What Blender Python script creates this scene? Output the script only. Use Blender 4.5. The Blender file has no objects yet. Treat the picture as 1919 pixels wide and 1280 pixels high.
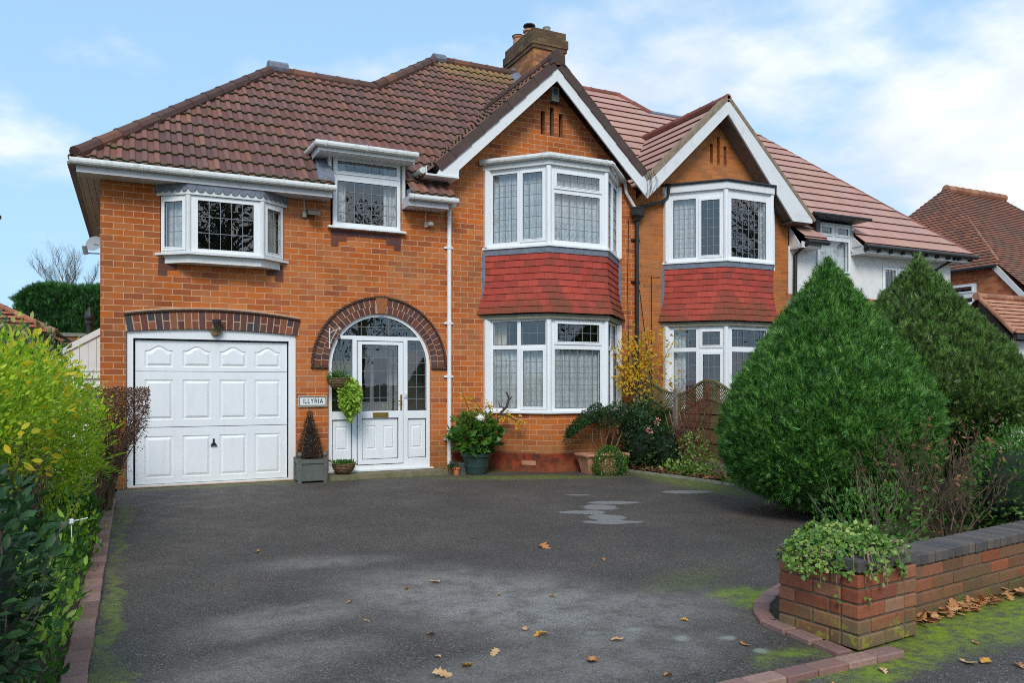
import bpy, bmesh, math, random
import numpy as np
from mathutils import Vector, Matrix
from mathutils.geometry import tessellate_polygon
random.seed(7); RNG = np.random.default_rng(11)
SC = bpy.context.scene
COL = SC.collection
PI = math.pi
# ---------------------------------------------------------------- camera
cam = bpy.data.cameras.new('camera'); co = bpy.data.objects.new('camera', cam); COL.objects.link(co)
cam.sensor_width = 36; cam.lens = 1480 / 1919 * 36; cam.shift_y = 78 / 1919; cam.clip_end = 2000; cam.clip_start = .05
co.location = (0, -11.8, 1.42); co.rotation_euler = (math.radians(90), 0, math.radians(-25.6))
SC.camera = co
SC.view_settings.view_transform = 'Standard'; SC.view_settings.look = 'None'
SC.view_settings.exposure = 0.64; SC.view_settings.gamma = 1
SC.cycles.filter_width = 1.0; SC.cycles.use_denoising = False
# ---------------------------------------------------------------- node helpers
def mth(nt, op, a, b=None, c=None, clamp=False):
    n = nt.nodes.new('ShaderNodeMath'); n.operation = op; n.use_clamp = clamp
    for i, v in enumerate((a, b, c)):
        if v is None: continue
        if isinstance(v, (int, float)): n.inputs[i].default_value = v
        else: nt.links.new(v, n.inputs[i])
    return n.outputs[0]
def setin(nt, sock, v):
    if isinstance(v, (int, float)): sock.default_value = v
    elif isinstance(v, (tuple, list)): sock.default_value = tuple(v) + ((1,) if len(v) == 3 and len(sock.default_value) == 4 else ())
    else: nt.links.new(v, sock)
def mixc(nt, f, a, b, blend='MIX'):
    n = nt.nodes.new('ShaderNodeMix'); n.data_type = 'RGBA'; n.blend_type = blend
    setin(nt, n.inputs[0], f); setin(nt, n.inputs[6], a); setin(nt, n.inputs[7], b)
    return n.outputs[2]
def noise(nt, vec, scale, detail=4, rough=.55, out=0):
    n = nt.nodes.new('ShaderNodeTexNoise'); n.inputs['Scale'].default_value = scale
    n.inputs['Detail'].default_value = detail; n.inputs['Roughness'].default_value = rough
    if vec is not None: nt.links.new(vec, n.inputs['Vector'])
    return n.outputs[out]
def ramp(nt, f, stops, interp='LINEAR'):
    n = nt.nodes.new('ShaderNodeValToRGB'); cr = n.color_ramp; cr.interpolation = interp
    while len(cr.elements) > 1: cr.elements.remove(cr.elements[-1])
    cr.elements[0].position = stops[0][0]; cr.elements[0].color = (*stops[0][1], 1)
    for p, c in stops[1:]:
        e = cr.elements.new(p); e.color = (*c, 1)
    nt.links.new(f, n.inputs[0]); return n.outputs[0]
def rng(nt, v, a, b, c=0., d=1., smooth=False):
    n = nt.nodes.new('ShaderNodeMapRange')
    if smooth: n.interpolation_type = 'SMOOTHSTEP'
    setin(nt, n.inputs[0], v)
    for i, x in enumerate((a, b, c, d)): n.inputs[i + 1].default_value = x
    return n.outputs[0]
def tex(nt, kind='Object'): return nt.nodes.new('ShaderNodeTexCoord').outputs[kind]
def mapping(nt, v, loc=(0, 0, 0), rot=(0, 0, 0), sc=(1, 1, 1)):
    n = nt.nodes.new('ShaderNodeMapping'); nt.links.new(v, n.inputs[0])
    n.inputs[1].default_value = loc; n.inputs[2].default_value = rot; n.inputs[3].default_value = sc
    return n.outputs[0]
def bump(nt, h, strength=.5, dist=.01, normal=None):
    n = nt.nodes.new('ShaderNodeBump'); n.inputs['Strength'].default_value = strength; n.inputs['Distance'].default_value = dist
    nt.links.new(h, n.inputs['Height'])
    if normal is not None: nt.links.new(normal, n.inputs['Normal'])
    return n.outputs[0]
def mat(name, col=None, rough=.6, spec=.5, metal=0., build=None, **k):
    m = bpy.data.materials.new(name); m.use_nodes = True; nt = m.node_tree; p = nt.nodes['Principled BSDF']
    p.inputs['Roughness'].default_value = rough; p.inputs['Metallic'].default_value = metal
    p.inputs['Specular IOR Level'].default_value = spec
    if col is not None: p.inputs['Base Color'].default_value = (*col, 1)
    if build: build(nt, p)
    return m
def L(nt, a, b): nt.links.new(a, b)
# ---------------------------------------------------------------- world and sun
SUN_EL, SUN_ROT = 40, 205     # degrees; sun azimuth measured clockwise from +Y
w = bpy.data.worlds.new("World"); SC.world = w; w.use_nodes = True
nt = w.node_tree; bg = nt.nodes['Background']
sky = nt.nodes.new('ShaderNodeTexSky'); sky.sky_type = 'NISHITA'; sky.sun_disc = False
sky.sun_elevation = math.radians(SUN_EL); sky.sun_rotation = math.radians(SUN_ROT)
sky.air_density = 1.0; sky.dust_density = 1.2; sky.ozone_density = 1.5
d = tex(nt, 'Generated'); sp = nt.nodes.new('ShaderNodeSeparateXYZ'); L(nt, d, sp.inputs[0])
zz = mth(nt, 'ADD', mth(nt, 'MAXIMUM', sp.outputs[2], 0.0), .22)
cb = nt.nodes.new('ShaderNodeCombineXYZ')
L(nt, mth(nt, 'DIVIDE', sp.outputs[0], zz), cb.inputs[0]); L(nt, mth(nt, 'DIVIDE', sp.outputs[1], zz), cb.inputs[1])
cv = mapping(nt, cb.outputs[0], loc=(5.3, 2.1, 0), sc=(1.15, 1.15, 1))
n1 = noise(nt, cv, 1.15, 9, .56); n2 = noise(nt, cv, .55, 3, .5)
bias = mth(nt, 'ADD', rng(nt, sp.outputs[0], -.25, .75, -.05, .07), rng(nt, sp.outputs[2], .30, .5, 0, -.06))
cm = mth(nt, 'ADD', mth(nt, 'ADD', mth(nt, 'MULTIPLY', n1, .62), mth(nt, 'MULTIPLY', n2, .38)), bias)
mask = rng(nt, cm, .485, .61, 0, 1, True)
shade = rng(nt, noise(nt, mapping(nt, cv, loc=(.12, .2, 0)), 1.6, 8, .6), .36, .62, 1, 0)
ccol = mixc(nt, shade, (.66, .73, .82), (.95, .97, 1.0))
K = 1 / .11
ccol = mixc(nt, 1.0, ccol, (K * .76, K * .76, K * .76), 'MULTIPLY')
hz = rng(nt, sp.outputs[2], 0, .6, .85, .62, True)
blue = mixc(nt, hz, mixc(nt, 1.0, sky.outputs[0], (1.25, 1.3, 1.2), 'MULTIPLY'), (K * .29, K * .475, K * .68))
L(nt, mixc(nt, mth(nt, 'MULTIPLY', mask, .93), blue, ccol), bg.inputs[0]); bg.inputs[1].default_value = .11
sl = bpy.data.lights.new('sun', 'SUN'); sl.energy = 1.35; sl.angle = math.radians(20); sl.color = (1, .96, .9)
so = bpy.data.objects.new('sun', sl); COL.objects.link(so)
az, el = math.radians(SUN_ROT), math.radians(SUN_EL)
sd = Vector((math.sin(az) * math.cos(el), math.cos(az) * math.cos(el), math.sin(el)))
so.rotation_euler = sd.to_track_quat('Z', 'Y').to_euler(); so.location = (0, -20, 20)
# ---------------------------------------------------------------- object helpers
def tag(o, label=None, cat=None, group=None, kind=None):
    if label: o['label'] = label
    if cat: o['category'] = cat
    if group: o['group'] = group
    if kind: o['kind'] = kind
    return o
def adopt(o, parent):
    if parent is not None:
        o.parent = parent
        if parent.type == 'EMPTY': o.location = -parent.location
def empty(name, loc, label, cat, group=None):
    o = bpy.data.objects.new(name, None); COL.objects.link(o); o.location = loc; o.empty_display_size = .1
    return tag(o, label, cat, group)
class PL:      # a vertical drawing plane: s along it, z up, d outwards
    def __init__(s, A, B=None, u=None):
        s.o = Vector((A[0], A[1], A[2] if len(A) > 2 else 0))
        if B is not None: u = (B[0] - A[0], B[1] - A[1])
        l = math.hypot(*u); s.u = Vector((u[0] / l, u[1] / l, 0)); s.n = Vector((s.u.y, -s.u.x, 0)); s.len = l
    def p(s, a, z, d=0): return s.o + s.u * a + s.n * d + Vector((0, 0, z))
FRONT = PL((0, 0), u=(1, 0))
class MB:
    def __init__(s): s.v = []; s.f = []; s.m = []; s.uv = {}
    def vert(s, *p): s.v.append(tuple(p[0]) if len(p) == 1 else tuple(p)); return len(s.v) - 1
    def face(s, idx, m=0, uv=None):
        if uv: s.uv[len(s.f)] = uv
        s.f.append(tuple(idx)); s.m.append(m)
    def pts(s, P, m=0, uv=None): s.face([s.vert(p) for p in P], m, uv)
    def hexa(s, c, m=0):   # 8 corners: bottom 4 ccw, top 4
        i = [s.vert(p) for p in c]
        for q in ((3, 2, 1, 0), (4, 5, 6, 7), (0, 1, 5, 4), (1, 2, 6, 5), (2, 3, 7, 6), (3, 0, 4, 7)): s.face([i[k] for k in q], m)
    def box(s, x0, x1, y0, y1, z0, z1, m=0):
        s.hexa([(x0, y0, z0), (x1, y0, z0), (x1, y1, z0), (x0, y1, z0), (x0, y0, z1), (x1, y0, z1), (x1, y1, z1), (x0, y1, z1)], m)
    def pbox(s, pl, a0, a1, z0, z1, d0, d1, m=0):
        s.hexa([pl.p(a0, z0, d1), pl.p(a1, z0, d1), pl.p(a1, z0, d0), pl.p(a0, z0, d0), pl.p(a0, z1, d1), pl.p(a1, z1, d1), pl.p(a1, z1, d0), pl.p(a0, z1, d0)], m)
    def cbox(s, M, sx, sy, sz, c=.004, m=0):   # chamfered box centred in matrix M
        hx, hy, hz = sx / 2, sy / 2, sz / 2
        P = {}
        for a in (-1, 1):
            for b in (-1, 1):
                for e in (-1, 1):
                    P[a, b, e, 0] = s.vert(M @ Vector((a * hx, b * (hy - c), e * (hz - c))))
                    P[a, b, e, 1] = s.vert(M @ Vector((a * (hx - c), b * hy, e * (hz - c))))
                    P[a, b, e, 2] = s.vert(M @ Vector((a * (hx - c), b * (hy - c), e * hz)))
        for a in (-1, 1):
            s.face([P[a, b, e, 0] for b, e in ((-1, -1), (1, -1), (1, 1), (-1, 1))], m)
            s.face([P[b, a, e, 1] for b, e in ((-1, -1), (1, -1), (1, 1), (-1, 1))], m)
            s.face([P[b, e, a, 2] for b, e in ((-1, -1), (1, -1), (1, 1), (-1, 1))], m)
            for b in (-1, 1):
                s.face([P[a, b, -1, 0], P[a, b, 1, 0], P[a, b, 1, 1], P[a, b, -1, 1]], m)
                s.face([P[a, -1, b, 0], P[a, 1, b, 0], P[a, 1, b, 2], P[a, -1, b, 2]], m)
                s.face([P[-1, a, b, 1], P[1, a, b, 1], P[1, a, b, 2], P[-1, a, b, 2]], m)
                for e in (-1, 1): s.face([P[a, b, e, 0], P[a, b, e, 1], P[a, b, e, 2]], m)
    def slab(s, fn, outer, holes, d0, d1, m=0):     # fn(a,b,d)->point
        loops = [[Vector((a, b, 0)) for a, b in lp] for lp in [outer] + list(holes)]
        tri = tessellate_polygon(loops); flat = [p for lp in loops for p in lp]
        i0 = [s.vert(fn(p.x, p.y, d0)) for p in flat]; i1 = [s.vert(fn(p.x, p.y, d1)) for p in flat]
        for t in tri: s.face([i0[k] for k in t], m); s.face([i1[k] for k in reversed(t)], m)
        b = 0
        for lp in loops:
            n = len(lp)
            for k in range(n):
                a, c = b + k, b + (k + 1) % n
                s.face([i0[a], i0[c], i1[c], i1[a]], m)
            b += n
    def tube(s, P, r, n=8, m=0, cap=True):
        P = [Vector(p) for p in P]; k = len(P); R = [r] * k if isinstance(r, (int, float)) else list(r)
        rings = []; ref = None
        for i in range(k):
            t = (P[min(i + 1, k - 1)] - P[max(i - 1, 0)])
            if t.length < 1e-9: t = Vector((0, 0, 1))
            t.normalize()
            if ref is None: ref = t.orthogonal()
            ref = (ref - t * ref.dot(t))
            if ref.length < 1e-6: ref = t.orthogonal()
            ref.normalize(); b = t.cross(ref)
            rings.append([s.vert(P[i] + (ref * math.cos(2 * PI * j / n) + b * math.sin(2 * PI * j / n)) * R[i]) for j in range(n)])
        for i in range(k - 1):
            for j in range(n):
                s.face([rings[i][j], rings[i][(j + 1) % n], rings[i + 1][(j + 1) % n], rings[i + 1][j]], m)
        if cap: s.face(rings[0][::-1], m); s.face(rings[-1], m)
    def lathe(s, c, prof, n=20, m=0, sx=1, sy=1):
        c = Vector(c); rings = [[s.vert(c + Vector((math.cos(2 * PI * j / n) * r * sx, math.sin(2 * PI * j / n) * r * sy, z))) for j in range(n)] for r, z in prof]
        for i in range(len(prof) - 1):
            for j in range(n): s.face([rings[i][j], rings[i][(j + 1) % n], rings[i + 1][(j + 1) % n], rings[i + 1][j]], m)
        s.face(rings[0][::-1], m); s.face(rings[-1], m)
    def build(s, name, mats, parent=None, label=None, cat=None, group=None, kind=None, smooth=False, recalc=True):
        me = bpy.data.meshes.new(name); me.from_pydata(s.v, [], s.f)
        if not isinstance(mats, (list, tuple)): mats = [mats]
        for q in mats: me.materials.append(q)
        me.polygons.foreach_set('material_index', s.m)
        if recalc:
            bm = bmesh.new(); bm.from_mesh(me); bmesh.ops.recalc_face_normals(bm, faces=bm.faces); bm.to_mesh(me); bm.free()
        if smooth: me.polygons.foreach_set('use_smooth', [True] * len(me.polygons))
        uvl = me.uv_layers.new(name='UVMap'); nl = len(me.loops); U = np.zeros((nl, 2))
        co_ = np.empty(len(me.vertices) * 3); me.vertices.foreach_get('co', co_); co_ = co_.reshape(-1, 3)
        for i, pg in enumerate(me.polygons):
            ex = s.uv.get(i) if not recalc else None
            n_ = pg.normal
            if ex is not None:
                for k, li in enumerate(pg.loop_indices): U[li] = ex[k]
            elif abs(n_.z) > .75:
                for li in pg.loop_indices: U[li] = co_[me.loops[li].vertex_index][:2]
            else:
                t = Vector((-n_.y, n_.x, 0))
                if t.length < 1e-6: t = Vector((1, 0, 0))
                t.normalize()
                if abs(t.x) > .98: t = Vector((1, 0, 0))
                for li in pg.loop_indices:
                    c_ = co_[me.loops[li].vertex_index]; U[li] = (c_[0] * t.x + c_[1] * t.y, c_[2])
        uvl.data.foreach_set('uv', U.ravel())
        o = bpy.data.objects.new(name, me); COL.objects.link(o); adopt(o, parent)
        return tag(o, label, cat, group, kind)
def fx(pl): return lambda a, z, d: pl.p(a, z, d)
def rect(a0, a1, z0, z1): return [(a0, z0), (a1, z0), (a1, z1), (a0, z1)]
def arc(cx, cz, r, a0, a1, n): return [(cx + r * math.cos(math.radians(a0 + (a1 - a0) * i / n)), cz + r * math.sin(math.radians(a0 + (a1 - a0) * i / n))) for i in range(n + 1)]
# ---------------------------------------------------------------- foliage helpers
def build_np(name, V, F, mi, mats, parent=None, label=None, cat=None, group=None, kind=None, smooth=False):
    me = bpy.data.meshes.new(name); V = np.asarray(V, dtype=np.float32); F = np.asarray(F, dtype=np.int32); k = F.shape[1]
    me.vertices.add(len(V)); me.vertices.foreach_set('co', V.ravel())
    me.loops.add(F.size); me.loops.foreach_set('vertex_index', F.ravel())
    me.polygons.add(len(F)); me.polygons.foreach_set('loop_start', np.arange(0, F.size, k, dtype=np.int32))
    me.polygons.foreach_set('loop_total', np.full(len(F), k, dtype=np.int32))
    if not isinstance(mats, (list, tuple)): mats = [mats]
    for q in mats: me.materials.append(q)
    if mi is not None: me.polygons.foreach_set('material_index', np.asarray(mi, dtype=np.int32))
    if smooth: me.polygons.foreach_set('use_smooth', np.ones(len(F), dtype=bool))
    me.update(calc_edges=True)
    o = bpy.data.objects.new(name, me); COL.objects.link(o); adopt(o, parent)
    return tag(o, label, cat, group, kind)
def nrm(a): return a / np.maximum(np.linalg.norm(a, axis=1, keepdims=True), 1e-9)
def rand_dir(n): return nrm(RNG.normal(size=(n, 3)))
def leaves(name, P, Dr, Nr, S, tmpl, mats, parent=None, mi=None, **k):
    tv, tf = tmpl; tv = np.array(tv, float); tf = np.array(tf, int); n = len(P)
    Dr = nrm(Dr); B = nrm(np.cross(Nr, Dr)); N2 = np.cross(Dr, B); S = np.asarray(S).reshape(n, 1, 1)
    V = P[:, None, :] + S * (tv[None, :, 0:1] * Dr[:, None, :] + tv[None, :, 1:2] * B[:, None, :] + tv[None, :, 2:3] * N2[:, None, :])
    F = tf[None] + (np.arange(n) * len(tv))[:, None, None]
    mm = None if mi is None else np.repeat(mi, len(tf))
    return build_np(name, V.reshape(-1, 3), F.reshape(-1, 3), mm, mats, parent, **k)
T_LEAF = ([(0, 0, 0), (.3, .2, .05), (.65, .2, .06), (1, 0, -.04), (.65, -.2, .06), (.3, -.2, .05), (.5, 0, 0)],
          [(0, 6, 1), (1, 6, 2), (2, 6, 3), (0, 5, 6), (5, 4, 6), (4, 3, 6)])
T_SMALL = ([(0, 0, 0), (.5, .26, .06), (1, 0, 0), (.5, -.26, .06)], [(0, 2, 1), (0, 3, 2)])
T_NEEDLE = ([(0, .03, 0), (1, 0, 0), (0, -.03, 0)], [(0, 2, 1)])
def t_spray():
    v = []; f = []
    for (x, a, l, wd) in ((0, 0, 1, .10), (.08, 38, .5, .10), (.08, -38, .5, .10), (.28, 34, .5, .09), (.28, -34, .5, .09), (.5, 30, .4, .08), (.5, -30, .4, .08)):
        c, s_ = math.cos(math.radians(a)), math.sin(math.radians(a)); b = len(v)
        zb = -.12 * abs(math.sin(math.radians(a)))
        v += [(x - s_ * wd / 2, c * wd / 2, 0), (x + c * l, s_ * l, zb), (x + s_ * wd / 2, -c * wd / 2, 0)]
        f.append((b, b + 2, b + 1))
    return v, f
T_SPRAY = t_spray()
def t_star(r):
    v = [(0.35, 0, .03)]; n = len(r)
    for i, (x, y) in enumerate(r): v.append((x, y, 0))
    return v, [(0, i + 1, (i + 1) % n + 1) for i in range(n)]
T_IVY = t_star([(0, 0), (.02, -.3), (.3, -.28), (.42, -.5), (.6, -.22), (1, 0), (.6, .22), (.42, .5), (.3, .28), (.02, .3)])
T_OAK = t_star([(0, 0), (.12, -.12), (.2, -.28), (.3, -.14), (.42, -.36), (.52, -.16), (.66, -.34), (.74, -.14), (.9, -.18), (1, 0), (.9, .2), (.74, .14), (.64, .32), (.52, .15), (.4, .38), (.3, .14), (.18, .26), (.12, .1)])
def t_fern():
    v = []; f = []
    for i in range(11):
        x = .1 + i * .08; l = .30 * math.sin(PI * (.18 + .8 * i / 11)); z = -.35 * x * x
        for s_ in (1, -1):
            b = len(v); v += [(x, 0, z), (x + .07, 0, z - .01), (x + .09, s_ * l, z - .03)]; f.append((b, b + 1, b + 2) if s_ > 0 else (b, b + 2, b + 1))
    return v, f
T_FERN = t_fern()
def on_profile(n, c, prof, jitter=.03, lump=.04):   # prof: list of (z, r); area-weighted surface of revolution
    z = np.array([p[0] for p in prof]); r = np.array([p[1] for p in prof])
    zz = np.linspace(z[0], z[-1], 400); rr = np.interp(zz, z, r); w_ = np.maximum(rr, .05); w_ = w_ / w_.sum()
    Z = zz[RNG.choice(400, n, p=w_)] + RNG.uniform(-.5, .5, n) * (zz[1] - zz[0]); A = RNG.uniform(0, 2 * PI, n); R = np.interp(Z, z, r)
    dr = (np.interp(Z + .03, z, r) - np.interp(Z - .03, z, r)) / .06
    lm = lump * (np.sin(A * 5 + Z * 4) * .5 + np.sin(A * 9 - Z * 7 + 1) * .3 + np.sin(A * 17 + Z * 15) * .3)
    R2 = R * (1 + lm * .5) + lm * .3 + RNG.normal(0, jitter, n)
    N = nrm(np.stack([np.cos(A), np.sin(A), -dr], 1))
    P = np.stack([c[0] + R2 * np.cos(A), c[1] + R2 * np.sin(A), c[2] + Z], 1)
    return P, N
def on_ellipsoid(n, c, r, shell=.25):
    D = rand_dir(n); k = 1 - shell * RNG.random(n) ** 1.5
    k = k * (1 + .10 * np.sin(D[:, 0] * 7 + D[:, 2] * 5) + .07 * np.sin(D[:, 1] * 11 + D[:, 2] * 9))
    P = np.array(c) + D * np.array(r) * k[:, None]; return P, nrm(D / np.array(r))
def blend_dir(N, up=.6, rnd=.5, out=1.): return nrm(N * out + np.array([0, 0, up]) + RNG.normal(size=N.shape) * rnd)
def twigs(mb, base, n, h, spread, r=.008, lv=2, curve=.25, m=0, top=None):
    for i in range(n):
        a = random.uniform(0, 2 * PI); s_ = random.uniform(0, spread); p = Vector(base) + Vector((math.cos(a) * s_ * .25, math.sin(a) * s_ * .25, 0))
        hh = h * random.uniform(.6, 1.05); e = Vector((math.cos(a) * s_, math.sin(a) * s_, hh))
        pts = [p + e * t + Vector((random.uniform(-1, 1), random.uniform(-1, 1), 0)) * curve * .12 * h * math.sin(PI * t) for t in (0, .25, .5, .75, 1)]
        mb.tube(pts, [r, r * .85, r * .65, r * .45, r * .2], 5, m)
        if lv > 0:
            for t in (.35, .5, .62, .75, .88):
                for _ in range(2 if lv > 1 else 1):
                    q = pts[0].lerp(pts[-1], t); dd = (e.normalized() + Vector((random.uniform(-1, 1), random.uniform(-1, 1), random.uniform(-.3, .8))) * .8).normalized()
                    l = h * random.uniform(.12, .3); mid = q + dd * l * .5 + Vector((0, 0, .06 * l))
                    mb.tube([q, mid, q + dd * l], [r * .4, r * .3, r * .12], 4, m)
                    if lv > 1:
                        d2 = (dd + Vector((random.uniform(-1, 1), random.uniform(-1, 1), random.uniform(-.2, 1))) * .8).normalized()
                        mb.tube([mid, mid + d2 * l * .6], [r * .25, r * .1], 3, m)
# ---------------------------------------------------------------- materials
def brickmat(name, cols, mortar, bw=.243, bh=.085, stain=.35, grime=None, rough=.85, ms=.0075, bmp=.6, plinth=None, fade=(.42, .24, .13)):
    def b(nt, p):
        uv = tex(nt, 'UV'); wob = mixc(nt, .004, uv, noise(nt, uv, 9, 2, .5, 1), 'ADD')
        bk = nt.nodes.new('ShaderNodeTexBrick'); L(nt, wob, bk.inputs[0])
        bk.offset = .5; bk.inputs['Color1'].default_value = (0, 0, 0, 1); bk.inputs['Color2'].default_value = (1, 1, 1, 1); bk.inputs['Mortar'].default_value = (0, 0, 0, 1)
        bk.inputs['Scale'].default_value = 1; bk.inputs['Mortar Size'].default_value = ms; bk.inputs['Mortar Smooth'].default_value = .25
        bk.inputs['Brick Width'].default_value = bw; bk.inputs['Row Height'].default_value = bh; bk.inputs['Bias'].default_value = 0
        o = tex(nt)
        k = len(cols); c = ramp(nt, bk.outputs[0], [((i + .5) / k, q) for i, q in enumerate(cols)])
        fine = noise(nt, o, 60, 4, .65); c = mixc(nt, rng(nt, fine, .35, .65, .0, .6), c, mixc(nt, .5, c, (.12, .05, .02)))
        drag = noise(nt, mapping(nt, o, sc=(1, 1, 5)), 14, 3, .6); c = mixc(nt, rng(nt, drag, .48, .75, 0, .5), c, mixc(nt, .5, c, fade))
        big = noise(nt, mapping(nt, o, sc=(1, 1, 1.6)), 1.1, 5, .62)
        c = mixc(nt, rng(nt, big, .45, .75, 0, stain), c, fade)
        big2 = noise(nt, mapping(nt, o, loc=(7, 3, 1)), .8, 5, .65)
        c = mixc(nt, rng(nt, big2, .50, .70, 0, .6), c, mixc(nt, 1, c, (.55, .5, .45), 'MULTIPLY'))
        stk = noise(nt, mapping(nt, o, sc=(3.2, 3.2, .35)), 2.2, 5, .65); c = mixc(nt, rng(nt, stk, .54, .72, 0, .45), c, (.22, .13, .065))
        mo = mixc(nt, rng(nt, big, .3, .7, 0, .6), mortar, tuple(x * .6 for x in mortar))
        c = mixc(nt, mth(nt, 'MULTIPLY', bk.outputs[1], mth(nt, 'MULTIPLY_ADD', noise(nt, o, 7, 4, .6), .9, .38, clamp=True)), c, mo)
        sp_ = nt.nodes.new('ShaderNodeSeparateXYZ'); L(nt, o, sp_.inputs[0]); zc = sp_.outputs[2]
        zn = mth(nt, 'ADD', zc, mth(nt, 'MULTIPLY', mth(nt, 'SUBTRACT', noise(nt, o, 3, 4), .5), .5))
        g = rng(nt, zn, .0, .75, .55, 0, True); c = mixc(nt, g, c, (.13, .10, .035))
        if plinth:
            pz = mth(nt, 'MULTIPLY', rng(nt, zc, .295, .30, 1, 0), rng(nt, sp_.outputs[0], 4.60, 4.61)); pc = mixc(nt, rng(nt, noise(nt, o, 6, 5, .7), .45, .62), plinth, (.09, .035, .02))
            c = mixc(nt, mth(nt, 'MULTIPLY', pz, rng(nt, zn, .0, .2, .6, 1)), c, pc)
        L(nt, c, p.inputs['Base Color'])
        h = mth(nt, 'ADD', mth(nt, 'MULTIPLY', bk.outputs[1], -1.0), mth(nt, 'MULTIPLY', fine, .35))
        L(nt, bump(nt, h, bmp, .008), p.inputs['Normal'])
    return mat(name, rough=rough, spec=.25, build=b)
BR = [(.60, .142, .020), (.66, .168, .026), (.48, .112, .022), (.64, .21, .06), (.62, .150, .024), (.34, .085, .034), (.68, .170, .024), (.50, .165, .06), (.62, .128, .018), (.42, .11, .038)]
M_brick = brickmat('orange_brick', BR, (.70, .42, .25), plinth=(.30, .045, .02), stain=.5, fade=(.48, .22, .10), ms=.006)
M_brickN = brickmat('painted_orange_brick', [(.58, .17, .03), (.62, .20, .04), (.48, .13, .028), (.54, .19, .06), (.40, .12, .035), (.60, .18, .035)], (.50, .22, .09), stain=.5, bmp=.7, ms=.009)
M_brick3 = brickmat('red_orange_brick', [(.52, .11, .035), (.60, .17, .06), (.66, .24, .10), (.45, .09, .03)], (.50, .28, .18), stain=.1)
M_chim = brickmat('weathered_chimney_brick', [(.48, .16, .05), (.55, .24, .07), (.36, .12, .05), (.26, .10, .05)], (.30, .22, .13), stain=.6, fade=(.22, .15, .07))
M_chimtop = brickmat('mossy_corbel_brick', [(.13, .065, .05), (.17, .08, .055), (.09, .05, .04), (.20, .12, .06)], (.10, .09, .05), stain=.6, fade=(.10, .09, .035))
M_redbrick = brickmat('dark_red_wall_brick', [(.22, .06, .035), (.3, .09, .05)], (.3, .22, .16))
def voussoir(name, cols):
    def b(nt, p):
        r = nt.nodes.new('ShaderNodeNewGeometry').outputs['Random Per Island']; k = len(cols)
        c = ramp(nt, r, [(i / k, q) for i, q in enumerate(cols)], 'CONSTANT'); o = tex(nt)
        f = noise(nt, o, 45, 5, .65); c = mixc(nt, rng(nt, f, .35, .75, 0, .6), c, mixc(nt, .6, c, (.03, .02, .015)))
        g = noise(nt, o, 5, 5, .6); c = mixc(nt, rng(nt, g, .5, .75, 0, .35), c, (.16, .14, .10))
        L(nt, c, p.inputs['Base Color']); L(nt, bump(nt, f, .4, .004), p.inputs['Normal'])
    return mat(name, rough=.75, spec=.3, build=b)
M_vous = voussoir('brown_arch_brick', [(.13, .045, .035), (.16, .05, .035), (.10, .04, .04), (.19, .06, .035), (.12, .05, .05)])
M_vousG = voussoir('mixed_soldier_brick', [(.13, .045, .035), (.24, .07, .04), (.08, .05, .055), (.17, .05, .035), (.30, .10, .05), (.14, .06, .05), (.055, .06, .075), (.27, .09, .045)])
def noisy(name, c1, c2, scale=12, rough=.7, bs=.2, bd=.003, spec=.4, detail=5, lo=.35, hi=.7, metal=0):
    def b(nt, p):
        o = tex(nt); f = noise(nt, o, scale, detail, .6); L(nt, mixc(nt, rng(nt, f, lo, hi), c1, c2), p.inputs['Base Color'])
        if bs: L(nt, bump(nt, f, bs, bd), p.inputs['Normal'])
    return mat(name, rough=rough, spec=spec, build=b, metal=metal)
M_mortar = noisy('sandy_mortar', (.62, .40, .26), (.46, .28, .17), 30)
M_rope = noisy('dark_rope_moulding', (.07, .035, .025), (.13, .07, .045), 60, bs=.5)
M_key = noisy('keystone_brick', (.40, .15, .05), (.28, .10, .04), 40)
def _wh(nt, p):
    o = tex(nt); a = noise(nt, mapping(nt, o, sc=(1, 1, .25)), 9, 6, .65); c = mixc(nt, rng(nt, a, .5, .8, 0, .55), (.84, .85, .86), (.68, .68, .66))
    f = noise(nt, o, 70, 3, .6); c = mixc(nt, rng(nt, f, .62, .8, 0, .4), c, (.55, .54, .50)); s = nt.nodes.new('ShaderNodeSeparateXYZ'); L(nt, o, s.inputs[0])
    z = mth(nt, 'ADD', s.outputs[2], mth(nt, 'MULTIPLY', a, .35)); c = mixc(nt, rng(nt, z, .12, .42, .35, 0, True), c, (.45, .44, .36)); L(nt, c, p.inputs['Base Color']); L(nt, rng(nt, a, .3, .8, .28, .5), p.inputs['Roughness'])
M_white = mat('white_upvc', rough=.35, build=_wh)
M_fascia = noisy('lilac_grey_fascia', (.60, .58, .60), (.46, .45, .46), 5, .55, 0, lo=.45, hi=.9)
M_white2 = noisy('white_fascia_board', (.74, .74, .73), (.55, .55, .52), 5, .5, 0, lo=.5, hi=.95)
M_barge = noisy('flaking_white_paint', (.78, .78, .77), (.35, .33, .29), 22, .6, .3, .002, detail=9, lo=.60, hi=.74)
M_gut = noisy('weathered_white_gutter', (.70, .70, .67), (.34, .35, .29), 14, .5, 0, detail=8, lo=.5, hi=.8)
M_black = noisy('black_plastic', (.015, .015, .017), (.03, .03, .03), 20, .4, 0)
M_lead = noisy('grey_lead', (.13, .15, .19), (.22, .24, .29), 16, .55, .3, .004)
M_dark = mat('dark_recess', (.012, .011, .010), .9)
M_gasket = mat('dark_gasket', (.02, .022, .025), .6)
M_came = mat('lead_came', (.22, .23, .25), .45, metal=.3)
M_render = noisy('white_render', (.80, .77, .74), (.70, .67, .64), 5, .85, .15, .003, lo=.4, hi=.8)
M_brass = mat('brass', (.42, .27, .07), .35, metal=.85)
M_room = noisy('room_plaster', (.30, .27, .22), (.24, .21, .17), 2, .9, 0)
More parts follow.
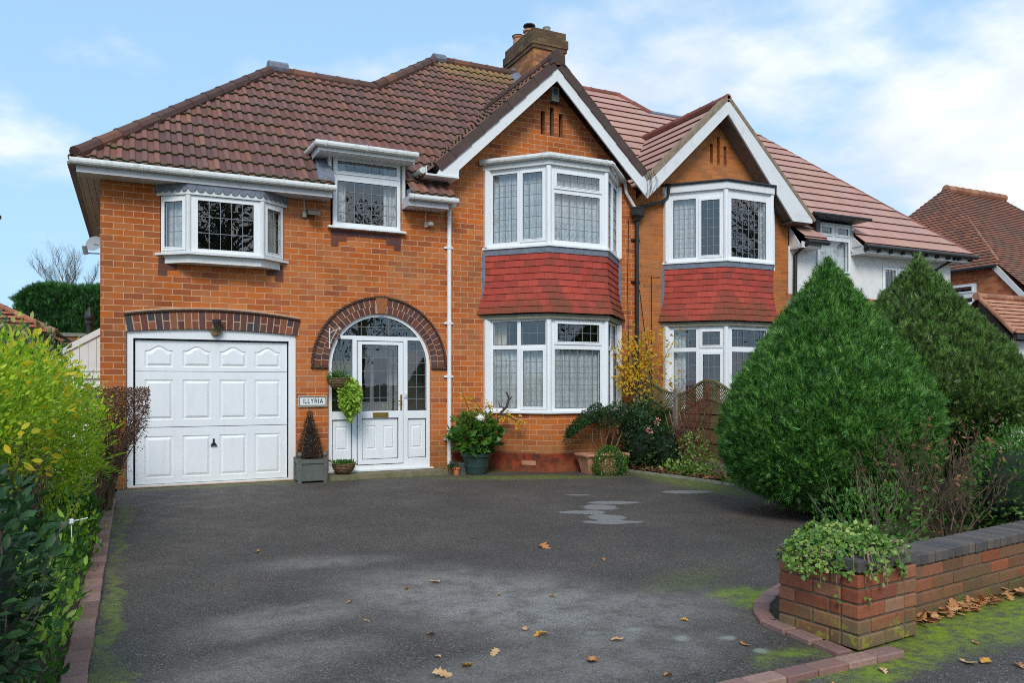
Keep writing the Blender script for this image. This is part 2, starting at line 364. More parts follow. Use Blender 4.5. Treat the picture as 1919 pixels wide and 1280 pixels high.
M_terra = noisy('terracotta', (.40, .17, .09), (.50, .25, .15), 9, .8, .2)
M_soil = noisy('dark_soil', (.035, .022, .013), (.09, .055, .03), 30, .95, .9, .02)
M_stone = noisy('mossy_step_stone', (.22, .18, .11), (.12, .12, .05), 8, .85, .4, .004)
M_conc = noisy('pale_concrete', (.30, .28, .23), (.20, .20, .14), 10, .9, .3, .004)
def _net(nt, p):
    o = tex(nt); f = noise(nt, mapping(nt, o, sc=(1, 1, .08)), 30, 3)
    p.inputs['Base Color'].default_value = (.62, .65, .68, 1); out = nt.nodes['Material Output']
    L(nt, mixc(nt, rng(nt, f, .35, .65), (.84, .87, .88), (.62, .66, .69)), p.inputs['Base Color'])
    t = nt.nodes.new('ShaderNodeBsdfTranslucent'); t.inputs[0].default_value = (.6, .63, .66, 1)
    m = nt.nodes.new('ShaderNodeMixShader'); m.inputs[0].default_value = .3
    L(nt, p.outputs[0], m.inputs[1]); L(nt, t.outputs[0], m.inputs[2]); L(nt, m.outputs[0], out.inputs[0])
M_net = mat('white_net_curtain', rough=.9, build=_net)
M_drape = noisy('cream_drape', (.62, .58, .48), (.45, .42, .34), 6, .9, 0)
def _glass(nt, p):
    out = nt.nodes['Material Output']; nt.nodes.remove(p)
    t = nt.nodes.new('ShaderNodeBsdfTransparent'); t.inputs[0].default_value = (.94, .96, .95, 1)
    g = nt.nodes.new('ShaderNodeBsdfGlossy'); g.inputs['Roughness'].default_value = .0; g.inputs[0].default_value = (.95, .97, 1, 1)
    f = nt.nodes.new('ShaderNodeLayerWeight'); f.inputs[0].default_value = .5; fp = mth(nt, 'ADD', mth(nt, 'MULTIPLY', mth(nt, 'POWER', f.outputs['Facing'], 3.4), .80), .125)
    o = tex(nt); nb = bump(nt, noise(nt, o, 2.2, 2, .5), .06, .02); L(nt, nb, g.inputs['Normal']); 
    m = nt.nodes.new('ShaderNodeMixShader'); L(nt, fp, m.inputs[0])
    L(nt, t.outputs[0], m.inputs[1]); L(nt, g.outputs[0], m.inputs[2]); L(nt, m.outputs[0], out.inputs[0])
M_glass = mat('window_glass', build=_glass)
def tilemat(name, cols, tw, gauge, moss=0., rough=.8, joint=.0, lichen=None, off=0, blot=None):
    def b(nt, p):
        uv = tex(nt, 'UV'); s = nt.nodes.new('ShaderNodeSeparateXYZ'); L(nt, uv, s.inputs[0]); o = tex(nt)
        row = mth(nt, 'FLOOR', mth(nt, 'DIVIDE', mth(nt, 'ADD', s.outputs[1], .001), gauge))
        uu = mth(nt, 'ADD', mth(nt, 'DIVIDE', s.outputs[0], tw), mth(nt, 'MULTIPLY', row, off))
        c3 = nt.nodes.new('ShaderNodeCombineXYZ'); L(nt, mth(nt, 'FLOOR', uu), c3.inputs[0]); L(nt, row, c3.inputs[1])
        wn = nt.nodes.new('ShaderNodeTexWhiteNoise'); wn.noise_dimensions = '2D'; L(nt, c3.outputs[0], wn.inputs[0])
        k = len(cols); c = ramp(nt, wn.outputs[0], [((i + .5) / k, q) for i, q in enumerate(cols)])
        f = noise(nt, o, 35, 5, .7); c = mixc(nt, rng(nt, f, .35, .75, 0, .6), c, mixc(nt, .55, c, (.04, .03, .025)))
        sp_ = noise(nt, o, 130, 2, .5); c = mixc(nt, rng(nt, sp_, .66, .76, 0, .5), c, (.34, .30, .24))
        big = noise(nt, o, .9, 5, .6)
        if blot: c = mixc(nt, rng(nt, big, .48, .68, 0, .7), c, blot)
        if lichen:
            zs = nt.nodes.new('ShaderNodeSeparateXYZ'); L(nt, o, zs.inputs[0])
            zz_ = mth(nt, 'ADD', zs.outputs[2], mth(nt, 'MULTIPLY', noise(nt, o, 4, 4), .8))
            g = mth(nt, 'MULTIPLY', rng(nt, zz_, lichen[0], lichen[0] + .5, 0, .75), rng(nt, zs.outputs[0], lichen[2], lichen[2] + .4)); c = mixc(nt, g, c, lichen[1])
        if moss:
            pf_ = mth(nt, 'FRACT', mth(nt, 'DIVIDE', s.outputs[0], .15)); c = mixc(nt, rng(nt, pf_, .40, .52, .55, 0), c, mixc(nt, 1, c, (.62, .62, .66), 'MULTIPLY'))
        if joint:
            fr = mth(nt, 'FRACT', uu); e = mth(nt, 'MINIMUM', fr, mth(nt, 'SUBTRACT', 1.0, fr)); c = mixc(nt, rng(nt, e, 0, joint, .7, 0), c, mixc(nt, 1, c, (.2, .2, .2), 'MULTIPLY'))
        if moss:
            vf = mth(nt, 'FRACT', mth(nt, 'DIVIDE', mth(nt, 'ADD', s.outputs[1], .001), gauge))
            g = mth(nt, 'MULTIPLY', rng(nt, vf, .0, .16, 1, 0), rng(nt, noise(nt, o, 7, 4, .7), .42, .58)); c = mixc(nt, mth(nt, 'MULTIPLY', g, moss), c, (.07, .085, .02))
        L(nt, c, p.inputs['Base Color']); L(nt, bump(nt, f, .5, .006), p.inputs['Normal'])
    return mat(name, rough=rough, spec=.3, build=b)
RC = [(.20, .095, .082), (.25, .115, .095), (.17, .085, .08), (.29, .13, .10), (.21, .10, .09), (.34, .15, .10), (.18, .09, .08), (.24, .12, .105)]
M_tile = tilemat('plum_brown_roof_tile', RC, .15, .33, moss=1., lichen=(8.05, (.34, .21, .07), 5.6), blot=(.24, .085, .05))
M_tileN = tilemat('salmon_flat_roof_tile', [(.54, .29, .23), (.58, .32, .25), (.50, .26, .21), (.60, .34, .28), (.56, .29, .23), (.52, .31, .26)], .30, .33, joint=.03, blot=(.50, .28, .19))
M_tile3 = tilemat('old_clay_plain_tile', [(.36, .13, .075), (.27, .11, .07), (.19, .10, .07), (.42, .16, .09), (.31, .13, .08)], .17, .11, joint=.08, off=.5, blot=(.15, .12, .085))
M_tile4 = tilemat('pale_orange_tile', [(.55, .24, .13), (.60, .29, .17), (.50, .21, .12)], .25, .12, joint=.05, off=.5)
M_mossfront = noisy('mossy_tile_edge', (.035, .03, .02), (.06, .075, .015), 8, .95, .5, .01)
M_edge = noisy('dark_tile_edge', (.06, .022, .018), (.10, .035, .025), 12, .9)
M_ridge = voussoir('brown_ridge_tile', [(.10, .055, .045), (.14, .07, .055), (.12, .055, .04), (.22, .09, .055), (.11, .06, .05)])
M_verge = voussoir('brown_verge_tile', [(.085, .05, .045), (.10, .055, .05), (.095, .06, .05)])
M_ridgeN = voussoir('red_ridge_tile', [(.28, .09, .065), (.33, .11, .08), (.25, .08, .06)])
M_ridge3 = voussoir('clay_ridge_tile', [(.40, .17, .09), (.48, .22, .13), (.34, .14, .08)])
def _hung(nt, p):
    uv = tex(nt, 'UV'); o = tex(nt); bk = nt.nodes.new('ShaderNodeTexBrick'); L(nt, uv, bk.inputs[0]); bk.offset = .5
    bk.inputs['Color1'].default_value = (0, 0, 0, 1); bk.inputs['Color2'].default_value = (1, 1, 1, 1)
    bk.inputs['Scale'].default_value = 1; bk.inputs['Brick Width'].default_value = .175; bk.inputs['Row Height'].default_value = .106; bk.inputs['Mortar Size'].default_value = .002
    c = ramp(nt, bk.outputs[0], [(0, (.40, .050, .036)), (.4, (.50, .075, .046)), (.75, (.36, .050, .034)), (1, (.30, .065, .040))])
    s = nt.nodes.new('ShaderNodeSeparateXYZ'); L(nt, o, s.inputs[0]); n = noise(nt, o, 2.6, 5, .65)
    z = mth(nt, 'ADD', s.outputs[2], mth(nt, 'MULTIPLY', mth(nt, 'SUBTRACT', n, .5), 1.5))
    c = mixc(nt, rng(nt, z, 2.45, 3.0, .9, 0, True), c, mixc(nt, noise(nt, o, 25, 4), (.13, .05, .022), (.24, .08, .035)))
    f = noise(nt, o, 40, 4); c = mixc(nt, rng(nt, f, .4, .8, 0, .4), c, (.15, .02, .015))
    c = mixc(nt, mth(nt, 'MULTIPLY', bk.outputs[1], .7), c, (.05, .01, .01))
    L(nt, c, p.inputs['Base Color']); L(nt, bump(nt, f, .3, .003), p.inputs['Normal'])
M_hung = mat('red_painted_hung_tile', rough=.7, spec=.3, build=_hung)
def leafmat(name, stops, rough=.45, trans=.25, clump=3., spec=.4, dark=None):
    def b(nt, p):
        r = nt.nodes.new('ShaderNodeNewGeometry').outputs['Random Per Island']; o = tex(nt)
        n = noise(nt, o, clump, 3, .6); v = mth(nt, 'ADD', mth(nt, 'MULTIPLY', r, .6), mth(nt, 'MULTIPLY', rng(nt, n, .3, .7), .4))
        c = ramp(nt, v, stops); L(nt, c, p.inputs['Base Color'])
        t = nt.nodes.new('ShaderNodeBsdfTranslucent'); L(nt, c, t.inputs[0])
        m = nt.nodes.new('ShaderNodeMixShader'); m.inputs[0].default_value = trans; out = nt.nodes['Material Output']
        L(nt, p.outputs[0], m.inputs[1]); L(nt, t.outputs[0], m.inputs[2]); L(nt, m.outputs[0], out.inputs[0])
    return mat(name, rough=rough, spec=spec, build=b)
ML_thuja = leafmat('thuja_green', [(.0, (.006, .020, .004)), (.32, (.026, .090, .014)), (.58, (.085, .235, .034)), (.85, (.21, .44, .075)), (1, (.42, .62, .17))], .5, .2, 7)  # random spray tones widened to put dark gaps and highlights into the colour
ML_thuja2 = leafmat('thuja_olive_green', [(.0, (.008, .020, .004)), (.2, (.08, .08, .022)), (.35, (.03, .08, .013)), (.6, (.10, .20, .034)), (.85, (.23, .38, .075)), (1, (.40, .52, .15))], .5, .2, 6)
ML_core = mat('foliage_shade_core', (.010, .022, .008), .95)  # solid dark filler inside foliage, blocks light and stands in for inner shade
ML_yel = leafmat('lime_green_leaf', [(0, (.07, .17, .012)), (.3, (.24, .46, .02)), (.65, (.50, .66, .03)), (1, (.80, .78, .06))], .5, .4, 3)
ML_laurel = leafmat('dark_glossy_leaf', [(0, (.012, .035, .010)), (.6, (.03, .085, .026)), (1, (.08, .17, .05))], .45, .18, 3, .35)
ML_green = leafmat('mid_green_leaf', [(0, (.02, .07, .012)), (.5, (.06, .17, .02)), (1, (.18, .33, .04))], .45, .3, 5)
ML_dark = leafmat('dark_green_leaf', [(0, (.012, .035, .012)), (.6, (.03, .075, .022)), (1, (.08, .14, .04))], .4, .2, 6)
ML_hedge = leafmat('hedge_green', [(0, (.012, .05, .012)), (.5, (.035, .13, .025)), (1, (.10, .26, .05))], .6, .2, 1.5)
ML_vari = leafmat('variegated_leaf', [(0, (.16, .06, .02)), (.25, (.05, .13, .03)), (.5, (.12, .20, .07)), (.75, (.42, .40, .12)), (1, (.60, .55, .20))], .45, .25, 3)
ML_ivy = leafmat('ivy_yellow_green', [(0, (.04, .13, .02)), (.4, (.12, .25, .04)), (.75, (.30, .40, .08)), (1, (.48, .52, .16))], .4, .25, 9)
ML_lime = leafmat('bright_trailing_leaf', [(0, (.16, .34, .03)), (.5, (.36, .55, .06)), (1, (.55, .70, .14))], .5, .35, 14)
ML_gold = leafmat('autumn_gold_leaf', [(0, (.14, .20, .02)), (.3, (.50, .42, .02)), (.7, (.75, .42, .015)), (1, (.75, .28, .015))], .5, .35, 4)
ML_oak = leafmat('fallen_orange_leaf', [(0, (.30, .10, .03)), (.4, (.48, .20, .07)), (.7, (.58, .30, .13)), (1, (.60, .32, .05))], .7, .1, 9)
ML_litter = leafmat('brown_leaf_litter', [(0, (.05, .025, .015)), (.4, (.14, .06, .03)), (.7, (.26, .11, .05)), (1, (.40, .18, .08))], .8, .05, 7)
ML_brown = leafmat('dead_twig_brown', [(0, (.05, .025, .015)), (.5, (.13, .065, .035)), (1, (.26, .15, .08))], .8, .1, 5)
ML_fern = leafmat('fern_green', [(0, (.03, .10, .015)), (.6, (.08, .20, .03)), (1, (.22, .32, .05))], .5, .3, 6)
ML_white = mat('white_petal', (.80, .80, .70), .6); ML_pink = mat('pink_petal', (.80, .30, .25), .6)
M_bark = noisy('grey_brown_bark', (.11, .08, .05), (.20, .16, .11), 30, .9, .6, .006)
M_bark2 = noisy('pale_twig_bark', (.16, .11, .07), (.30, .22, .15), 20, .9, .3)
M_twig3 = noisy('dull_twig_bark', (.06, .038, .022), (.15, .10, .06), 20, .9, .3)
M_redtwig = noisy('dark_red_twig', (.14, .02, .02), (.22, .05, .035), 20, .7, 0)
# ================================================================ GROUND
def stainmask(nt, P, items, warp=.5, ws=2.2):
    wv = mixc(nt, 1, noise(nt, P, ws, 5, .6, 1), (.5, .5, .5), 'SUBTRACT')
    Q = mixc(nt, 1, P, mixc(nt, 1, wv, (warp, warp, 0), 'MULTIPLY'), 'ADD'); tot = None
    for (x, y, rx, ry, ang, amt) in items:
        m1 = mapping(nt, Q, loc=(-x, -y, 0)); m2 = mapping(nt, m1, rot=(0, 0, -math.radians(ang))); m3 = mapping(nt, m2, sc=(1 / rx, 1 / ry, 0))
        ln = nt.nodes.new('ShaderNodeVectorMath'); ln.operation = 'LENGTH'; L(nt, m3, ln.inputs[0])
        k = rng(nt, ln.outputs['Value'], 1.35, .35, 0, amt, True); tot = k if tot is None else mth(nt, 'MAXIMUM', tot, k)
    return tot
def asphalt(name, pale, moss, edges=True):
    def b(nt, p):
        P = tex(nt); v = nt.nodes.new('ShaderNodeTexVoronoi'); v.inputs['Scale'].default_value = 150; L(nt, P, v.inputs['Vector'])
        vc = nt.nodes.new('ShaderNodeSeparateColor'); L(nt, v.outputs['Color'], vc.inputs[0])
        c = mixc(nt, rng(nt, vc.outputs[0], .1, 1), (.038, .031, .026), (.108, .091, .076))
        c = mixc(nt, rng(nt, vc.outputs[1], .96, .99), c, (.22, .21, .20))
        n = noise(nt, P, 1.3, 6, .6); c = mixc(nt, rng(nt, n, .42, .7, 0, .45), c, mixc(nt, 1, c, (1.9, 1.85, 1.8), 'MULTIPLY'))
        n3 = noise(nt, P, 4.5, 5, .7)
        if pale:
            m = stainmask(nt, P, pale); m = mth(nt, 'MULTIPLY', m, rng(nt, n3, .32, .56, .2, 1)); c = mixc(nt, m, c, mixc(nt, rng(nt, vc.outputs[2], 0, 1), (.135, .120, .104), (.35, .315, .28)))
            sm = stainmask(nt, P, [(5.15, -3.86, .30, .10, -25, 1), (4.80, -4.10, .20, .20, 0, 1), (4.45, -4.33, .26, .13, -25, 1), (4.50, -4.72, .20, .22, 0, 1), (4.42, -4.98, .30, .10, -25, 1), (6.49, -3.5, .34, .15, -25, .9), (5.09, -3.14, .16, .06, -25, .7)], .26, 4)
            sm = rng(nt, sm, .12, .42, 0, .75, True)
            c = mixc(nt, sm, c, (.27, .26, .25))
            lich = stainmask(nt, P, [(2.98, -8.35, .055, .04, 0, .8), (2.75, -8.25, .06, .045, 30, .8), (2.6, -8.0, .05, .035, 0, .7), (3.0, -8.6, .05, .04, 0, .8), (2.35, -7.95, .045, .035, 0, .6)], .06, 14)
            c = mixc(nt, lich, c, (.28, .29, .24))
        mm = stainmask(nt, P, moss, .45, 3.5); mm = mth(nt, 'MULTIPLY', mm, rng(nt, noise(nt, P, 9, 6, .75), .38, .56, .15, 1))
        c = mixc(nt, mm, c, mixc(nt, noise(nt, P, 30, 3), (.07, .11, .008), (.30, .40, .02)))
        L(nt, c, p.inputs['Base Color'])
        h = mth(nt, 'ADD', mth(nt, 'MULTIPLY', v.outputs['Distance'], -1), mth(nt, 'MULTIPLY', mm, 1.2)); L(nt, bump(nt, h, .55, .006), p.inputs['Normal'])
        L(nt, rng(nt, n3, .35, .7, .55, .85), p.inputs['Roughness'])
    return mat(name, rough=.75, spec=.35, build=b)
PALE = [(2.15, -7.1, .75, 1.3, 35, 1), (2.6, -7.6, .8, .5, 0, .8), (1.7, -8.3, 1.2, .3, 0, .5), (1.9, -6.3, .55, .35, 10, .6), (1.35, -5.5, .55, .28, -10, .6), (.85, -6.9, .65, .30, 20, .75), (2.7, -7.9, .9, .35, 20, .7), (.6, -7.7, .7, .30, 20, .6), (2.3, -8.4, .8, .3, 10, .6)]
MOSS = [(3.75, -7.85, .28, .36, 15, 1), (-.10, -8.2, .13, .9, 0, .8), (-.14, -6.2, .07, 1.3, 0, .6), (-.12, -4.0, .05, 1.0, 0, .5), (-.08, -2.3, .08, 1.0, 0, .5), (3.9, -.15, 3.4, .35, 0, .45), (5.4, -1.2, 1.5, .30, -20, .6), (7.2, -2.4, .4, 1.8, -10, .6), (1.1, -.25, 1.5, .12, 0, .4), (3.1, -8.72, .3, .10, 0, .7), (3.6, -7.2, .5, .25, 20, .2)]
M_drive = asphalt('driveway_asphalt', PALE, MOSS)
PMOSS = [(4.7, -8.72, 1.5, .30, 8, 1), (3.55, -9.0, .6, .14, 10, 1), (6.6, -8.5, 1.6, .35, 8, 1), (2.9, -8.98, .8, .05, 5, .9)]
M_pave = asphalt('pavement_asphalt', None, PMOSS)
def _grass(nt, p):
    o = tex(nt); n = noise(nt, o, 3, 6, .7); L(nt, mixc(nt, n, (.03, .06, .015), (.07, .07, .03)), p.inputs['Base Color'])
M_ground = mat('garden_ground', rough=.95, build=_grass)
def sheet(name, poly, z, m, kind='structure', thick=0):
    mb = MB(); mb.slab(lambda a, b, d: (a, b, d), poly, [], z - .12, z) if thick else None
    if not thick:
        i = [mb.vert(x, y, z) for x, y in poly]
        for t in tessellate_polygon([[Vector((x, y, 0)) for x, y in poly]]): mb.face([i[k] for k in t])
    o = mb.build(name, m, kind=kind); 
    if not thick:
        for pg in o.data.polygons:
            if pg.normal.z < 0: pg.flip()
    return o
sheet('ground', [(-300, -300), (300, -300), (300, 300), (-300, 300)], -.03, M_ground)
EDGE = [(3.40, -8.62), (3.33, -8.45), (3.34, -8.25), (3.44, -8.08), (3.60, -7.92), (3.85, -7.76), (4.15, -7.62), (4.5, -7.45)]
BED = [(5.0, -7.15), (6.0, -6.35), (6.9, -5.3), (7.35, -4.3), (7.47, -3.36), (7.36, -2.3), (7.18, -1.4), (7.10, -.82), (7.0, -.75)]
sheet('driveway', [(-.2, -8.93), (3.30, -8.93), (3.32, -8.5)] + EDGE[1:] + BED + [(7.0, .2), (-.2, .2)], 0, M_drive)
sheet('pavement', [(-30, -12.6), (40, -12.6), (40, -3.5), (10.6, -7.6), (4.0, -8.5), (3.42, -8.6), (3.42, -8.93), (-30, -8.93)], -.008, M_pave)
mb = MB(); mb.box(-40, 60, -12.75, -12.6, -.15, .0); mb.build('kerb', M_conc, kind='structure')
sheet('road', [(-60, -20), (80, -20), (80, -12.75), (-60, -12.75)], -.025, asphalt('road_asphalt', None, [(0, -14, .1, .1, 0, .1)]))
sheet('left_flower_bed', [(-2.3, -8.93), (-.3, -8.93), (-.3, -.1), (-2.3, -.1)], .012, M_soil)
sheet('right_flower_bed', EDGE[3:] + BED + [(8.2, -.8), (8.2, .1), (12, .1), (16, -6.6), (9.5, -7.75), (3.95, -8.5), (3.6, -8.5), (3.40, -8.55), (3.40, -8.2)], .010, M_soil)
# block paving edges, each block an island
M_pav = voussoir('worn_paving_block', [(.30, .15, .12), (.34, .19, .15), (.25, .13, .11), (.38, .22, .17), (.30, .17, .14)])
mb = MB(); y = -8.9
while y < -1.15:
    mb.cbox(Matrix.Translation((-.255 + random.uniform(-.004, .004), y + .05, .0)) @ Matrix.Rotation(random.uniform(-.015, .015), 4, 'Z'), .115, .198, .06 + random.uniform(-.004, .004), .006); y += .204
mb.build('left_brick_edging', M_pav, kind='structure')
mb = MB(); acc = 0
pl_ = [(3.30, -8.86)] + EDGE[1:]
pts = [];
for a, b in zip(pl_[:-1], pl_[1:]):
    l = math.hypot(b[0] - a[0], b[1] - a[1]); k = max(1, int(l / .02)); pts += [(a[0] + (b[0] - a[0]) * i / k, a[1] + (b[1] - a[1]) * i / k) for i in range(k)]
step = 0; last = None; dist = 0
for i in range(1, len(pts)):
    dist += math.hypot(pts[i][0] - pts[i - 1][0], pts[i][1] - pts[i - 1][1])
    if dist > .19:
        j = max(0, i - 5); ang = math.atan2(pts[i][1] - pts[j][1], pts[i][0] - pts[j][0]); q = pts[max(0, i - 5)]
        mb.cbox(Matrix.Translation((q[0] + math.sin(ang) * .03, q[1] - math.cos(ang) * .03, .002)) @ Matrix.Rotation(ang, 4, 'Z'), .182, .10, .05, .006); dist = 0
x = 3.52
for r_ in range(18):
    mb.cbox(Matrix.Translation((x, -8.93 + .012 * (x - 3.4), .0)) @ Matrix.Rotation(.012 + random.uniform(-.01, .01), 4, 'Z'), .20, .10, .05, .006); x -= .206
mb.build('entrance_block_edging', M_pav, kind='structure')
mb = MB(); prev = None
for a, b in zip(BED[:-1], BED[1:]):
    pl = PL(a, b); mb.pbox(pl, 0, pl.len, -.02, .035, -.02, .02)
mb.build('bed_edging_kerb', M_conc, kind='structure')
# ================================================================ ROOFS
def tiles(mb, O, U, V, regions, gauge, prof, us, thick=.028, v00=0, umap=0):
    O, U, V = Vector(O), Vector(U).normalized(), Vector(V).normalized(); N = U.cross(V)
    if N.z < 0: N = -N; flip = True
    else: flip = False
    def P(u, v, h): return O + U * u + V * v + N * h
    for (v0, v1, fa, fb) in regions:
        k = int(math.floor((v0 - v00) / gauge + 1e-6))
        while v00 + k * gauge < v1 - 1e-6:
            a = max(v0, v00 + k * gauge); b = min(v1, v00 + (k + 1) * gauge); cu = v00 + k * gauge; k += 1
            if b - a < .002: continue
            ha = thick * (1 - (a - cu) / gauge); hb = thick * (1 - (b - cu) / gauge)
            lo = min(fa(a), fa(b)); hi = max(fb(a), fb(b))
            if hi - lo < .01: continue
            i0 = np.searchsorted(us, lo) - 1; i1 = np.searchsorted(us, hi)
            grid = []
            for j in range(max(i0, 0), min(i1 + 1, len(us))):
                u = us[j]; ua = min(max(u, fa(a)), fb(a)); ub = min(max(u, fa(b)), fb(b)); h = prof(u)
                jit = .004 * math.sin(u * 37.1 + k * 5.3) if prof(.01) != prof(.09) else 0
                grid.append((ua, ub, h + jit))
            for (g, g2) in zip(grid[:-1], grid[1:]):
                if g2[0] - g[0] < 1e-5 and g2[1] - g[1] < 1e-5: continue
                q = [P(g[0], a, ha + g[2]), P(g2[0], a, ha + g2[2]), P(g2[1], b, hb + g2[2]), P(g[1], b, hb + g[2])]
                uv = [(g[0] + umap, a), (g2[0] + umap, a), (g2[1] + umap, b), (g[1] + umap, b)]
                f_ = [P(g[0], a, -.012 + g[2]), P(g2[0], a, -.012 + g2[2]), q[1], q[0]]
                fu = [uv[0], uv[1], uv[1], uv[0]]
                if flip: q.reverse(); uv.reverse(); f_.reverse(); fu.reverse()
                mb.pts(q, 0, uv)
                if g2[0] - g[0] > 1e-5: mb.pts(f_, 1, fu)
def roll(u):
    t = (u / .15) % 1.0
    return .024 * (0 if t < .40 else (t - .40) / .12 if t < .52 else 1 if t < .88 else (1 - t) / .12)
def rollus(a, b):
    o = []; i = math.floor(a / .15)
    while i * .15 < b:
        for t in (0, .40, .52, .88): o.append((i + t) * .15)
        i += 1
    return np.array(o)
flat = lambda u: 0.
def rows(parent, m, items, name='ridge_tiles'):
    for it in items:
        q = MB(); ridge(q, *it); q.build(name, m, parent)
def ridge(mb, A, B, r=.12, seg=.40, n=10, m=0, lift=0):
    A, B = Vector(A), Vector(B); l = (B - A).length; d = (B - A) / l; k = max(1, round(l / seg)); up = Vector((0, 0, lift))
    for i in range(k):
        a = A + d * (l * i / k) + up; b = A + d * (l * (i + 1) / k + .03) + up
        mb.tube([a, a.lerp(b, .12), a.lerp(b, .13), b], [r * 1.04, r * 1.04, r * .97, r * .94], n, m)
T = math.radians(41.99); TAN = .9; CS, SN = math.cos(T), math.sin(T)
E0 = (-.35, 4.30)                          # eaves line y, z of the front slopes
def vy(y): return (y - E0[0]) / CS
def yv(v): return E0[0] + v * CS
def zv(v): return E0[1] + v * SN
def roof_side(mb, corner, inward, back_len, ridge_y, ridge_x, prof, us, m=0): pass
# ================================================================ OUR HOUSE
house = empty('semi_detached_house', (3.8, 0, 0), 'orange brick house with brown tiled roof, white garage door and arched porch', 'house')
arch_door = [(4.23, .06), (4.23, 1.68)] + arc(3.425, 1.68, .805, 0, 180, 40)[1:-1] + [(2.62, 1.68), (2.62, .06)]
garage_hole = [(-.09, .005), (2.15, .005), (2.15, 2.120)] + [(2.15 - 2.24 * i / 16, 2.120 + .052 * (1 - (2 * i / 16 - 1) ** 2)) for i in range(1, 16)] + [(-.09, 2.120)]
front = [(-.4, 0), (-.09, 0)] + [(-.09, 2.120)] + list(reversed(garage_hole[3:-1])) + [(2.15, 2.120), (2.15, 0), (2.62, 0), (2.62, 1.68)] + list(reversed(arc(3.425, 1.68, .805, 0, 180, 40)[1:-1])) + [(4.23, 1.68), (4.23, 0), (8.11, 0), (8.11, 4.86), (6.31, 6.60), (4.42, 4.78), (4.30, 4.24), (3.735, 4.24), (3.735, 3.75), (2.65, 3.75), (2.65, 4.24), (-.4, 4.24)]
mb = MB()
mb.slab(fx(FRONT), front, [rect(.33, 1.97, 3.20, 4.02), rect(5.22, 7.69, .93, 2.46), rect(5.22, 7.69, 3.62, 4.90), rect(6.19, 6.27, 5.625, 6.02), rect(6.365, 6.445, 5.625, 6.11), rect(6.54, 6.62, 5.625, 6.02)], 0, -.28)
wall = mb.build('wall', M_brick, house)
mb = MB(); mb.box(-.4, -.12, .28, 5.0, 0, 4.2); mb.box(-.12, 4.0, 4.75, 5.0, 0, 4.2); mb.build('side_wall', M_brick, house)
mb = MB()   # interior shell keeps the rooms dark
mb.box(-.1, 2.3, 3.0, 3.1, 0, 2.5); mb.box(2.30, 2.38, .30, 4.7, 0, 4.15); mb.box(-.1, 8.05, .30, 4.7, 2.50, 2.62); mb.box(5.22, 7.69, .0, .30, 2.50, 2.60)
mb.box(4.55, 4.63, .30, 4.7, 0, 2.5); mb.box(4.55, 4.63, .30, 4.7, 2.62, 4.86); mb.box(8.05, 8.13, .30, 6.0, 0, 4.86)
mb.box(2.38, 8.05, 4.7, 4.8, 0, 4.86); mb.box(-.1, 2.3, 2.9, 3.0, 2.62, 4.15); mb.box(4.63, 8.05, .30, 4.7, 4.92, 4.97); mb.box(2.38, 4.55, .5, 4.7, 4.88, 4.93)
mb.box(-.1, 8.05, .30, 4.7, -.02, .06); mb.box(-.1, 2.3, .3, 2.9, 4.16, 4.19)
mb.build('interior', M_room, house)
mb = MB()
for a in (6.23, 6.405, 6.58): mb.pbox(FRONT, a - .05, a + .05, 5.6, 6.14, -.12, -.10)
mb.build('vent_slot', M_dark, house)
# --- arches
mb = MB(); mb.slab(fx(FRONT), arc(3.425, 1.68, 1.03, 0, 180, 40) + list(reversed(arc(3.425, 1.68, .808, 0, 180, 40))), [], -.02, .012, 0)
for ring, (r0, r1) in enumerate(((.812, .915), (.925, 1.028))):
    n = 30 if ring == 0 else 34
    for i in range(n):
        a0, a1 = 180 * i / n + .5, 180 * (i + 1) / n - .5
        am = (a0 + a1) / 2
        if 85.5 < am < 94.5: continue
        mb.slab(fx(FRONT), arc(3.425, 1.68, r1, a0, a1, 2) + list(reversed(arc(3.425, 1.68, r0, a0, a1, 2))), [], .0, .020, 1)
mb.slab(fx(FRONT), [(3.375, 2.485), (3.475, 2.485), (3.52, 2.74), (3.33, 2.74)], [], 0, .035, 2)
for k in range(7): x0 = 3.365 + k * .02; x1 = 3.335 + k * .029; mb.slab(fx(FRONT), [(x0, 2.49), (x0 + .006, 2.49), (x1 + .008, 2.735), (x1, 2.735)], [], .03, .042, 2)
for ph in (0, PI):
    pts = []
    for i in range(281):
        a = PI * i / 280; q = a * 62 + ph; r = 1.048 + .011 * math.cos(q)
        pts.append(FRONT.p(3.425 - r * math.cos(a), 1.68 + r * math.sin(a) + (.012 if abs(a - PI / 2) < .09 else 0), .028 + .011 * math.sin(q)))
    mb.tube(pts, .0125, 5, 3)
    for s_ in (0, 1):
        xa, xb = ((2.36, 2.61), (4.24, 4.49))[s_]
        mb.tube([FRONT.p(xa + (xb - xa) * i / 30, 1.655 + .011 * math.cos(i * 1.45 + ph), .028 + .011 * math.sin(i * 1.45 + ph)) for i in range(31)], .0125, 5, 3)
mb.build('porch_arch', [M_mortar, M_vous, M_key, M_rope], house)
mb = MB()
cb_ = lambda x, b, h: b + h * (1 - ((x - 1.03) / 1.14) ** 2)
xs = [-.10 + 2.29 * i / 20 for i in range(21)]
mb.slab(fx(FRONT), [(x, cb_(x, 2.118, .054)) for x in xs] + [(x, cb_(x, 2.335, .085)) for x in reversed(xs)], [], -.02, .008, 0)
n = 25
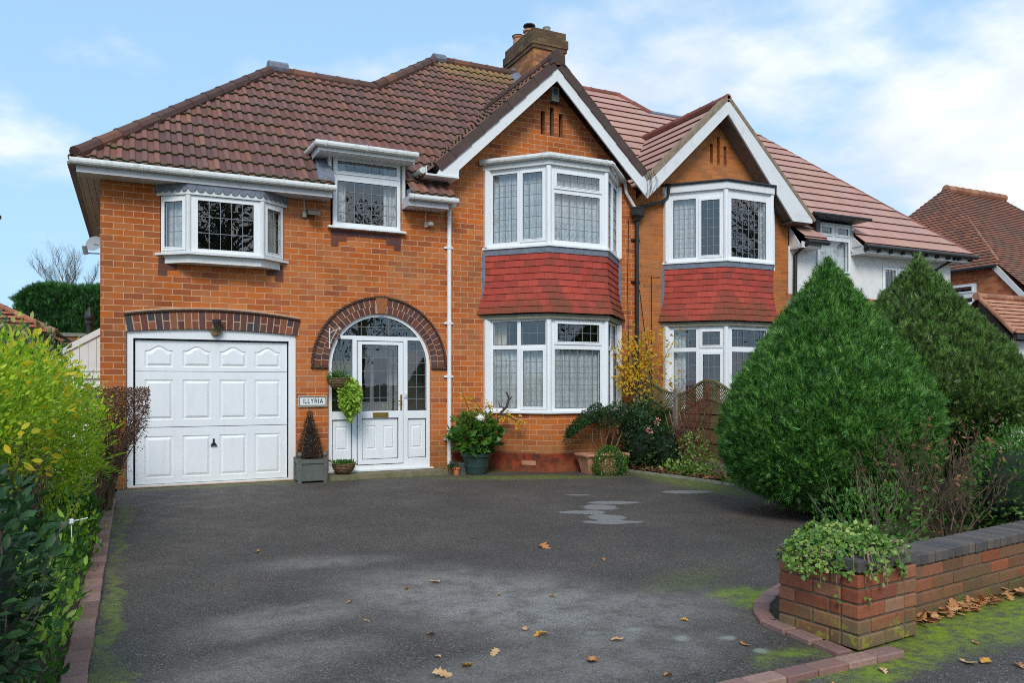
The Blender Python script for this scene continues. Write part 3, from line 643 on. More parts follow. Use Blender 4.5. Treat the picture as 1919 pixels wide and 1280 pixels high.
for i in range(n):
    a0, a1 = -.10 + 2.29 * i / n + .008, -.10 + 2.29 * (i + 1) / n - .008
    sk = lambda x, t: x + (x - 1.03) * .035 * (t - .5)
    def vb(t0, t1):
        q = []
        for a, t in ((a0, t0), (a1, t0), (a1, t1), (a0, t1)):
            b0, b1 = cb_(a, 2.118, .054), cb_(a, 2.335, .085); q.append((sk(a, t), b0 + (b1 - b0) * t))
        mb.slab(fx(FRONT), q, [], 0, .016, 1)
    if i % 2 == 0: vb(.01, .99)
    else: vb(.01, .46); vb(.54, .99)
mb.slab(fx(FRONT), [(x, cb_(x, 2.362, .09)) for x in xs] + [(x, cb_(x, 2.385, .09)) for x in reversed(xs)], [], 0, .035, 0)
for ph in (0, PI):
    mb.tube([FRONT.p(-.11 + 2.31 * i / 300, cb_(-.11 + 2.31 * i / 300, 2.348, .088) + .010 * math.cos(i * .62 + ph), .026 + .010 * math.sin(i * .62 + ph)) for i in range(301)], .0115, 5, 2)
mb.build('garage_arch', [M_mortar, M_vousG, M_rope], house)
def soldier(x0, x1, zt):
    mb = MB(); k = round((x1 - x0) / .235)
    for i in range(k): mb.pbox(FRONT, x0 + (x1 - x0) * i / k + .004, x0 + (x1 - x0) * (i + 1) / k - .004, zt - .078, zt, -.02, .006)
    for (a, b) in ((x0, x0 + .235), (x1 - .235, x1)): mb.pbox(FRONT, a + .002, b - .002, zt - .161, zt - .086, -.02, .007)
    for (a, b) in ((x0, x0 + .115), (x1 - .115, x1)): mb.pbox(FRONT, a + .002, b - .002, zt - .244, zt - .169, -.02, .006)
    mb.build('brown_brick_trim', M_vous, house)
soldier(2.655, 3.739, 3.715); soldier(.30, 1.965, 3.135)
# --- garage door
fr = MB()
inner = [(-.005, .03), (2.048, .03), (2.048, 2.03), (-.005, 2.03)]
fr.slab(fx(FRONT), [(-.085, .012), (2.145, .012), (2.145, 2.12)] + [(x, cb_(x, 2.114, .052)) for x in reversed(xs[1:-1])] + [(-.085, 2.12)], [inner], -.10, -.03)
gf = fr.build('garage_frame', M_white, house)
sill = MB(); sill.pbox(FRONT, -.08, 2.14, .004, .011, -.2, .03, 0); sill.build('threshold', M_mortar, gf)
def pshape(x0, x1, z0, z1, bump_, o):
    x0 += o; x1 -= o; z0 += o; z1 -= o
    if not bump_: return [(x0, z0), (x1, z0)] + [(x1 - (x1 - x0) * i / 16, z1) for i in range(17)]
    return [(x0, z0), (x1, z0)] + [(x1 - (x1 - x0) * i / 16, z1 + bump_ * (.5 - .5 * math.cos(2 * PI * min(max((i / 16 - .06) / .88, 0), 1)))) for i in range(17)]
def panel(mb, pl, x0, x1, z0, z1, base, bump_=0, dep=.012, m=0, wid=.05):
    lv = [(0, 0), (.012, -dep), (.02, -dep), (wid, 0.004)]; loops = []
    for o, d_ in lv: loops.append([mb.vert(pl.p(a, z, base + d_)) for a, z in pshape(x0, x1, z0, z1, bump_, o)])
    for A, B in zip(loops[:-1], loops[1:]):
        for i in range(len(A)): mb.face([A[i], A[(i + 1) % len(A)], B[(i + 1) % len(B)], B[i]], m)
    Lp = pshape(x0, x1, z0, z1, bump_, wid)
    for t in tessellate_polygon([[Vector((a, z, 0)) for a, z in Lp]]): mb.face([loops[-1][k] for k in t], m)
PC = [(.135, .495), (.615, .985), (1.10, 1.465), (1.575, 1.935)]
specs = [(a, b, 1.641, 1.868, .066) for a, b in PC] + [(a, b, .912, 1.465, 0) for a, b in PC] + [(a, b, .115, .688, 0) for a, b in PC]
gd = MB(); base = -.085
for (z0, z1) in ((.035, .806), (.814, 1.578), (1.584, 2.005)):
    hs = [pshape(a, b, c, d_, e, 0) for a, b, c, d_, e in specs if z0 < c < z1]
    loops = [[Vector((x, z, 0)) for x, z in lp] for lp in [rect(.02, 2.03, z0, z1)] + hs]; fl = [p for l_ in loops for p in l_]
    iv = [gd.vert(FRONT.p(p.x, p.y, base)) for p in fl]
    for t in tessellate_polygon(loops): gd.face([iv[k] for k in t])
for a, b, c, d_, e in specs: panel(gd, FRONT, a, b, c, d_, base, e)
gd.pbox(FRONT, -.004, 2.047, .035, 2.028, base - .05, base - .03, 1)
g = gd.build('garage_door', [M_white, M_gasket], house)
hb = MB(); hb.lathe(FRONT.p(1.02, .60, base + .01), [(.012, -.02), (.012, .035)], 10); hb.slab(fx(FRONT), [(.975, .535), (1.065, .535), (1.05, .565), (1.03, .585), (1.01, .585), (.99, .565)], [], base + .005, base + .03)
hb.build('handle', M_black, g)
# --- windows
def grid_lead(mb, pl, g, nx, nz, d, w=.0085):
    a0, a1, z0, z1 = g
    for i in range(1, nx): x = a0 + (a1 - a0) * i / nx; mb.pbox(pl, x - w / 2, x + w / 2, z0, z1, d - .003, d + .004)
    for i in range(1, nz): z = z0 + (z1 - z0) * i / nz; mb.pbox(pl, a0, a1, z - w / 2, z + w / 2, d - .003, d + .005)
def window(pl, parent, outer, lights, d0=-.06, d1=.0, name='window', mats=None):
    """lights: (a0,a1,z0,z1,sash,nx,nz)"""
    mb = MB(); lead = MB(); gl = MB(); holes = []
    for a0, a1, z0, z1, sash, nx, nz in lights:
        e = .015 if sash else 0; holes.append(rect(a0 - e, a1 + e, z0 - e, z1 + e))
    mb.slab(fx(pl), rect(*outer), holes, d0, d1)
    for a0, a1, z0, z1, sash, nx, nz in lights:
        gd_ = d1 - .018
        if sash:
            w_ = .048; mb.slab(fx(pl), rect(a0 - w_, a1 + w_, z0 - w_, z1 + w_), [rect(a0, a1, z0, z1)], d1 - .035, d1 + .016); gd_ = d1 + .001
            mb.slab(fx(pl), rect(a0 - .012, a1 + .012, z0 - .012, z1 + .012), [rect(a0 + .0, a1 - .0, z0 + .0, z1 - .0)], d1 + .0165, d1 + .021)
        gl.pts([pl.p(a0 - .004, z0 - .004, gd_), pl.p(a1 + .004, z0 - .004, gd_), pl.p(a1 + .004, z1 + .004, gd_), pl.p(a0 - .004, z1 + .004, gd_)])
        grid_lead(lead, pl, (a0, a1, z0, z1), nx, nz, gd_ + .004)
        g_ = .007
        for r_ in ((a0, a1, z0, z0 + g_), (a0, a1, z1 - g_, z1), (a0, a0 + g_, z0 + g_, z1 - g_), (a1 - g_, a1, z0 + g_, z1 - g_)):
            lead.pbox(pl, *r_, gd_ - .002, gd_ + .006, 1)
    fo = mb.build(name, mats or M_white, parent)
    gl.build('pane', M_glass, fo, recalc=False); lead.build('leading', [M_came, M_gasket], fo)
    return fo
def curtain(parent, pl, a0, a1, z0, z1, d, m=None, amp=.018, wl=.085, name='curtain'):
    mb = MB(); n = max(8, int((a1 - a0) / .012)); ph = random.uniform(0, 6); rows = []
    for z, k in ((z1, .5), ((z0 + z1) / 2, .9), (z0, 1.1)):
        rows.append([mb.vert(pl.p(a0 + (a1 - a0) * i / n, z, d + amp * k * (math.sin(2 * PI * i * (a1 - a0) / n / wl + ph + .7 * math.sin(i * .07)) + .4 * math.sin(2 * PI * i * (a1 - a0) / n / wl * 2.3 + 1)))) for i in range(n + 1)])
    for A, B in zip(rows[:-1], rows[1:]):
        for i in range(n): mb.face([A[i], A[i + 1], B[i + 1], B[i]])
    return mb.build(name, m or M_net, parent, smooth=True, recalc=False)
def poly_inset(plan, k):   # offset the bay plan outwards by k
    c = Vector(((plan[0][0] + plan[-1][0]) / 2, .3)); out = []
    pls = [PL(a, b) for a, b in zip(plan[:-1], plan[1:])]
    def isect(p, q):
        a, b = Vector((p.o.x, p.o.y)) + Vector((p.n.x, p.n.y)) * k, Vector((q.o.x, q.o.y)) + Vector((q.n.x, q.n.y)) * k
        u, v_ = Vector((p.u.x, p.u.y)), Vector((q.u.x, q.u.y)); den = u.x * v_.y - u.y * v_.x; t = ((b - a).x * v_.y - (b - a).y * v_.x) / den; return a + u * t
    for j in range(len(pls)):
        p = pls[j]; t = -(p.o.y + p.n.y * k) / p.u.y if abs(p.u.y) > 1e-6 else 0
        if j == 0: a = Vector((p.o.x, p.o.y)) + Vector((p.n.x, p.n.y)) * k; out.append(tuple(a + Vector((p.u.x, p.u.y)) * t))
        else: out.append(tuple(isect(pls[j - 1], p)))
    p = pls[-1]; a = Vector((p.o.x, p.o.y)) + Vector((p.n.x, p.n.y)) * k; t = -a.y / p.u.y; out.append(tuple(a + Vector((p.u.x, p.u.y)) * t))
    return out
def bay_ring(mb, plan, z0, z1, k0, k1, m=0, k0t=None, k1t=None):   # band round the bay between offsets k0 (inner) and k1 (outer)
    A, B = poly_inset(plan, k0), poly_inset(plan, k1); At, Bt = poly_inset(plan, k0t if k0t is not None else k0), poly_inset(plan, k1t if k1t is not None else k1)
    i = [[mb.vert(*P, z) for P in pp] for pp, z in ((A, z0), (B, z0), (At, z1), (Bt, z1))]; n = len(plan)
    for j in range(n - 1):
        mb.face([i[1][j], i[1][j + 1], i[3][j + 1], i[3][j]], m); mb.face([i[0][j + 1], i[0][j], i[2][j], i[2][j + 1]], m)
        mb.face([i[3][j], i[3][j + 1], i[2][j + 1], i[2][j]], m); mb.face([i[0][j], i[0][j + 1], i[1][j + 1], i[1][j]], m)
    for j in (0, n - 1): mb.face([i[0][j], i[1][j], i[3][j], i[2][j]], m)
def bay_cap(mb, plan, k, z0, z1, m=0):
    P = poly_inset(plan, k); P = [(P[0][0], .05)] + P + [(P[-1][0], .05)]; mb.slab(lambda a, b, d: (a, b, d), P, [], z0, z1, m)
def hung(mb, plan, z0, z1):
    pr = lambda z: .015 + .10 * max(0, (3.15 - z) / .6) ** 1.6
    n = 9; h = (z1 - z0) / n; u = 0
    for i in range(n):
        za, zb = z0 + i * h, z0 + (i + 1) * h; A = poly_inset(plan, pr(za) + .015); B = poly_inset(plan, pr(zb) + .002); A0 = poly_inset(plan, pr(za) - .02); u = 0
        for j in range(len(plan) - 1):
            l = math.hypot(A[j + 1][0] - A[j][0], A[j + 1][1] - A[j][1]); v_ = i * .106
            for s_ in range(6):     # individual tiles with slight unevenness
                t0, t1 = s_ / 6, (s_ + 1) / 6
                lerp = lambda P, t: (P[j][0] + (P[j + 1][0] - P[j][0]) * t, P[j][1] + (P[j + 1][1] - P[j][1]) * t)
                a0, a1, b0, b1, c0, c1 = lerp(A, t0), lerp(A, t1), lerp(B, t0), lerp(B, t1), lerp(A0, t0), lerp(A0, t1); dz = random.uniform(-.003, .003)
                mb.pts([(*a0, za + dz), (*a1, za + dz), (*b1, zb), (*b0, zb)], 0, [(u + l * t0, v_ + .002), (u + l * t1, v_ + .002), (u + l * t1, v_ + .104), (u + l * t0, v_ + .104)])
                mb.pts([(*c0, za + dz), (*c1, za + dz), (*a1, za + dz), (*a0, za + dz)], 1)
            u += l
def bay(parent, plan, upper, lower, black=False, name_g=M_gut):
    MBK = M_brickN if black else M_brick
    sides = [PL(a, b) for a, b in zip(plan[:-1], plan[1:])]
    b_ = MB(); bay_ring(b_, plan, 0, .93, -.22, 0); b_.build('bay_base', MBK, parent)
    for band, (zb, zt, spec) in enumerate(((.985, 2.43, lower), (3.64, 4.86, upper))):
        for j, pl in enumerate(sides):
            fo = window(pl, parent, (.035, pl.len - .035, zb - .02, zt + .015), spec[j], d0=-.075, d1=-.005, name='bay_window')
            if j == 0:
                for q in (plan[0], plan[1], plan[2], plan[3]):
                    po = MB(); c = 1 if q in (plan[1], plan[2]) else 0
                    
                    if not c: po.box(q[0] - .05, q[0] + .05, q[1] - .07, q[1] + .09, zb - .02, zt + .014)
                    if c: po.tube([(q[0], q[1] + .012, zb - .02), (q[0], q[1] + .012, zt + .014)], .045, 10)
                    po.build('corner_post', M_white, fo)
            if band == 1:
                if not black: curtain(fo, pl, .06, pl.len - .06, zb, zt, -.115)
                elif j == 0: curtain(fo, pl, .06, .52, zb, zt, -.115)
                else: curtain(fo, pl, pl.len - .22, pl.len - .06, zb, zt, -.12)
            elif not black:
                curtain(fo, pl, .06, pl.len - .06, zb, 2.0, -.115); 
                if j == 0: curtain(fo, pl, .06, .27, 1.4, zt, -.22, M_drape, .02, .07)
            if black and j == 0: curtain(fo, pl, .06, .34, zb, zt, -.15)
    for zb in (.935, 3.585): s_ = MB(); bay_ring(s_, plan, zb, zb + .032, -.10, .055); s_.build('bay_sill', M_white, parent)
    h = MB(); bay_ring(h, plan, 2.445, 2.52, -.10, .06); bay_cap(h, plan, -.12, 2.447, 2.50); h.build('bay_soffit', M_conc, parent)
    t = MB(); hung(t, plan, 2.535, 3.50); t.build('hung_tiles', [M_hung, M_edge], parent, recalc=False)
    l = MB(); bay_ring(l, plan, 3.49, 3.582, -.05, .032, 0)
    for pl_, k in ((plan[0], -1), (plan[-1], 1)):
        for i in range(13): z = 2.55 + i * .075; l.slab(fx(FRONT), [(pl_[0] + k * .01, z), (pl_[0] + k * (.085 + .06 * max(0, (3.0 - z))), z - .02), (pl_[0] + k * (.075 + .06 * max(0, (3.0 - z))), z + .06), (pl_[0] + k * .01, z + .075)], [], -.01, .012 - .0006 * i)
    l.build('lead_flashing', M_lead, parent)
    f = MB(); bay_ring(f, plan, 4.876, 5.0, -.10, .05, 0); bay_cap(f, plan, .045, 5.0, 5.03, 1)
    bay_ring(f, plan, 4.80, 4.874, -.3, -.09, 0)
    f.slab(lambda a, b, d: (a, b, d), [(plan[0][0] - .02, -.02), (plan[1][0], -.55), (plan[2][0], -.55), (plan[3][0] + .02, -.02)], [], 5.031, 5.045, 1)
    f.build('bay_fascia', [M_white2 if not black else M_barge, M_lead], parent)
    g_ = MB(); P = poly_inset(plan, .095 if not black else .07); zg = 5.0 if not black else 5.02; r_ = .046 if not black else .022
    g_.tube([(*p, zg) for p in ([(P[0][0] + .01, P[0][1] - .02)] + P[1:-1] + [(P[-1][0], P[-1][1] - .04)])], r_, 10)
    if not black:
        for a, b in zip(P[:-1], P[1:]):
            for t in (.08, .5, .92): q = (a[0] + (b[0] - a[0]) * t, a[1] + (b[1] - a[1]) * t); dd = Vector((b[0] - a[0], b[1] - a[1], 0)).normalized() * .012; g_.tube([Vector((*q, zg)) - dd, Vector((*q, zg)) + dd], r_ + .006, 10)
    g_.build('gutter', name_g, parent)
bay1 = [(5.19, 0), (5.92, -.8), (6.98, -.8), (7.716, 0)]
UP1 = [[(.114, .540, 3.695, 4.80, 0, 4, 6), (.640, .975, 3.725, 4.78, 1, 3, 6)],
       [(.13, .925, 4.555, 4.755, 1, 6, 2), (.10, .94, 3.695, 4.44, 0, 6, 4)],
       [(.10, .50, 3.695, 4.80, 0, 4, 6), (.60, .975, 3.725, 4.78, 1, 3, 6)]]
LO1 = [[(.119, .54, 2.03, 2.41, 0, 3, 2), (.60, 1.02, 2.03, 2.41, 0, 3, 2), (.119, .54, 1.015, 1.965, 0, 3, 5), (.648, .985, 1.045, 1.935, 1, 3, 5)],
       [(.145, .92, 2.085, 2.365, 1, 5, 2), (.105, .95, 1.015, 1.96, 0, 6, 5)],
       [(.08, .46, 2.03, 2.41, 0, 3, 2), (.55, .96, 2.03, 2.41, 0, 3, 2), (.08, .46, 1.015, 1.965, 0, 3, 5), (.60, .96, 1.045, 1.935, 1, 3, 5)]]
bay(house, bay1, UP1, LO1)
# bow window over the garage
bow = [(.33, 0), (.67, -.28), (1.63, -.28), (1.97, 0)]
for j, (a, b) in enumerate(zip(bow[:-1], bow[1:])):
    pl = PL(a, b); sp_ = [(.075, .355, 3.275, 3.89, 1, 2, 3), (.117, .845, 3.25, 3.91, 0, 5, 3), (.085, .365, 3.275, 3.89, 1, 2, 3)][j]
    fo = window(pl, house, (.01, pl.len - .01, 3.20, 3.97), [sp_], d0=-.05, d1=.0, name='bow_window')
    if j != 1: curtain(fo, pl, .05, .30 if j == 0 else .40, 3.22, 3.96, -.10, M_net if j == 0 else M_drape, .012, .08)
    else: curtain(fo, PL((.4, .2), u=(1, 0)), .0, .22, 3.2, 4.0, 0, M_drape)
mb = MB()
for q in bow[1:3]: mb.tube([(q[0], q[1] + .01, 3.20), (q[0], q[1] + .01, 3.975)], .035, 10)
bay_ring(mb, bow, 3.975, 4.05, -.06, .03); bay_ring(mb, bow, 3.165, 3.198, -.10, .045); bay_cap(mb, bow, -.03, 3.06, 3.163)
mb.build('bow_surround', M_white2, house)
mb = MB(); bay_ring(mb, bow, 4.055, 4.125, -.05, .045); bay_cap(mb, bow, .04, 4.126, 4.135)
for j, (a, b) in enumerate(zip(poly_inset(bow, .034)[:-1], poly_inset(bow, .034)[1:])):
    pl = PL(a, b); k = round(pl.len / .105); wd = pl.len / k
    for i in range(k):
        c = (i + .5) * wd; mb.slab(fx(pl), [(c - wd / 2 + .004, 4.11)] + [(c + wd * .46 * math.cos(t), 4.055 - .045 * math.sin(t)) for t in np.linspace(PI, 0, 9)] + [(c + wd / 2 - .004, 4.11)], [], .0, .012)
mb.build('scalloped_lead_canopy', M_lead, house)
# dormer window
fo = window(FRONT, house, (2.685, 3.722, 3.772, 4.845), [(2.745, 3.655, 4.60, 4.745, 1, 7, 1), (2.745, 3.665, 3.83, 4.455, 0, 7, 4)], d0=-.05, d1=.035, name='dormer_window')
mb = MB(); mb.pbox(FRONT, 2.60, 3.80, 3.735, 3.765, -.05, .09); mb.build('sill', M_white, fo)
curtain(fo, PL((2.7, .12), u=(1, 0)), 0, .2, 3.77, 4.8, 0, M_net); curtain(fo, PL((3.5, .12), u=(1, 0)), 0, .2, 3.77, 4.8, 0, M_net)
mb = MB()
for x, s_ in ((2.655, -1), (3.752, 1)):
    x0, x1 = sorted((x, x + s_ * .045)); x1 = max(x0 + .03, x1)
    i = [(x0, -.07, 4.22), (x1, -.07, 4.22), (x1, -.07, 4.87), (x0, -.07, 4.87)]
    mb.box(x0, x1, -.05, .03, 4.2, 4.87)
    mb.slab(lambda a, b, d: (d, a, b), [(.031, 4.30), (.031, 4.87), (.75, 4.87), (.28, 4.45)], [], x0, x1)
mb.box(2.40, 3.86, -.33, .30, 4.875, 4.885); mb.box(2.40, 3.86, -.33, -.312, 4.79, 4.873); mb.box(2.40, 2.418, -.31, .3, 4.76, 4.873); mb.box(3.842, 3.86, -.31, .3, 4.76, 4.873); mb.box(2.42, 3.84, -.31, .30, 4.785, 4.80)
mb.build('dormer_cheeks', M_white2, house)
mb = MB(); mb.box(2.36, 3.90, -.36, .55, 4.888, 4.915); 
for k in range(5): y0, y1 = -.34 + k * .15, -.34 + (k + 1) * .15 + .01; z0, z1 = 4.375 + (y0 + .35) * .9, 4.37 + (y1 + .35) * .9; xa = 2.40 + .02 * k; mb.hexa([(xa, y0, z0 - .03), (2.64, y0, z0 - .03), (2.64, y1, z1 - .03), (xa, y1, z1 - .03), (xa, y0, z0 + .012), (2.64, y0, z0 + .02), (2.64, y1, z1 + .012), (xa, y1, z1 + .004)])
mb.box(3.80, 3.9, -.30, -.1, 4.28, 4.40)
mb.build('dormer_lead', M_lead, house)
mb = MB(); gx = lambda A, B, r=.05: mb.tube([A, B], r, 12)
mb.tube([(2.36, .35, 4.90), (2.36, -.37, 4.88), (3.90, -.37, 4.88)], .045, 10)
for x in (2.5, 3.1, 3.7): mb.tube([(x - .012, -.37, 4.88), (x + .012, -.37, 4.88)], .052, 10)
# main gutters
mb.tube([(-.73, -.40, 4.24), (2.64, -.40, 4.24)], .045, 12); mb.tube([(3.74, -.40, 4.24), (4.54, -.40, 4.24)], .045, 12)
for x in (-.5, .1, .7, 1.3, 1.9, 2.5, 3.8, 4.45): mb.tube([(x - .012, -.40, 4.24), (x + .012, -.40, 4.24)], .050, 12)
mb.tube([(3.99, -.32, 4.68), (3.99, .08, 4.68)], .05, 10)
mb.build('gutter', M_gut, house)
mb = MB(); mb.box(-.66, 2.60, -.345, -.325, 4.115, 4.27); mb.box(-.66, -.64, -.325, 5.2, 4.115, 4.27); mb.box(3.755, 4.40, -.345, -.325, 4.115, 4.27); mb.box(2.58, 2.60, -.325, 0, 4.115, 4.27); mb.box(3.755, 3.775, -.325, -.01, 4.115, 4.27); mb.box(4.38, 4.40, -.325, -.01, 4.115, 4.27)
for i in range(4): mb.box(-.64, 2.58, -.32 + i * .08, -.245 + i * .08 , 4.125, 4.135); mb.box(3.78, 4.38, -.32 + i * .08, -.245 + i * .08, 4.125, 4.135)
for i in range(3): mb.box(-.636 + i * .08, -.561 + i * .08, .0, 5.2, 4.127, 4.137)
mb.build('fascia', M_fascia, house)
mb = MB()
for i in range(19): mb.hexa([(-.76, -.36 + i * .30, 4.20), (-.65, -.36 + i * .30, 4.20), (-.65, -.075 + i * .30, 4.20), (-.76, -.075 + i * .30, 4.20), (-.76, -.36 + i * .30, 4.235), (-.65, -.36 + i * .30, 4.26), (-.65, -.075 + i * .30, 4.26), (-.76, -.075 + i * .30, 4.235)])
mb.build('eaves_tiles', noisy('grey_tile_underside', (.30, .25, .23), (.20, .16, .15), 12), house)
# roof tiles
US = rollus(-.5, 10)
X0 = -.72
gab = lambda v: (6.31 - (6.80 - zv(v)) / .955) - X0 + .12
vd = vy(.33); ve = vy(2.52); vm = vy(4.10)
hipu = lambda v: (-.69 + v * CS) - X0; c_ = lambda k: (lambda v: k - X0)
vg = (4.72 - E0[1]) / SN; vr = (6.72 - E0[1]) / SN
hipm = lambda v: (4.06 + (yv(v) - 2.52) * 1.11) - X0
mb = MB()
tiles(mb, (X0, E0[0], E0[1]), (1, 0, 0), (0, CS, SN), [(-.04, vd, hipu, c_(2.635)), (-.04, vg, c_(3.80), c_(4.50)), (vg, vd, c_(3.80), gab), (vd, min(vr, ve), hipu, gab), (min(vr, ve), ve, hipu, c_(8.1)), (ve, max(ve, vr), hipm, gab), (max(ve, vr), vm, hipm, c_(8.1)), ((5.0 - E0[1]) / SN, vr, lambda v: 6.31 + (6.80 - zv(v)) / .955 - X0 - .15, c_(8.1))], .33, roll, US)
# gable slopes of the projecting bay, side and back slopes
gs = Vector((1, 0, .955)).normalized(); gl_ = Vector((-1, 0, .955)).normalized()
gz = lambda v, z0: z0 + v * gs.z
tiles(mb, (3.98, -.36, 4.575), (0, 1, 0), gs, [(0, 3.22, lambda v: 0, lambda v: max(.45, (gz(v, 4.575) - 4.30) / .9 + .15))], .33, roll, US)
tiles(mb, (8.09, -.36, 5.10), (0, 1, 0), gl_, [(0, 2.46, lambda v: 0, lambda v: max(.45, (gz(v, 5.10) - 4.30) / .9 + .15))], .33, roll, US)
tiles(mb, (-.72, 5.41, 4.30), (0, -1, 0), (CS, 0, SN), [(-.03, ve, lambda v: v * CS, lambda v: 5.75 - v * CS)], .33, roll, US)
mb.pts([(4.06, 2.52, 6.84), (5.82, 4.1, 8.25), (3.3, 8.55, 4.3), (3.3, 2.52, 6.0)], 2)
mb.pts([(2.15, 2.52, 6.86), (4.06, 2.52, 6.86), (4.06, 5.41, 4.3), (-.72, 5.41, 4.3)], 2); mb.pts([(5.82, 4.1, 8.26), (8.1, 4.1, 8.26), (8.1, 8.55, 4.3), (3.3, 8.55, 4.3)], 2)
rf = mb.build('roof', [M_tile, M_mossfront, M_edge], house, recalc=False)
rows(rf, M_ridge, [((-.66, -.33, 4.34), (2.17, 2.50, 6.89), .10), ((4.02, 2.50, 6.90), (5.82, 4.1, 8.32), .11)], 'hip_tiles')
rows(rf, M_ridge, [((2.17, 2.52, 6.90), (4.08, 2.52, 6.90), .10), ((5.82, 4.1, 8.32), (8.1, 4.1, 8.32), .10), ((6.31, -.39, 6.80), (6.31, 2.4, 6.80), .125)])
mb = MB(); mb.tube([(2.12, 2.48, 6.95), (2.45, 2.53, 6.97)], .112, 10); mb.build('ridge_lead', M_lead, rf); mb = MB(); mb.tube([(5.74, 4.05, 8.32), (6.0, 4.1, 8.35)], .11, 10); mb.box(7.45, 7.76, 3.2, 3.8, 7.6, 7.95) if 0 else None
mb.build('ridge_lead', M_lead, rf)
# verge tiles and barge boards
GP = PL((0, -.36), u=(1, 0))
def verge(parent, xa, za, xt, zt, m_v, m_b, seg=.34, vh=.15, bh=.17):
    A, B = Vector((xa, za)), Vector((xt, zt)); l = (B - A).length; d_ = (B - A) / l; nn = Vector((-d_.y, d_.x)) * (1 if d_.x > 0 else -1); k = round(l / seg); v_ = MB()
    for i in range(k):
        a = A + d_ * (l * i / k); b = A + d_ * (l * (i + 1) / k + .02); off = .0
        v_.slab(fx(GP), [tuple(a + nn * (off)), tuple(b + nn * (off - .012)), tuple(b - nn * (vh - .0 + .012)), tuple(a - nn * vh)], [], -.20, .02 - .010 * 0 + (.006 if i % 2 else 0))
    v_.build('verge_tiles', m_v, parent)
def barge(parent, pts, m):
    b_ = MB(); b_.slab(fx(GP), pts, [], -.03, 0); b_.build('barge_board', m, parent)
verge(rf, 4.17, 4.80, 6.33, 6.86, M_verge, None); verge(rf, 8.10, 5.14, 6.30, 6.86, M_verge, None)
mb = MB(); mb.slab(fx(GP), [(6.31, 6.92), (6.20, 6.86), (6.17, 6.66), (6.31, 6.74), (6.45, 6.66), (6.42, 6.86)], [], -.15, .035); mb.build('apex_tile', M_verge, rf)
barge(rf, [(4.20, 4.63), (4.56, 4.63), (4.57, 4.74), (6.31, 6.42), (8.11, 4.66), (8.11, 4.96), (6.31, 6.70), (4.30, 4.80)], M_barge)
mb = MB(); mb.box(4.02, 4.56, -.385, .0, 4.60, 4.628); mb.box(4.02, 4.035, -.385, 0, 4.628, 4.74); mb.build('verge_soffit', M_white2, rf)
# chimney
mb = MB(); cx0, cx1, cy0, cy1 = 7.72, 8.50, 3.25, 4.65
mb.box(cx0, cx1, cy0, cy1, 6.2, 8.62); ch = mb.build('chimney', M_chim, rf); mb = MB(); mb.box(cx0 - .03, cx1 + .03, cy0 - .03, cy1 + .03, 8.62, 8.70); mb.box(cx0 - .05, cx1 + .05, cy0 - .05, cy1 + .05, 8.70, 8.88); mb.box(cx0 - .01, cx1 + .01, cy0 - .01, cy1 + .01, 8.88, 9.05)
mb.build('chimney_corbel', M_chimtop, ch)
mb = MB(); mb.lathe((7.92, 4.4, 9.05), [(.13, 0), (.14, .02), (.12, .06), (.11, .22), (.13, .25), (.13, .29), (.10, .29)], 16); mb.lathe((8.0, 4.0, 9.05), [(.12, 0), (.11, .22), (.14, .24), (.14, .28)], 16)
mb.build('chimney_pot', M_terra, ch)
mb = MB(); mb.lathe((8.0, 4.0, 9.33), [(.06, 0), (.06, .08), (.14, .09), (.13, .12), (.02, .15)], 16, 0); mb.lathe((7.92, 4.4, 9.34), [(.15, 0), (.02, .06)], 12); mb.build('cowl', M_black, ch)
mb = MB(); mb.lathe((8.12, 3.4, 9.05), [(.09, 0), (.08, .10), (.09, .12), (.05, .12)], 12); mb.build('capped_flue', M_conc, ch); mb = MB(); mb.lathe((8.4, 3.5, 9.05), [(.08, 0), (.07, .06), (.03, .08)], 12); mb.build('capped_flue', M_conc, ch)
mb = MB(); mb.hexa([(cx0 - .20, 3.75, 8.02), (cx0 + .01, 3.75, 8.02), (cx0 + .01, 4.2, 8.40), (cx0 - .20, 4.2, 8.40), (cx0 - .16, 3.72, 8.06), (cx0 + .01, 3.72, 8.12), (cx0 + .01, 4.2, 8.52), (cx0 - .12, 4.2, 8.45)]); mb.box(4.9, 5.0, .2, .32, 4.6, 4.7) if 0 else None
mb.build('chimney_flashing', M_lead, ch)
# drainpipe, porch door ------------------------------------------------
mb = MB(); mb.tube([(4.525, -.05, 4.22), (4.525, -.05, .12)], .034, 12)
for z in (.5, 1.5, 2.35, 3.55): mb.tube([(4.525, -.05, z), (4.525, -.05, z + .05)], .04, 12); mb.box(4.45, 4.60, -.03, 0, z + .01, z + .04)
mb.tube([(4.525, -.05, 4.20), (4.51, -.30, 4.20)], .036, 10)
mb.build('downpipe', M_white, house)
r_ = .747; C0 = (3.425, 1.69)
def arcx(z): return math.sqrt(max(0, r_ ** 2 - (z - C0[1]) ** 2))
tl = math.degrees(math.asin((2.085 - C0[1]) / r_)); tf_ = math.degrees(math.asin((2.140 - C0[1]) / r_))
fan = arc(*C0, r_, tf_, 180 - tf_, 24)
def side_l(x_in): 
    pts = [(x_in, .99), (x_in, 2.085)] + arc(*C0, r_, 180 - tl, 180, 10)
    return pts + [(C0[0] - r_, .99)]
def side_r(x_in):
    return [(x_in, .99)] + [(C0[0] + r_, .99)] + list(arc(*C0, r_, 0, tl, 10)) + [(x_in, 2.085)]
SL, SR = side_l(2.99), side_r(3.858)
fro = [(4.225, .065), (4.225, 1.69)] + arc(*C0, .80, 0, 180, 40)[1:-1] + [(2.625, 1.69), (2.625, .065)]
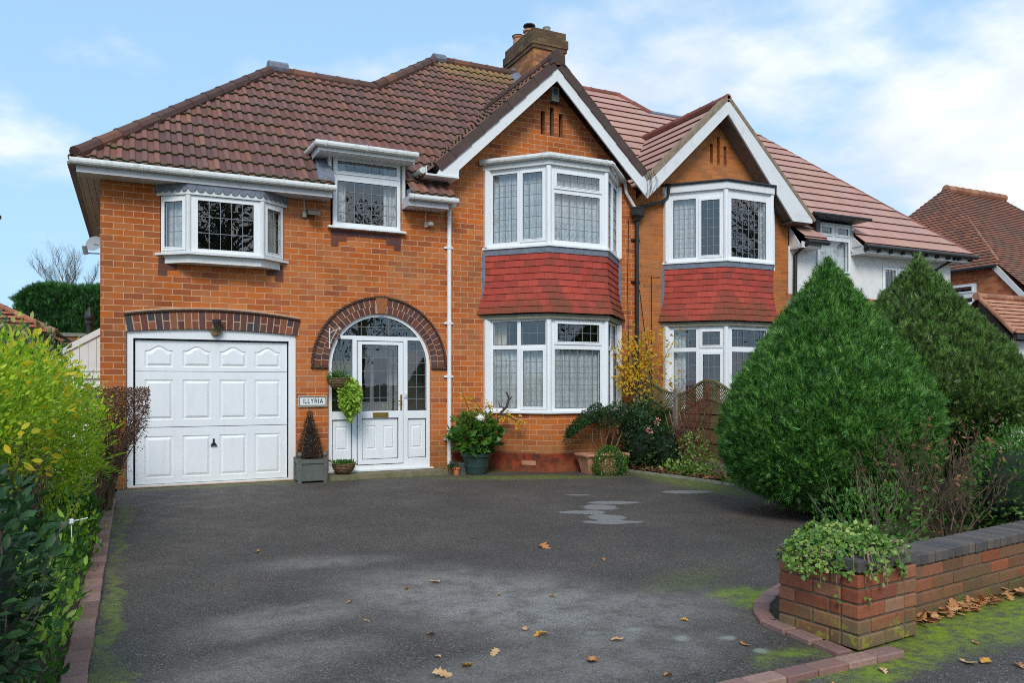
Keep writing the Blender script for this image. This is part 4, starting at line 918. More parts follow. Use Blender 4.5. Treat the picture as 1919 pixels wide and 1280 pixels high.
mb = MB(); mb.slab(fx(FRONT), fro, [fan, SL, SR, rect(2.68, 2.985, .25, .868), rect(3.862, 4.165, .25, .868), rect(3.055, 3.79, .165, 2.07)], -.11, -.03)
pf = mb.build('porch_frame', M_white, house)
mb = MB(); mb.pbox(FRONT, 2.60, 4.26, .078, .10, -.1, .05); mb.build('door_sill', M_white, pf)
for a, b in ((2.68, 2.985), (3.862, 4.165)):
    mb = MB(); mb.slab(fx(FRONT), rect(a, b, .25, .868), [pshape(a + .055, b - .06, .40, .76, 0, 0)], -.075, -.06); panel(mb, FRONT, a + .055, b - .06, .40, .76, -.06, 0, .008, 0, .035)
    mb.slab(fx(FRONT), rect(a - .0, b + .0, .25, .868), [rect(a + .008, b - .008, .258, .860)], -.05, -.040, 1)
    mb.build('side_panel', [M_white, M_gasket], pf)
mb = MB()
for lp in (fan, SL, SR): 
    i = [mb.vert(FRONT.p(a, z, -.06)) for a, z in lp]; mb.face(i)
mb.build('pane', M_glass, pf, recalc=False)
mb = MB()
for lp in (fan, SL, SR):
    cxx = sum(p[0] for p in lp) / len(lp); czz = sum(p[1] for p in lp) / len(lp)
    mb.slab(fx(FRONT), lp, [[(a + (cxx - a) * .03, z + (czz - z) * .03) for a, z in lp]], -.055, -.048, 1)
for x in (3.13, 3.345, 3.56, 3.775, 2.97, 3.93): 
    zt = C0[1] + math.sqrt(max(0, r_ ** 2 - (x - C0[0]) ** 2)); 
    if zt > 2.16: mb.pbox(FRONT, x - .004, x + .004, 2.14, zt, -.056, -.05)
mb.pbox(FRONT, 3.425 - arcx(2.28), 3.425 + arcx(2.28), 2.276, 2.284, -.056, -.049)
for x0, x1, xm in ((2.678, 2.99, 2.83), (3.858, 4.172, 4.01)):
    mb.pbox(FRONT, xm - .004, xm + .004, .99, 2.085, -.056, -.05)
    for z in (1.17, 1.36, 1.55, 1.74, 1.93): mb.pbox(FRONT, max(x0, 3.425 - arcx(max(z, 1.69))), min(x1, 3.425 + arcx(max(z, 1.69))), z - .004, z + .004, -.056, -.049)
mb.build('leading', [M_came, M_gasket], pf)
mb = MB(); mb.slab(fx(FRONT), rect(3.066, 3.779, .178, 2.056), [rect(3.131, 3.706, .992, 2.008), rect(3.131, 3.706, .252, .884)], -.09, -.015)
mb.slab(fx(FRONT), rect(3.131, 3.706, .252, .884), [pshape(3.19, 3.36, .40, .765, 0, 0), pshape(3.475, 3.65, .40, .765, 0, 0)], -.07, -.05)
for a, b in ((3.19, 3.36), (3.475, 3.65)): panel(mb, FRONT, a, b, .40, .765, -.05, 0, .010, 0, .035)
mb.slab(fx(FRONT), rect(3.131, 3.706, .252, .884), [rect(3.139, 3.698, .26, .876)], -.04, -.03, 1)
mb.slab(fx(FRONT), rect(3.057, 3.788, .167, 2.067), [rect(3.067, 3.778, .179, 2.055)], -.05, -.032, 1)
fd = mb.build('front_door', [M_white, M_gasket], house)
mb = MB(); mb.pts([FRONT.p(3.125, .985, -.05), FRONT.p(3.71, .985, -.05), FRONT.p(3.71, 2.01, -.05), FRONT.p(3.125, 2.01, -.05)]); mb.build('pane', M_glass, fd, recalc=False)
mb = MB(); grid_lead(mb, FRONT, (3.131, 3.706, .992, 2.008), 4, 5, -.045)
for r4 in ((3.131, 3.706, .992, 1.0), (3.131, 3.706, 2.0, 2.008), (3.131, 3.139, 1.0, 2.0), (3.698, 3.706, 1.0, 2.0)): mb.pbox(FRONT, *r4, -.048, -.04, 1)
mb.build('leading', [M_came, M_gasket], fd)
mb = MB(); mb.pbox(FRONT, 3.30, 3.545, .892, .968, -.02, -.008); mb.pbox(FRONT, 3.315, 3.53, .905, .955, -.01, -.002); mb.build('letterbox', M_brass, fd)
mb = MB(); mb.pbox(FRONT, 3.735, 3.762, 1.0, 1.24, -.02, -.005); mb.tube([FRONT.p(3.748, 1.14, 0), FRONT.p(3.748, 1.14, .045), FRONT.p(3.64, 1.14, .05)], .009, 8); mb.build('handle', M_brass, fd)
mb = MB(); mb.pbox(FRONT, 3.80, 3.85, 1.19, 1.27, -.03, -.01); mb.lathe(FRONT.p(3.825, 1.23, 0), [(.01, -.008), (.01, .008)], 10); mb.build('bell_push', M_white2, pf)
# inner hall: white inner door and frame seen through the porch glass, radiator
mb = MB(); I = PL((0, 1.3), u=(1, 0))
mb.slab(fx(I), rect(2.38, 4.55, 0, 2.5), [rect(3.25, 4.0, 0.06, 2.0)], 0, .08, 0); mb.build('hall_wall', M_room, house)
mb = MB(); mb.slab(fx(I), rect(3.18, 4.07, .06, 2.07), [rect(3.25, 4.0, .06, 2.0)], -.02, .12); mb.slab(fx(I), rect(3.26, 3.99, .07, 1.99), [rect(3.36, 3.60, 1.1, 1.85), rect(3.66, 3.9, 1.1, 1.85)], .0, .04)
mb.box(2.75, 3.35, .95, 1.28, .35, .95); mb.build('inner_door', M_white2, house)
mb = MB(); mb.box(2.44, 4.42, -.34, .09, -.02, .072); mb.build('door_step', M_stone, house)
# small planting seen inside windows: plant in the porch
P_, N_ = on_ellipsoid(260, (2.86, .45, 1.35), (.22, .2, .55), .8)
leaves('porch_plant_foliage', P_, blend_dir(N_, .8, .4), rand_dir(260), RNG.uniform(.10, .2, 260), T_LEAF, ML_green, house)
# airbrick
mb = MB(); mb.pbox(PL((5.19, 0), (5.92, -.8)), .62, .86, .11, .18, 0, .006); mb.build('air_brick', M_terra, house)
# ================================================================ NEIGHBOUR HOUSE
nb = empty('semi_detached_house', (12.5, 0, 0), 'adjoining semi-detached house with salmon red tiled roof, painted orange gable and white rendered wing', 'house')
mb = MB()
mb.slab(fx(FRONT), [(8.115, 0), (11.75, 0), (11.75, 4.55), (9.92, 6.42), (8.115, 4.70)], [rect(8.79, 11.26, .93, 2.46), rect(8.79, 11.26, 3.62, 4.90), rect(9.79, 9.86, 5.56, 5.936), rect(9.95, 10.025, 5.555, 6.09), rect(10.115, 10.19, 5.56, 5.93)], 0, -.28)
mb.build('wall', M_brickN, nb)
mb = MB(); mb.slab(fx(FRONT), [(11.752, 3.20), (13.9 , 3.20), (16.62, 3.20), (16.62, 4.15), (13.46, 4.15), (13.46, 3.66), (12.49, 3.66), (12.49, 4.15), (11.752, 4.15)], [rect(14.42, 15.5, 3.22, 3.92)], .005, -.28)
mb.slab(fx(FRONT), rect(11.752, 16.62, 2.9, 3.08), [], .0, -.28, 1); mb.box(16.34, 16.62, .3, 5.5, 0, 4.1)
mb.build('rendered_wall', [M_render, M_lead], nb)
mb = MB(); mb.slab(fx(FRONT), [(11.752, 0), (16.62, 0), (16.62, 2.9), (11.752, 2.9)], [rect(14.2, 16.2, .1, 2.2)], 0, -.28); mb.slab(fx(FRONT), rect(11.752, 16.62, 3.08, 3.2), [], .002, -.2); mb.pbox(FRONT, 13.15, 13.45, 3.35, 3.58, -.1, .012)
mb.build('lower_wall', M_brick3, nb)
mb = MB(); mb.slab(fx(FRONT), rect(14.22, 16.18, .1, 2.18), [], -.15, -.1); mb.build('garage_door', M_white2, nb)
mb = MB(); mb.box(8.2, 16.3, 4.7, 4.8, 0, 4.86); mb.box(11.7, 11.78, .3, 4.7, 0, 4.86); mb.box(8.2, 16.3, .30, 4.7, 2.50, 2.62); mb.box(8.79, 11.26, .0, .30, 2.50, 2.60); mb.box(8.2, 11.7, .3, 4.7, 4.92, 4.97); mb.box(11.78, 16.3, .35, 4.7, 4.75, 4.8); mb.box(8.2, 16.3, .3, 4.7, -.02, .06); mb.build('interior', M_room, nb)
mb = MB()
for a in (9.825, 9.99, 10.15): mb.pbox(FRONT, a - .05, a + .05, 5.54, 6.12, -.12, -.10)
mb.build('vent_slot', M_dark, nb)
bay2 = [(8.763, 0), (9.49, -.8), (10.55, -.8), (11.28, 0)]
UP2 = [[(.139, .544, 3.69, 4.75, 0, 4, 6), (.645, .965, 3.715, 4.70, 1, 3, 6)], [(.118, .93, 3.68, 4.72, 0, 6, 6)], [(.12, .44, 3.715, 4.7, 1, 3, 6), (.54, .95, 3.69, 4.75, 0, 4, 6)]]
LO2 = [[(.15, .55, 2.06, 2.385, 0, 3, 2), (.665, .97, 2.10, 2.34, 1, 3, 2), (.15, .55, 1.01, 1.985, 0, 3, 4), (.672, .975, 1.04, 1.935, 1, 3, 4)],
       [(.132, .936, 2.07, 2.38, 0, 6, 2), (.132, .936, 1.01, 1.98, 0, 6, 5)], [(.12, .44, 2.10, 2.34, 1, 3, 2), (.54, .95, 2.06, 2.385, 0, 3, 2), (.12, .44, 1.04, 1.935, 1, 3, 4), (.54, .95, 1.01, 1.985, 0, 3, 4)]]
bay(nb, bay2, UP2, LO2, black=True, name_g=M_black)
fo = window(FRONT, nb, (12.51, 13.44, 3.69, 4.70), [(12.60, 12.88, 4.48, 4.60, 1, 1, 1), (13.05, 13.35, 4.48, 4.60, 1, 1, 1), (12.565, 13.385, 3.74, 4.34, 0, 1, 1)], d0=-.05, d1=.035, name='dormer_window')
curtain(fo, PL((12.55, .1), u=(1, 0)), 0, .85, 3.72, 4.36, 0, M_net, .004, .3)
fo = window(FRONT, nb, (14.43, 15.49, 3.225, 3.91), [(14.50, 14.82, 3.29, 3.85, 0, 3, 3), (14.93, 15.42, 3.62, 3.84, 1, 4, 1), (14.91, 15.43, 3.29, 3.54, 0, 4, 2)], d0=-.05, d1=.02, name='window')
mb = MB(); mb.box(12.42, 12.5, -.03, .6, 4.15, 4.70); mb.box(13.45, 13.53, -.05, .6, 4.15, 4.70); mb.build('dormer_cheeks', M_white2, nb)
mb = MB(); mb.box(12.10, 13.62, -.35, .5, 4.74, 4.79); mb.box(12.30, 12.41, -.2, .5, 4.25, 4.7); mb.tube([(12.06, -.36, 4.77), (13.66, -.36, 4.77)], .035, 8); mb.build('dormer_roof', M_black, nb)
# roof
mb = MB(); XN = 8.10; hipn = lambda v: (16.88 - .74 * (v * CS)) - XN
cN = lambda k: (lambda v: k - XN); USF = np.arange(-1, 10, .3)
valN = lambda v: (9.92 + (6.72 - zv(v)) / .95) - XN - .12
z5 = (4.75 - E0[1]) / SN; z6 = (6.62 - E0[1]) / SN; ven = vy(3.48); vdn = vy(.2)
tiles(mb, (XN, E0[0] - .02, E0[1] - .02), (1, 0, 0), (0, CS, SN), [(-.04, vdn, cN(11.80), cN(12.40)), (-.04, vdn, cN(13.46), hipn), (vdn, z6, valN, hipn), ((4.95 - E0[1]) / SN, z6, cN(8.1), lambda v: 9.92 - (6.72 - zv(v)) / .95 - XN + .15), (z6, ven, cN(8.1), hipn)], .33, flat, USF)
tiles(mb, (XN, E0[0] - .02, E0[1] - .02), (1, 0, 0), (0, CS, SN), [(ven, vm, cN(8.1), lambda v: (10.85 - (yv(v) - 3.48) * .8) - XN)], .33, flat, USF)
tiles(mb, (8.09, -.36, 4.90), (0, 1, 0), Vector((1, 0, .955)).normalized(), [(0, 2.56, lambda v: 0, lambda v: max(.4, (gz(v, 4.90) - 4.30) / .9 + .1))], .31, flat, np.arange(-1, 10, .3))
tiles(mb, (12.06, -.36, 4.60), (0, 1, 0), Vector((-1, 0, .955)).normalized(), [(0, 2.98, lambda v: 0, lambda v: max(.4, (gz(v, 4.60) - 4.30) / .9 + .1))], .31, flat, np.arange(-1, 10, .3))
tiles(mb, (16.90, -.36, 4.28), (0, 1, 0), (-.74 * CS, 0, SN), [(0, ven * .86, lambda v: v * .90, lambda v: 9.6 - v * .90)], .33, flat, np.arange(-1, 10, .3))
mb.pts([(8.1, 4.1, 8.26), (10.4, 4.1, 8.26), (12.5, 8.55, 4.3), (8.1, 8.55, 4.3)], 2); mb.pts([(10.85, 3.48, 7.70), (14.0, 3.48, 7.70), (16.9, 9, 4.3), (10.0, 9, 4.3)], 2)
rn = mb.build('roof', [M_tileN, M_edge, M_edge], nb, recalc=False)
rows(rn, M_ridgeN, [((8.1, 4.1, 8.28), (10.4, 4.1, 8.28), .08), ((9.92, -.36, 6.70), (9.92, 2.3, 6.70), .075)])
rows(rn, M_ridgeN, [((10.4, 4.1, 8.28), (10.87, 3.48, 7.74), .08), ((16.86, -.33, 4.30), (14.02, 3.5, 7.72), .05)], 'hip_tiles')
mb = MB(); mb.tube([(10.85, 3.48, 7.75), (14.02, 3.48, 7.75)], .06, 8); mb.build('ridge_lead', M_lead, rn)
M_vmort = noisy('verge_mortar', (.33, .24, .16), (.20, .14, .09), 12, .9)
for (pa, pb) in (((8.13, 5.02), (9.93, 6.74)), ((12.10, 4.62), (9.91, 6.74))):
    mb = MB(); A, B = Vector(pa), Vector(pb); d_ = (B - A).normalized(); nn = Vector((-d_.y, d_.x)) * (1 if d_.x > 0 else -1)
    mb.slab(fx(GP), [tuple(A + nn * .02), tuple(B + nn * .02), tuple(B - nn * .045), tuple(A - nn * .045)], [], -.2, .012); mb.build('verge_mortar', M_vmort, rn)
mb = MB(); mb.slab(fx(GP), [(8.115, 4.66), (9.92, 6.40), (11.52, 4.56), (12.02, 4.56), (12.04, 4.66), (9.92, 6.68), (8.115, 4.96)], [], -.035, 0); mb.build('barge_board', M_white2, rn)
mb = MB(); mb.slab(lambda a, z, d: (a, d, z), [(9.92, 6.42), (11.60, 4.60), (11.58, 4.565), (9.92, 6.37)], [], -.32, 0); mb.box(11.5, 12.0, -.32, 0, 4.54, 4.558)
mb.build('verge_soffit', noisy('brown_soffit', (.13, .085, .06), (.2, .14, .10), 8), rn)
mb = MB(); mb.box(13.5, 16.78, -.33, -.31, 4.10, 4.23); mb.box(13.5, 16.78, -.31, 0, 4.10, 4.118); mb.box(11.78, 12.3, -.33, -.31, 4.08, 4.2); mb.box(11.78, 12.3, -.31, 0, 4.08, 4.10); mb.slab(lambda a, z, d: (d, a, z), [(-.30, 4.11), (.02, 4.11), (.02, 4.55)], [], 11.79, 11.81); mb.slab(lambda a, z, d: (d, a, z), [(-.30, 4.24), (.2, 4.24), (.2, 4.72)], [], 13.46, 13.50); mb.box(13.48, 13.52, -.33, 0, 4.08, 4.24); mb.build('fascia', M_white2, nb)
mb = MB(); mb.tube([(13.45, -.40, 4.22), (16.95, -.40, 4.22)], .05, 10); mb.tube([(11.85, -.40, 4.19), (12.42, -.40, 4.19)], .05, 10); mb.tube([(11.88, -.38, 4.16), (11.88, -.06, 3.98), (11.84, -.06, .1)], .04, 10); mb.tube([(16.3, -.38, 4.18), (16.1, -.05, 3.95), (16.1, -.05, .1)], .035, 10)
for i in range(10): x = 13.5 + i * .36; mb.box(x, x + .03, -.44, -.33, 4.12, 4.17)
mb.build('gutter', M_black, nb)
# shared valley and downpipe -------------------------------------------
vb_ = empty('drainpipe', (8.1, -.08, 0), 'black cast downpipe with hopper between the two gables', 'drainpipe')
mb = MB(); mb.tube([(8.09, -.07, 4.36), (8.09, -.07, .02)], .036, 12)
for z in (.6, 1.9, 3.2, 3.95): mb.tube([(8.09, -.07, z), (8.09, -.07, z + .06)], .043, 12); mb.box(8.0, 8.18, -.04, -.002, z + .015, z + .045)
mb.build('pipe', M_black, vb_)
mb = MB(); mb.lathe((8.09, -.10, 4.30), [(.04, 0), (.07, .06), (.12, .10), (.13, .21), (.14, .22), (.14, .24), (.10, .24)], 6, sx=1.15, sy=.7); mb.build('hopper', M_black, vb_)
mb = MB(); mb.tube([(7.84, -.06, 4.96), (7.86, -.08, 4.78), (8.02, -.10, 4.54), (8.05, -.10, 4.50)], .030, 10); mb.build('waste_pipe', M_gut, vb_)
mb = MB(); mb.tube([(8.77, -.10, 5.0), (8.75, -.08, 4.80), (8.66, -.08, 4.72), (8.16, -.09, 4.56), (8.12, -.10, 4.52)], .030, 10); mb.build('waste_pipe', M_black, vb_)
mb = MB(); mb.slab(fx(GP), [(8.03, 4.98), (8.18, 4.98), (8.20, 5.12), (7.99, 5.14)], [], -.15, -.01); mb.build('valley_trough', M_conc, vb_)
mb = MB(); random.seed(5)
for i in range(7):
    x = 8.02 + i * .04; mb.tube([(x, -.38, 5.10 + .02 * (i % 3)), (x + random.uniform(-.05, .08), -.42, 4.95), (x + random.uniform(-.03, .1), -.40, 4.80 + random.uniform(-.05, .05)), (x + random.uniform(-.1, .05), -.39, 4.68)], .003, 4)
mb.tube([(7.95, -.02, 4.35), (7.93, -.01, 3.2), (7.97, -.01, 1.2)], .006, 5); mb.tube([(8.18, -.02, 3.1), (8.35, -.01, 2.0), (8.5, -.01, 1.0)], .006, 5); mb.tube([(8.62, -.02, 3.35), (8.44, -.02, 3.35), (8.44, -.02, 1.5)], .006, 5)
mb.build('cable', M_dark, vb_)
# ================================================================ THIRD HOUSE
th = empty('detached_house', (22, 3, 0), 'more distant brick house with old clay-tiled hipped roof at the right edge', 'house')
mb = MB(); XS = 20.0; SP = PL((XS, 9.0), u=(0, -1))
mb.slab(fx(SP), [(0, 0), (12.5, 0), (12.5, .5), (9.3, 2.6), (9.0 - 1.1, 4.50), (0, 4.50)], [rect(9 - 2.95, 9 - 1.65, 3.15, 4.06)], 0, -.28); mb.build('wall', M_brick3, th)
fo = window(SP, th, (9 - 2.94, 9 - 1.66, 3.16, 4.05), [(9 - 2.85, 9 - 1.76, 3.86, 3.98, 1, 1, 1), (9 - 2.85, 9 - 1.76, 3.22, 3.68, 0, 1, 1)], d0=-.05, d1=.03)
mb = MB(); mb.box(20.28, 30, 1.4, 1.5, 0, 4.3); mb.build('interior', M_room, th)
mb = MB()
def poly_tiles(mb, O, U, V, regions, gauge): tiles(mb, O, U, V, regions, gauge, flat, np.arange(-2, 16, 2.0), thick=.022)
W = Vector((2.1, 0, 2.72)); wl = W.length
fl_ = W.normalized()
poly_tiles(mb, (XS - .12, 7.1, 4.44), (0, -1, 0), fl_, [(0, wl + .12, lambda v: 3.0 * v / (wl + .12), lambda v: 6.12 - 2.9 * v / (wl + .12))], .11)
Vf = Vector((0, 2.9, 2.72)); vfl = Vf.length; slope = Vf.normalized()
poly_tiles(mb, (XS - .05, 1.1 - 2.9 * 1.15 , 4.50 - 2.72 * 1.15), (1, 0, 0), slope, [(0, 1.15 * vfl, lambda v: 0, lambda v: 12), (1.15 * vfl, 2.15 * vfl, lambda v: 2.15 * (v / vfl - 1.15), lambda v: 7.0 - 2.2 * (v / vfl - 1.15))], .11)
mb.pts([(22.1, 4, 7.2), (24.8, 4, 7.2), (28, 8, 4.4), (20, 7, 4.4)], 2); mb.pts([(24.8, 4, 7.2), (27.0, 1.1, 4.5), (28, 8, 4.4)], 2)
r3 = mb.build('roof', [M_tile3, M_edge, M_edge], th, recalc=False)
mb = MB(); ridge(mb, (22.05, 4, 7.26), (24.8, 4, 7.26), .13, .35); mb.build('ridge_tiles', M_ridge3, r3)
mb = MB(); ridge(mb, (20.0, 1.08, 4.56), (22.1, 4, 7.26), .035, .12, 8); mb.build('hip_tiles', M_ridge3, r3)
mb = MB(); mb.slab(fx(SP), [(9 - 1.15, 4.52), (9.25, 2.9), (9.25, 2.75), (9 - 1.2, 4.36)], [], .02, .06); mb.build('barge_board', M_white2, r3)
mb = MB(); mb.tube([(XS - .16, 7.0, 4.42), (XS - .16, 1.05, 4.42)], .05, 8); mb.build('gutter', M_black, th)
# porch / garage of the third house
pg_ = empty('side_garage', (18.5, -.7, 0), 'low white garage with pale orange tiled roof at the right edge', 'garage')
mb = MB(); poly_tiles(mb, (16.3, -1.64, 2.44), (1, 0, 0), (0, .77, .81), [(0, 1.13, lambda v: 0, lambda v: 6)], .12); mb.pts([(16.3, -.85, 3.26), (22.3, -.85, 3.26), (22.3, .3, 2.1), (16.3, .3, 2.1)], 1)
rp = mb.build('roof', [M_tile4, M_edge], pg_, recalc=False)
rows(rp, M_ridge3, [((16.25, -.85, 3.28), (22.3, -.85, 3.28), .08, .3)]); rows(rp, M_ridge3, [((16.30, -1.64, 2.46), (16.30, -.87, 3.26), .05, .3)], 'verge_tiles')
mb = MB(); mb.box(16.75, 22.2, -1.45, .2, 0, 2.30); mb.slab(lambda a, z, d: (d, a, z), [(-1.45, 2.305), (.2, 2.305), (-.85, 3.1)], [], 16.8, 16.9); mb.build('wall', M_render, pg_)
mb = MB(); mb.box(16.3, 22.3, -1.70, -1.60, 2.32, 2.42); mb.slab(lambda a, z, d: (d, a, z), [(-1.62, 2.30), (-1.45, 2.30), (-.85, 3.0), (-.85, 3.2)], [], 16.33, 16.7); mb.build('gutter', M_black, pg_)
# ================================================================ LEFT BACKGROUND
sh = empty('side_outhouse', (-.95, 3.2, 0), 'white boarded lean-to with sloping barge board beside the brick house', 'outhouse')
mb = MB()
S3 = PL((-1.6, 3.0), u=(1, 0)); sl_ = lambda x: 2.31 + (x + .54) * .61
for i in range(9):
    a0, a1 = -1.55 + i * .125, -1.43 + i * .125; mb.slab(lambda a, z, d: (a, 3.0 - d, z), [(a0, 1.62), (a1, 1.62), (a1, sl_(a1) - .10), (a0, sl_(a0) - .10)], [], 0, .02)
mb.slab(lambda a, z, d: (a, 3.0 - d, z), [(-1.6, 1.60), (-.42, 1.60), (-.42, sl_(-.42) - .12), (-1.6, sl_(-1.6) - .12)], [], -.05, -.01)
mb.build('boarding', M_white2, sh)
mb = MB(); mb.slab(lambda a, z, d: (a, 3.0 - d, z), [(-1.7, sl_(-1.7) - .11), (-.42, sl_(-.42) - .11), (-.42, sl_(-.42)), (-1.7, sl_(-1.7))], [], .02, .05); mb.slab(lambda a, z, d: (a, 3.0 - d, z), rect(-1.6, -.42, 1.50, 1.60), [], .0, .05); mb.build('barge_board', M_white2, sh)
mb = MB(); mb.slab(lambda a, z, d: (a, 3.0 - d, z), rect(-1.6, -.42, 0, 1.5), [], -.06, .0); mb.slab(lambda a, z, d: (a, 3.0 - d, z), rect(-1.1, -.45, .05, 1.42), [rect(-1.0, -.55, .15, 1.3)], .001, .03); mb.build('door', M_white2, sh)
mb = MB(); mb.lathe((-.70, 4.0, 1.9), [(.05, 0), (.05, .55), (.075, .56), (.075, .60), (.06, .62), (.08, .66), (.08, .70), (.04, .80), (.02, .86)], 14); tag(mb.build('flue_pipe', M_black), 'black flue with a domed cap rising behind the white lean-to', 'flue')
mb = MB(); mb.box(-4.5, -.9, 10, 10.25, 0, 2.55); bw = mb.build('garden_wall', M_redbrick, None, 'dark red brick garden wall with pale coping below the tall hedge', 'wall')
mb = MB(); mb.box(-4.5, -.88, 9.97, 10.28, 2.55, 2.63); mb.build('coping', M_conc, bw)
og = empty('brick_garage', (-4, 7, 0), 'small garage with orange pyramid-hipped tile roof at the left edge', 'garage')
mb = MB(); mb.box(-5.5, -1.55, 6, 9.5, 0, 2.40); mb.build('wall', M_redbrick, og)
mb = MB(); tiles(mb, (-5.7, 5.8, 2.38), (1, 0, 0), (0, 1.9, 1.0), [(0, 2.14, lambda v: v * .885, lambda v: 4.35 - v * .885)], .2, flat, np.arange(-2, 16, 2.0), thick=.04)
tiles(mb, (-1.35, 5.8, 2.38), (0, 1, 0), (-1.9, 0, 1.0), [(0, 2.14, lambda v: v * .885, lambda v: 3.8 - v * .885)], .2, flat, np.arange(-2, 16, 2.0), thick=.04)
M_tile5 = tilemat('orange_garage_tile', [(.46, .13, .07), (.52, .18, .10), (.40, .11, .06)], .22, .2, joint=.05, off=.5)
ro = mb.build('roof', [M_tile5, M_edge], og, recalc=False)
mb = MB(); ridge(mb, (-1.35, 5.8, 2.41), (-3.25, 7.7, 3.40), .06, .3); mb.build('hip_tiles', M_ridge3, ro)
hd = empty('conifer_hedge', (-1.5, 21, 0), 'tall clipped dark green conifer hedge behind the garden wall', 'hedge')
mb = MB(); mb.box(-3.45, 4, 20.5, 22.6, 0, 4.75); mb.build('shade_core', ML_core, hd)  # added dark block, keeps light from passing through the hedge
n = 26000; A = RNG.uniform(0, 1, (n, 3)); P = np.zeros((n, 3)); N = np.zeros((n, 3)); f_ = RNG.random(n)
P[:, 0] = -3.6 + A[:, 0] * 7.2; P[:, 2] = A[:, 2] * 4.85; P[:, 1] = 20.35 + RNG.normal(0, .08, n) + .06 * np.sin(P[:, 0] * 5) ; N[:, 1] = -1
tp = f_ > .75; P[tp, 1] = 20.4 + A[tp, 1] * 2.2; P[tp, 2] = 4.85 + RNG.normal(0, .06, tp.sum()) + .05 * np.sin(P[tp, 0] * 4); N[tp] = (0, 0, 1)
lf = f_ < .15; P[lf, 0] = -3.62 + RNG.normal(0, .08, lf.sum()); P[lf, 1] = 20.4 + A[lf, 1] * 2.2; N[lf] = (-1, 0, 0)
e = np.clip((P[:, 0] + 3.6) / .8, 0, 1); P[:, 2] = np.minimum(P[:, 2], 4.35 + .55 * np.sqrt(e) + RNG.normal(0, .04, n))
leaves('foliage', P, blend_dir(N, .9, .35, .6), rand_dir(n), RNG.uniform(.12, .26, n), T_SPRAY, ML_hedge, hd)
bt = empty('bare_tree', (-2.4, 25, 0), 'leafless tree with fine branches rising above the tall hedge', 'tree')
mb = MB(); random.seed(21); mb.tube([(-2.4, 25, 0), (-2.4, 25, 3), (-2.35, 25, 4.6)], [.16, .13, .10], 8); mb.build('trunk', M_bark, bt)
mb = MB()
def grow(mb, p, d_, l, r, lv):
    pts = [p]; q = p; dd = d_
    for i in range(5):
        dd = (dd + Vector((random.uniform(-1, 1), random.uniform(-1, 1), random.uniform(-.3, .7))) * .16).normalized(); q = q + dd * l / 5; pts.append(q)
    mb.tube(pts, [r * (1 - .13 * i) for i in range(6)], 5 if lv > 1 else 3)
    if lv > 0:
        for i in range(2, 6):
            for _ in range(2 if lv > 1 else 1):
                s_ = Vector((random.uniform(-1, 1), random.uniform(-1, 1), random.uniform(.1, .9))).normalized(); grow(mb, pts[i], (dd * .8 + s_ * .75).normalized(), l * random.uniform(.4, .62), r * .45, lv - 1)
for i in range(8):
    a = i * .8; grow(mb, Vector((-2.38 + .1 * (i - 4), 25, 4.7 + .04 * i)), Vector((math.cos(a) * .75, math.sin(a) * .5, .85)).normalized(), random.uniform(.85, 1.45), .022, 3)
mb.build('branches', M_bark, bt)
# ================================================================ FIXTURES ON THE HOUSE
def text_mesh(name, body, size, place, m, parent, depth=.004, sx=1.0, group=None):
    cu = bpy.data.curves.new(name, 'FONT'); cu.body = body; cu.size = size; cu.extrude = depth; cu.align_x = 'CENTER'; cu.align_y = 'CENTER'; cu.space_character = 1.15
    to = bpy.data.objects.new(name + '_tmp', cu); COL.objects.link(to); bpy.context.view_layer.update()
    me = bpy.data.meshes.new_from_object(to.evaluated_get(bpy.context.evaluated_depsgraph_get())); bpy.data.objects.remove(to)
    me.transform(Matrix.Translation(place) @ Matrix.Rotation(math.radians(90), 4, 'X') @ Matrix.Diagonal((sx, 1.25, 1, 1)))
    me.materials.clear(); me.materials.append(m); o = bpy.data.objects.new(name, me); COL.objects.link(o); adopt(o, parent); return o
sg = empty('house_name_sign', (2.385, 0, 1.15), 'cream tiled name plaque reading ILLYRIA on the brick pier beside the porch', 'sign')
mb = MB(); mb.slab(fx(FRONT), rect(2.175, 2.595, 1.07, 1.232), [rect(2.187, 2.583, 1.082, 1.220)], 0, .03); mb.build('frame', M_drape, sg)
M_mos = voussoir('mosaic_border', [(.18, .15, .13), (.35, .30, .27), (.10, .09, .10), (.28, .16, .14)])
mb = MB()
for i in range(24):
    for z in (1.089, 1.213): mb.pbox(FRONT, 2.190 + i * .0163, 2.204 + i * .0163, z - .006, z + .006, 0, .026)
for i in range(7):
    for x in (2.193, 2.577): mb.pbox(FRONT, x - .006, x + .006, 1.098 + i * .0158, 1.110 + i * .0158, 0, .026)
mb.build('mosaic_border', M_mos, sg)
mb = MB(); mb.pbox(FRONT, 2.20, 2.57, 1.096, 1.206, 0, .022); mb.build('plate', M_white, sg)
text_mesh('lettering', 'ILLYRIA', .078, (2.385, -.024, 1.151), mat('navy_letter', (.012, .016, .05), .4), sg, sx=1.02)
gl = empty('garage_lantern', (1.045, -.02, 2.2), 'small black wall lamp above an ornate bronze mask on the garage lintel', 'wall lamp')
mb = MB(); mb.lathe((1.045, -.10, 2.21), [(.03, 0), (.05, .01), (.055, .05), (.06, .055), (.06, .09), (.03, .10)], 14); mb.box(1.02, 1.07, -.08, 0, 2.235, 2.27); mb.build('lamp', M_black, gl)
mb = MB(); mb.slab(fx(FRONT), [(.975, 2.21), (.965, 2.15), (.985, 2.10), (1.02, 2.085), (1.045, 2.07), (1.07, 2.085), (1.105, 2.10), (1.125, 2.15), (1.115, 2.21), (1.09, 2.20), (1.07, 2.215), (1.02, 2.215), (1.0, 2.20)], [], -.03, .03)
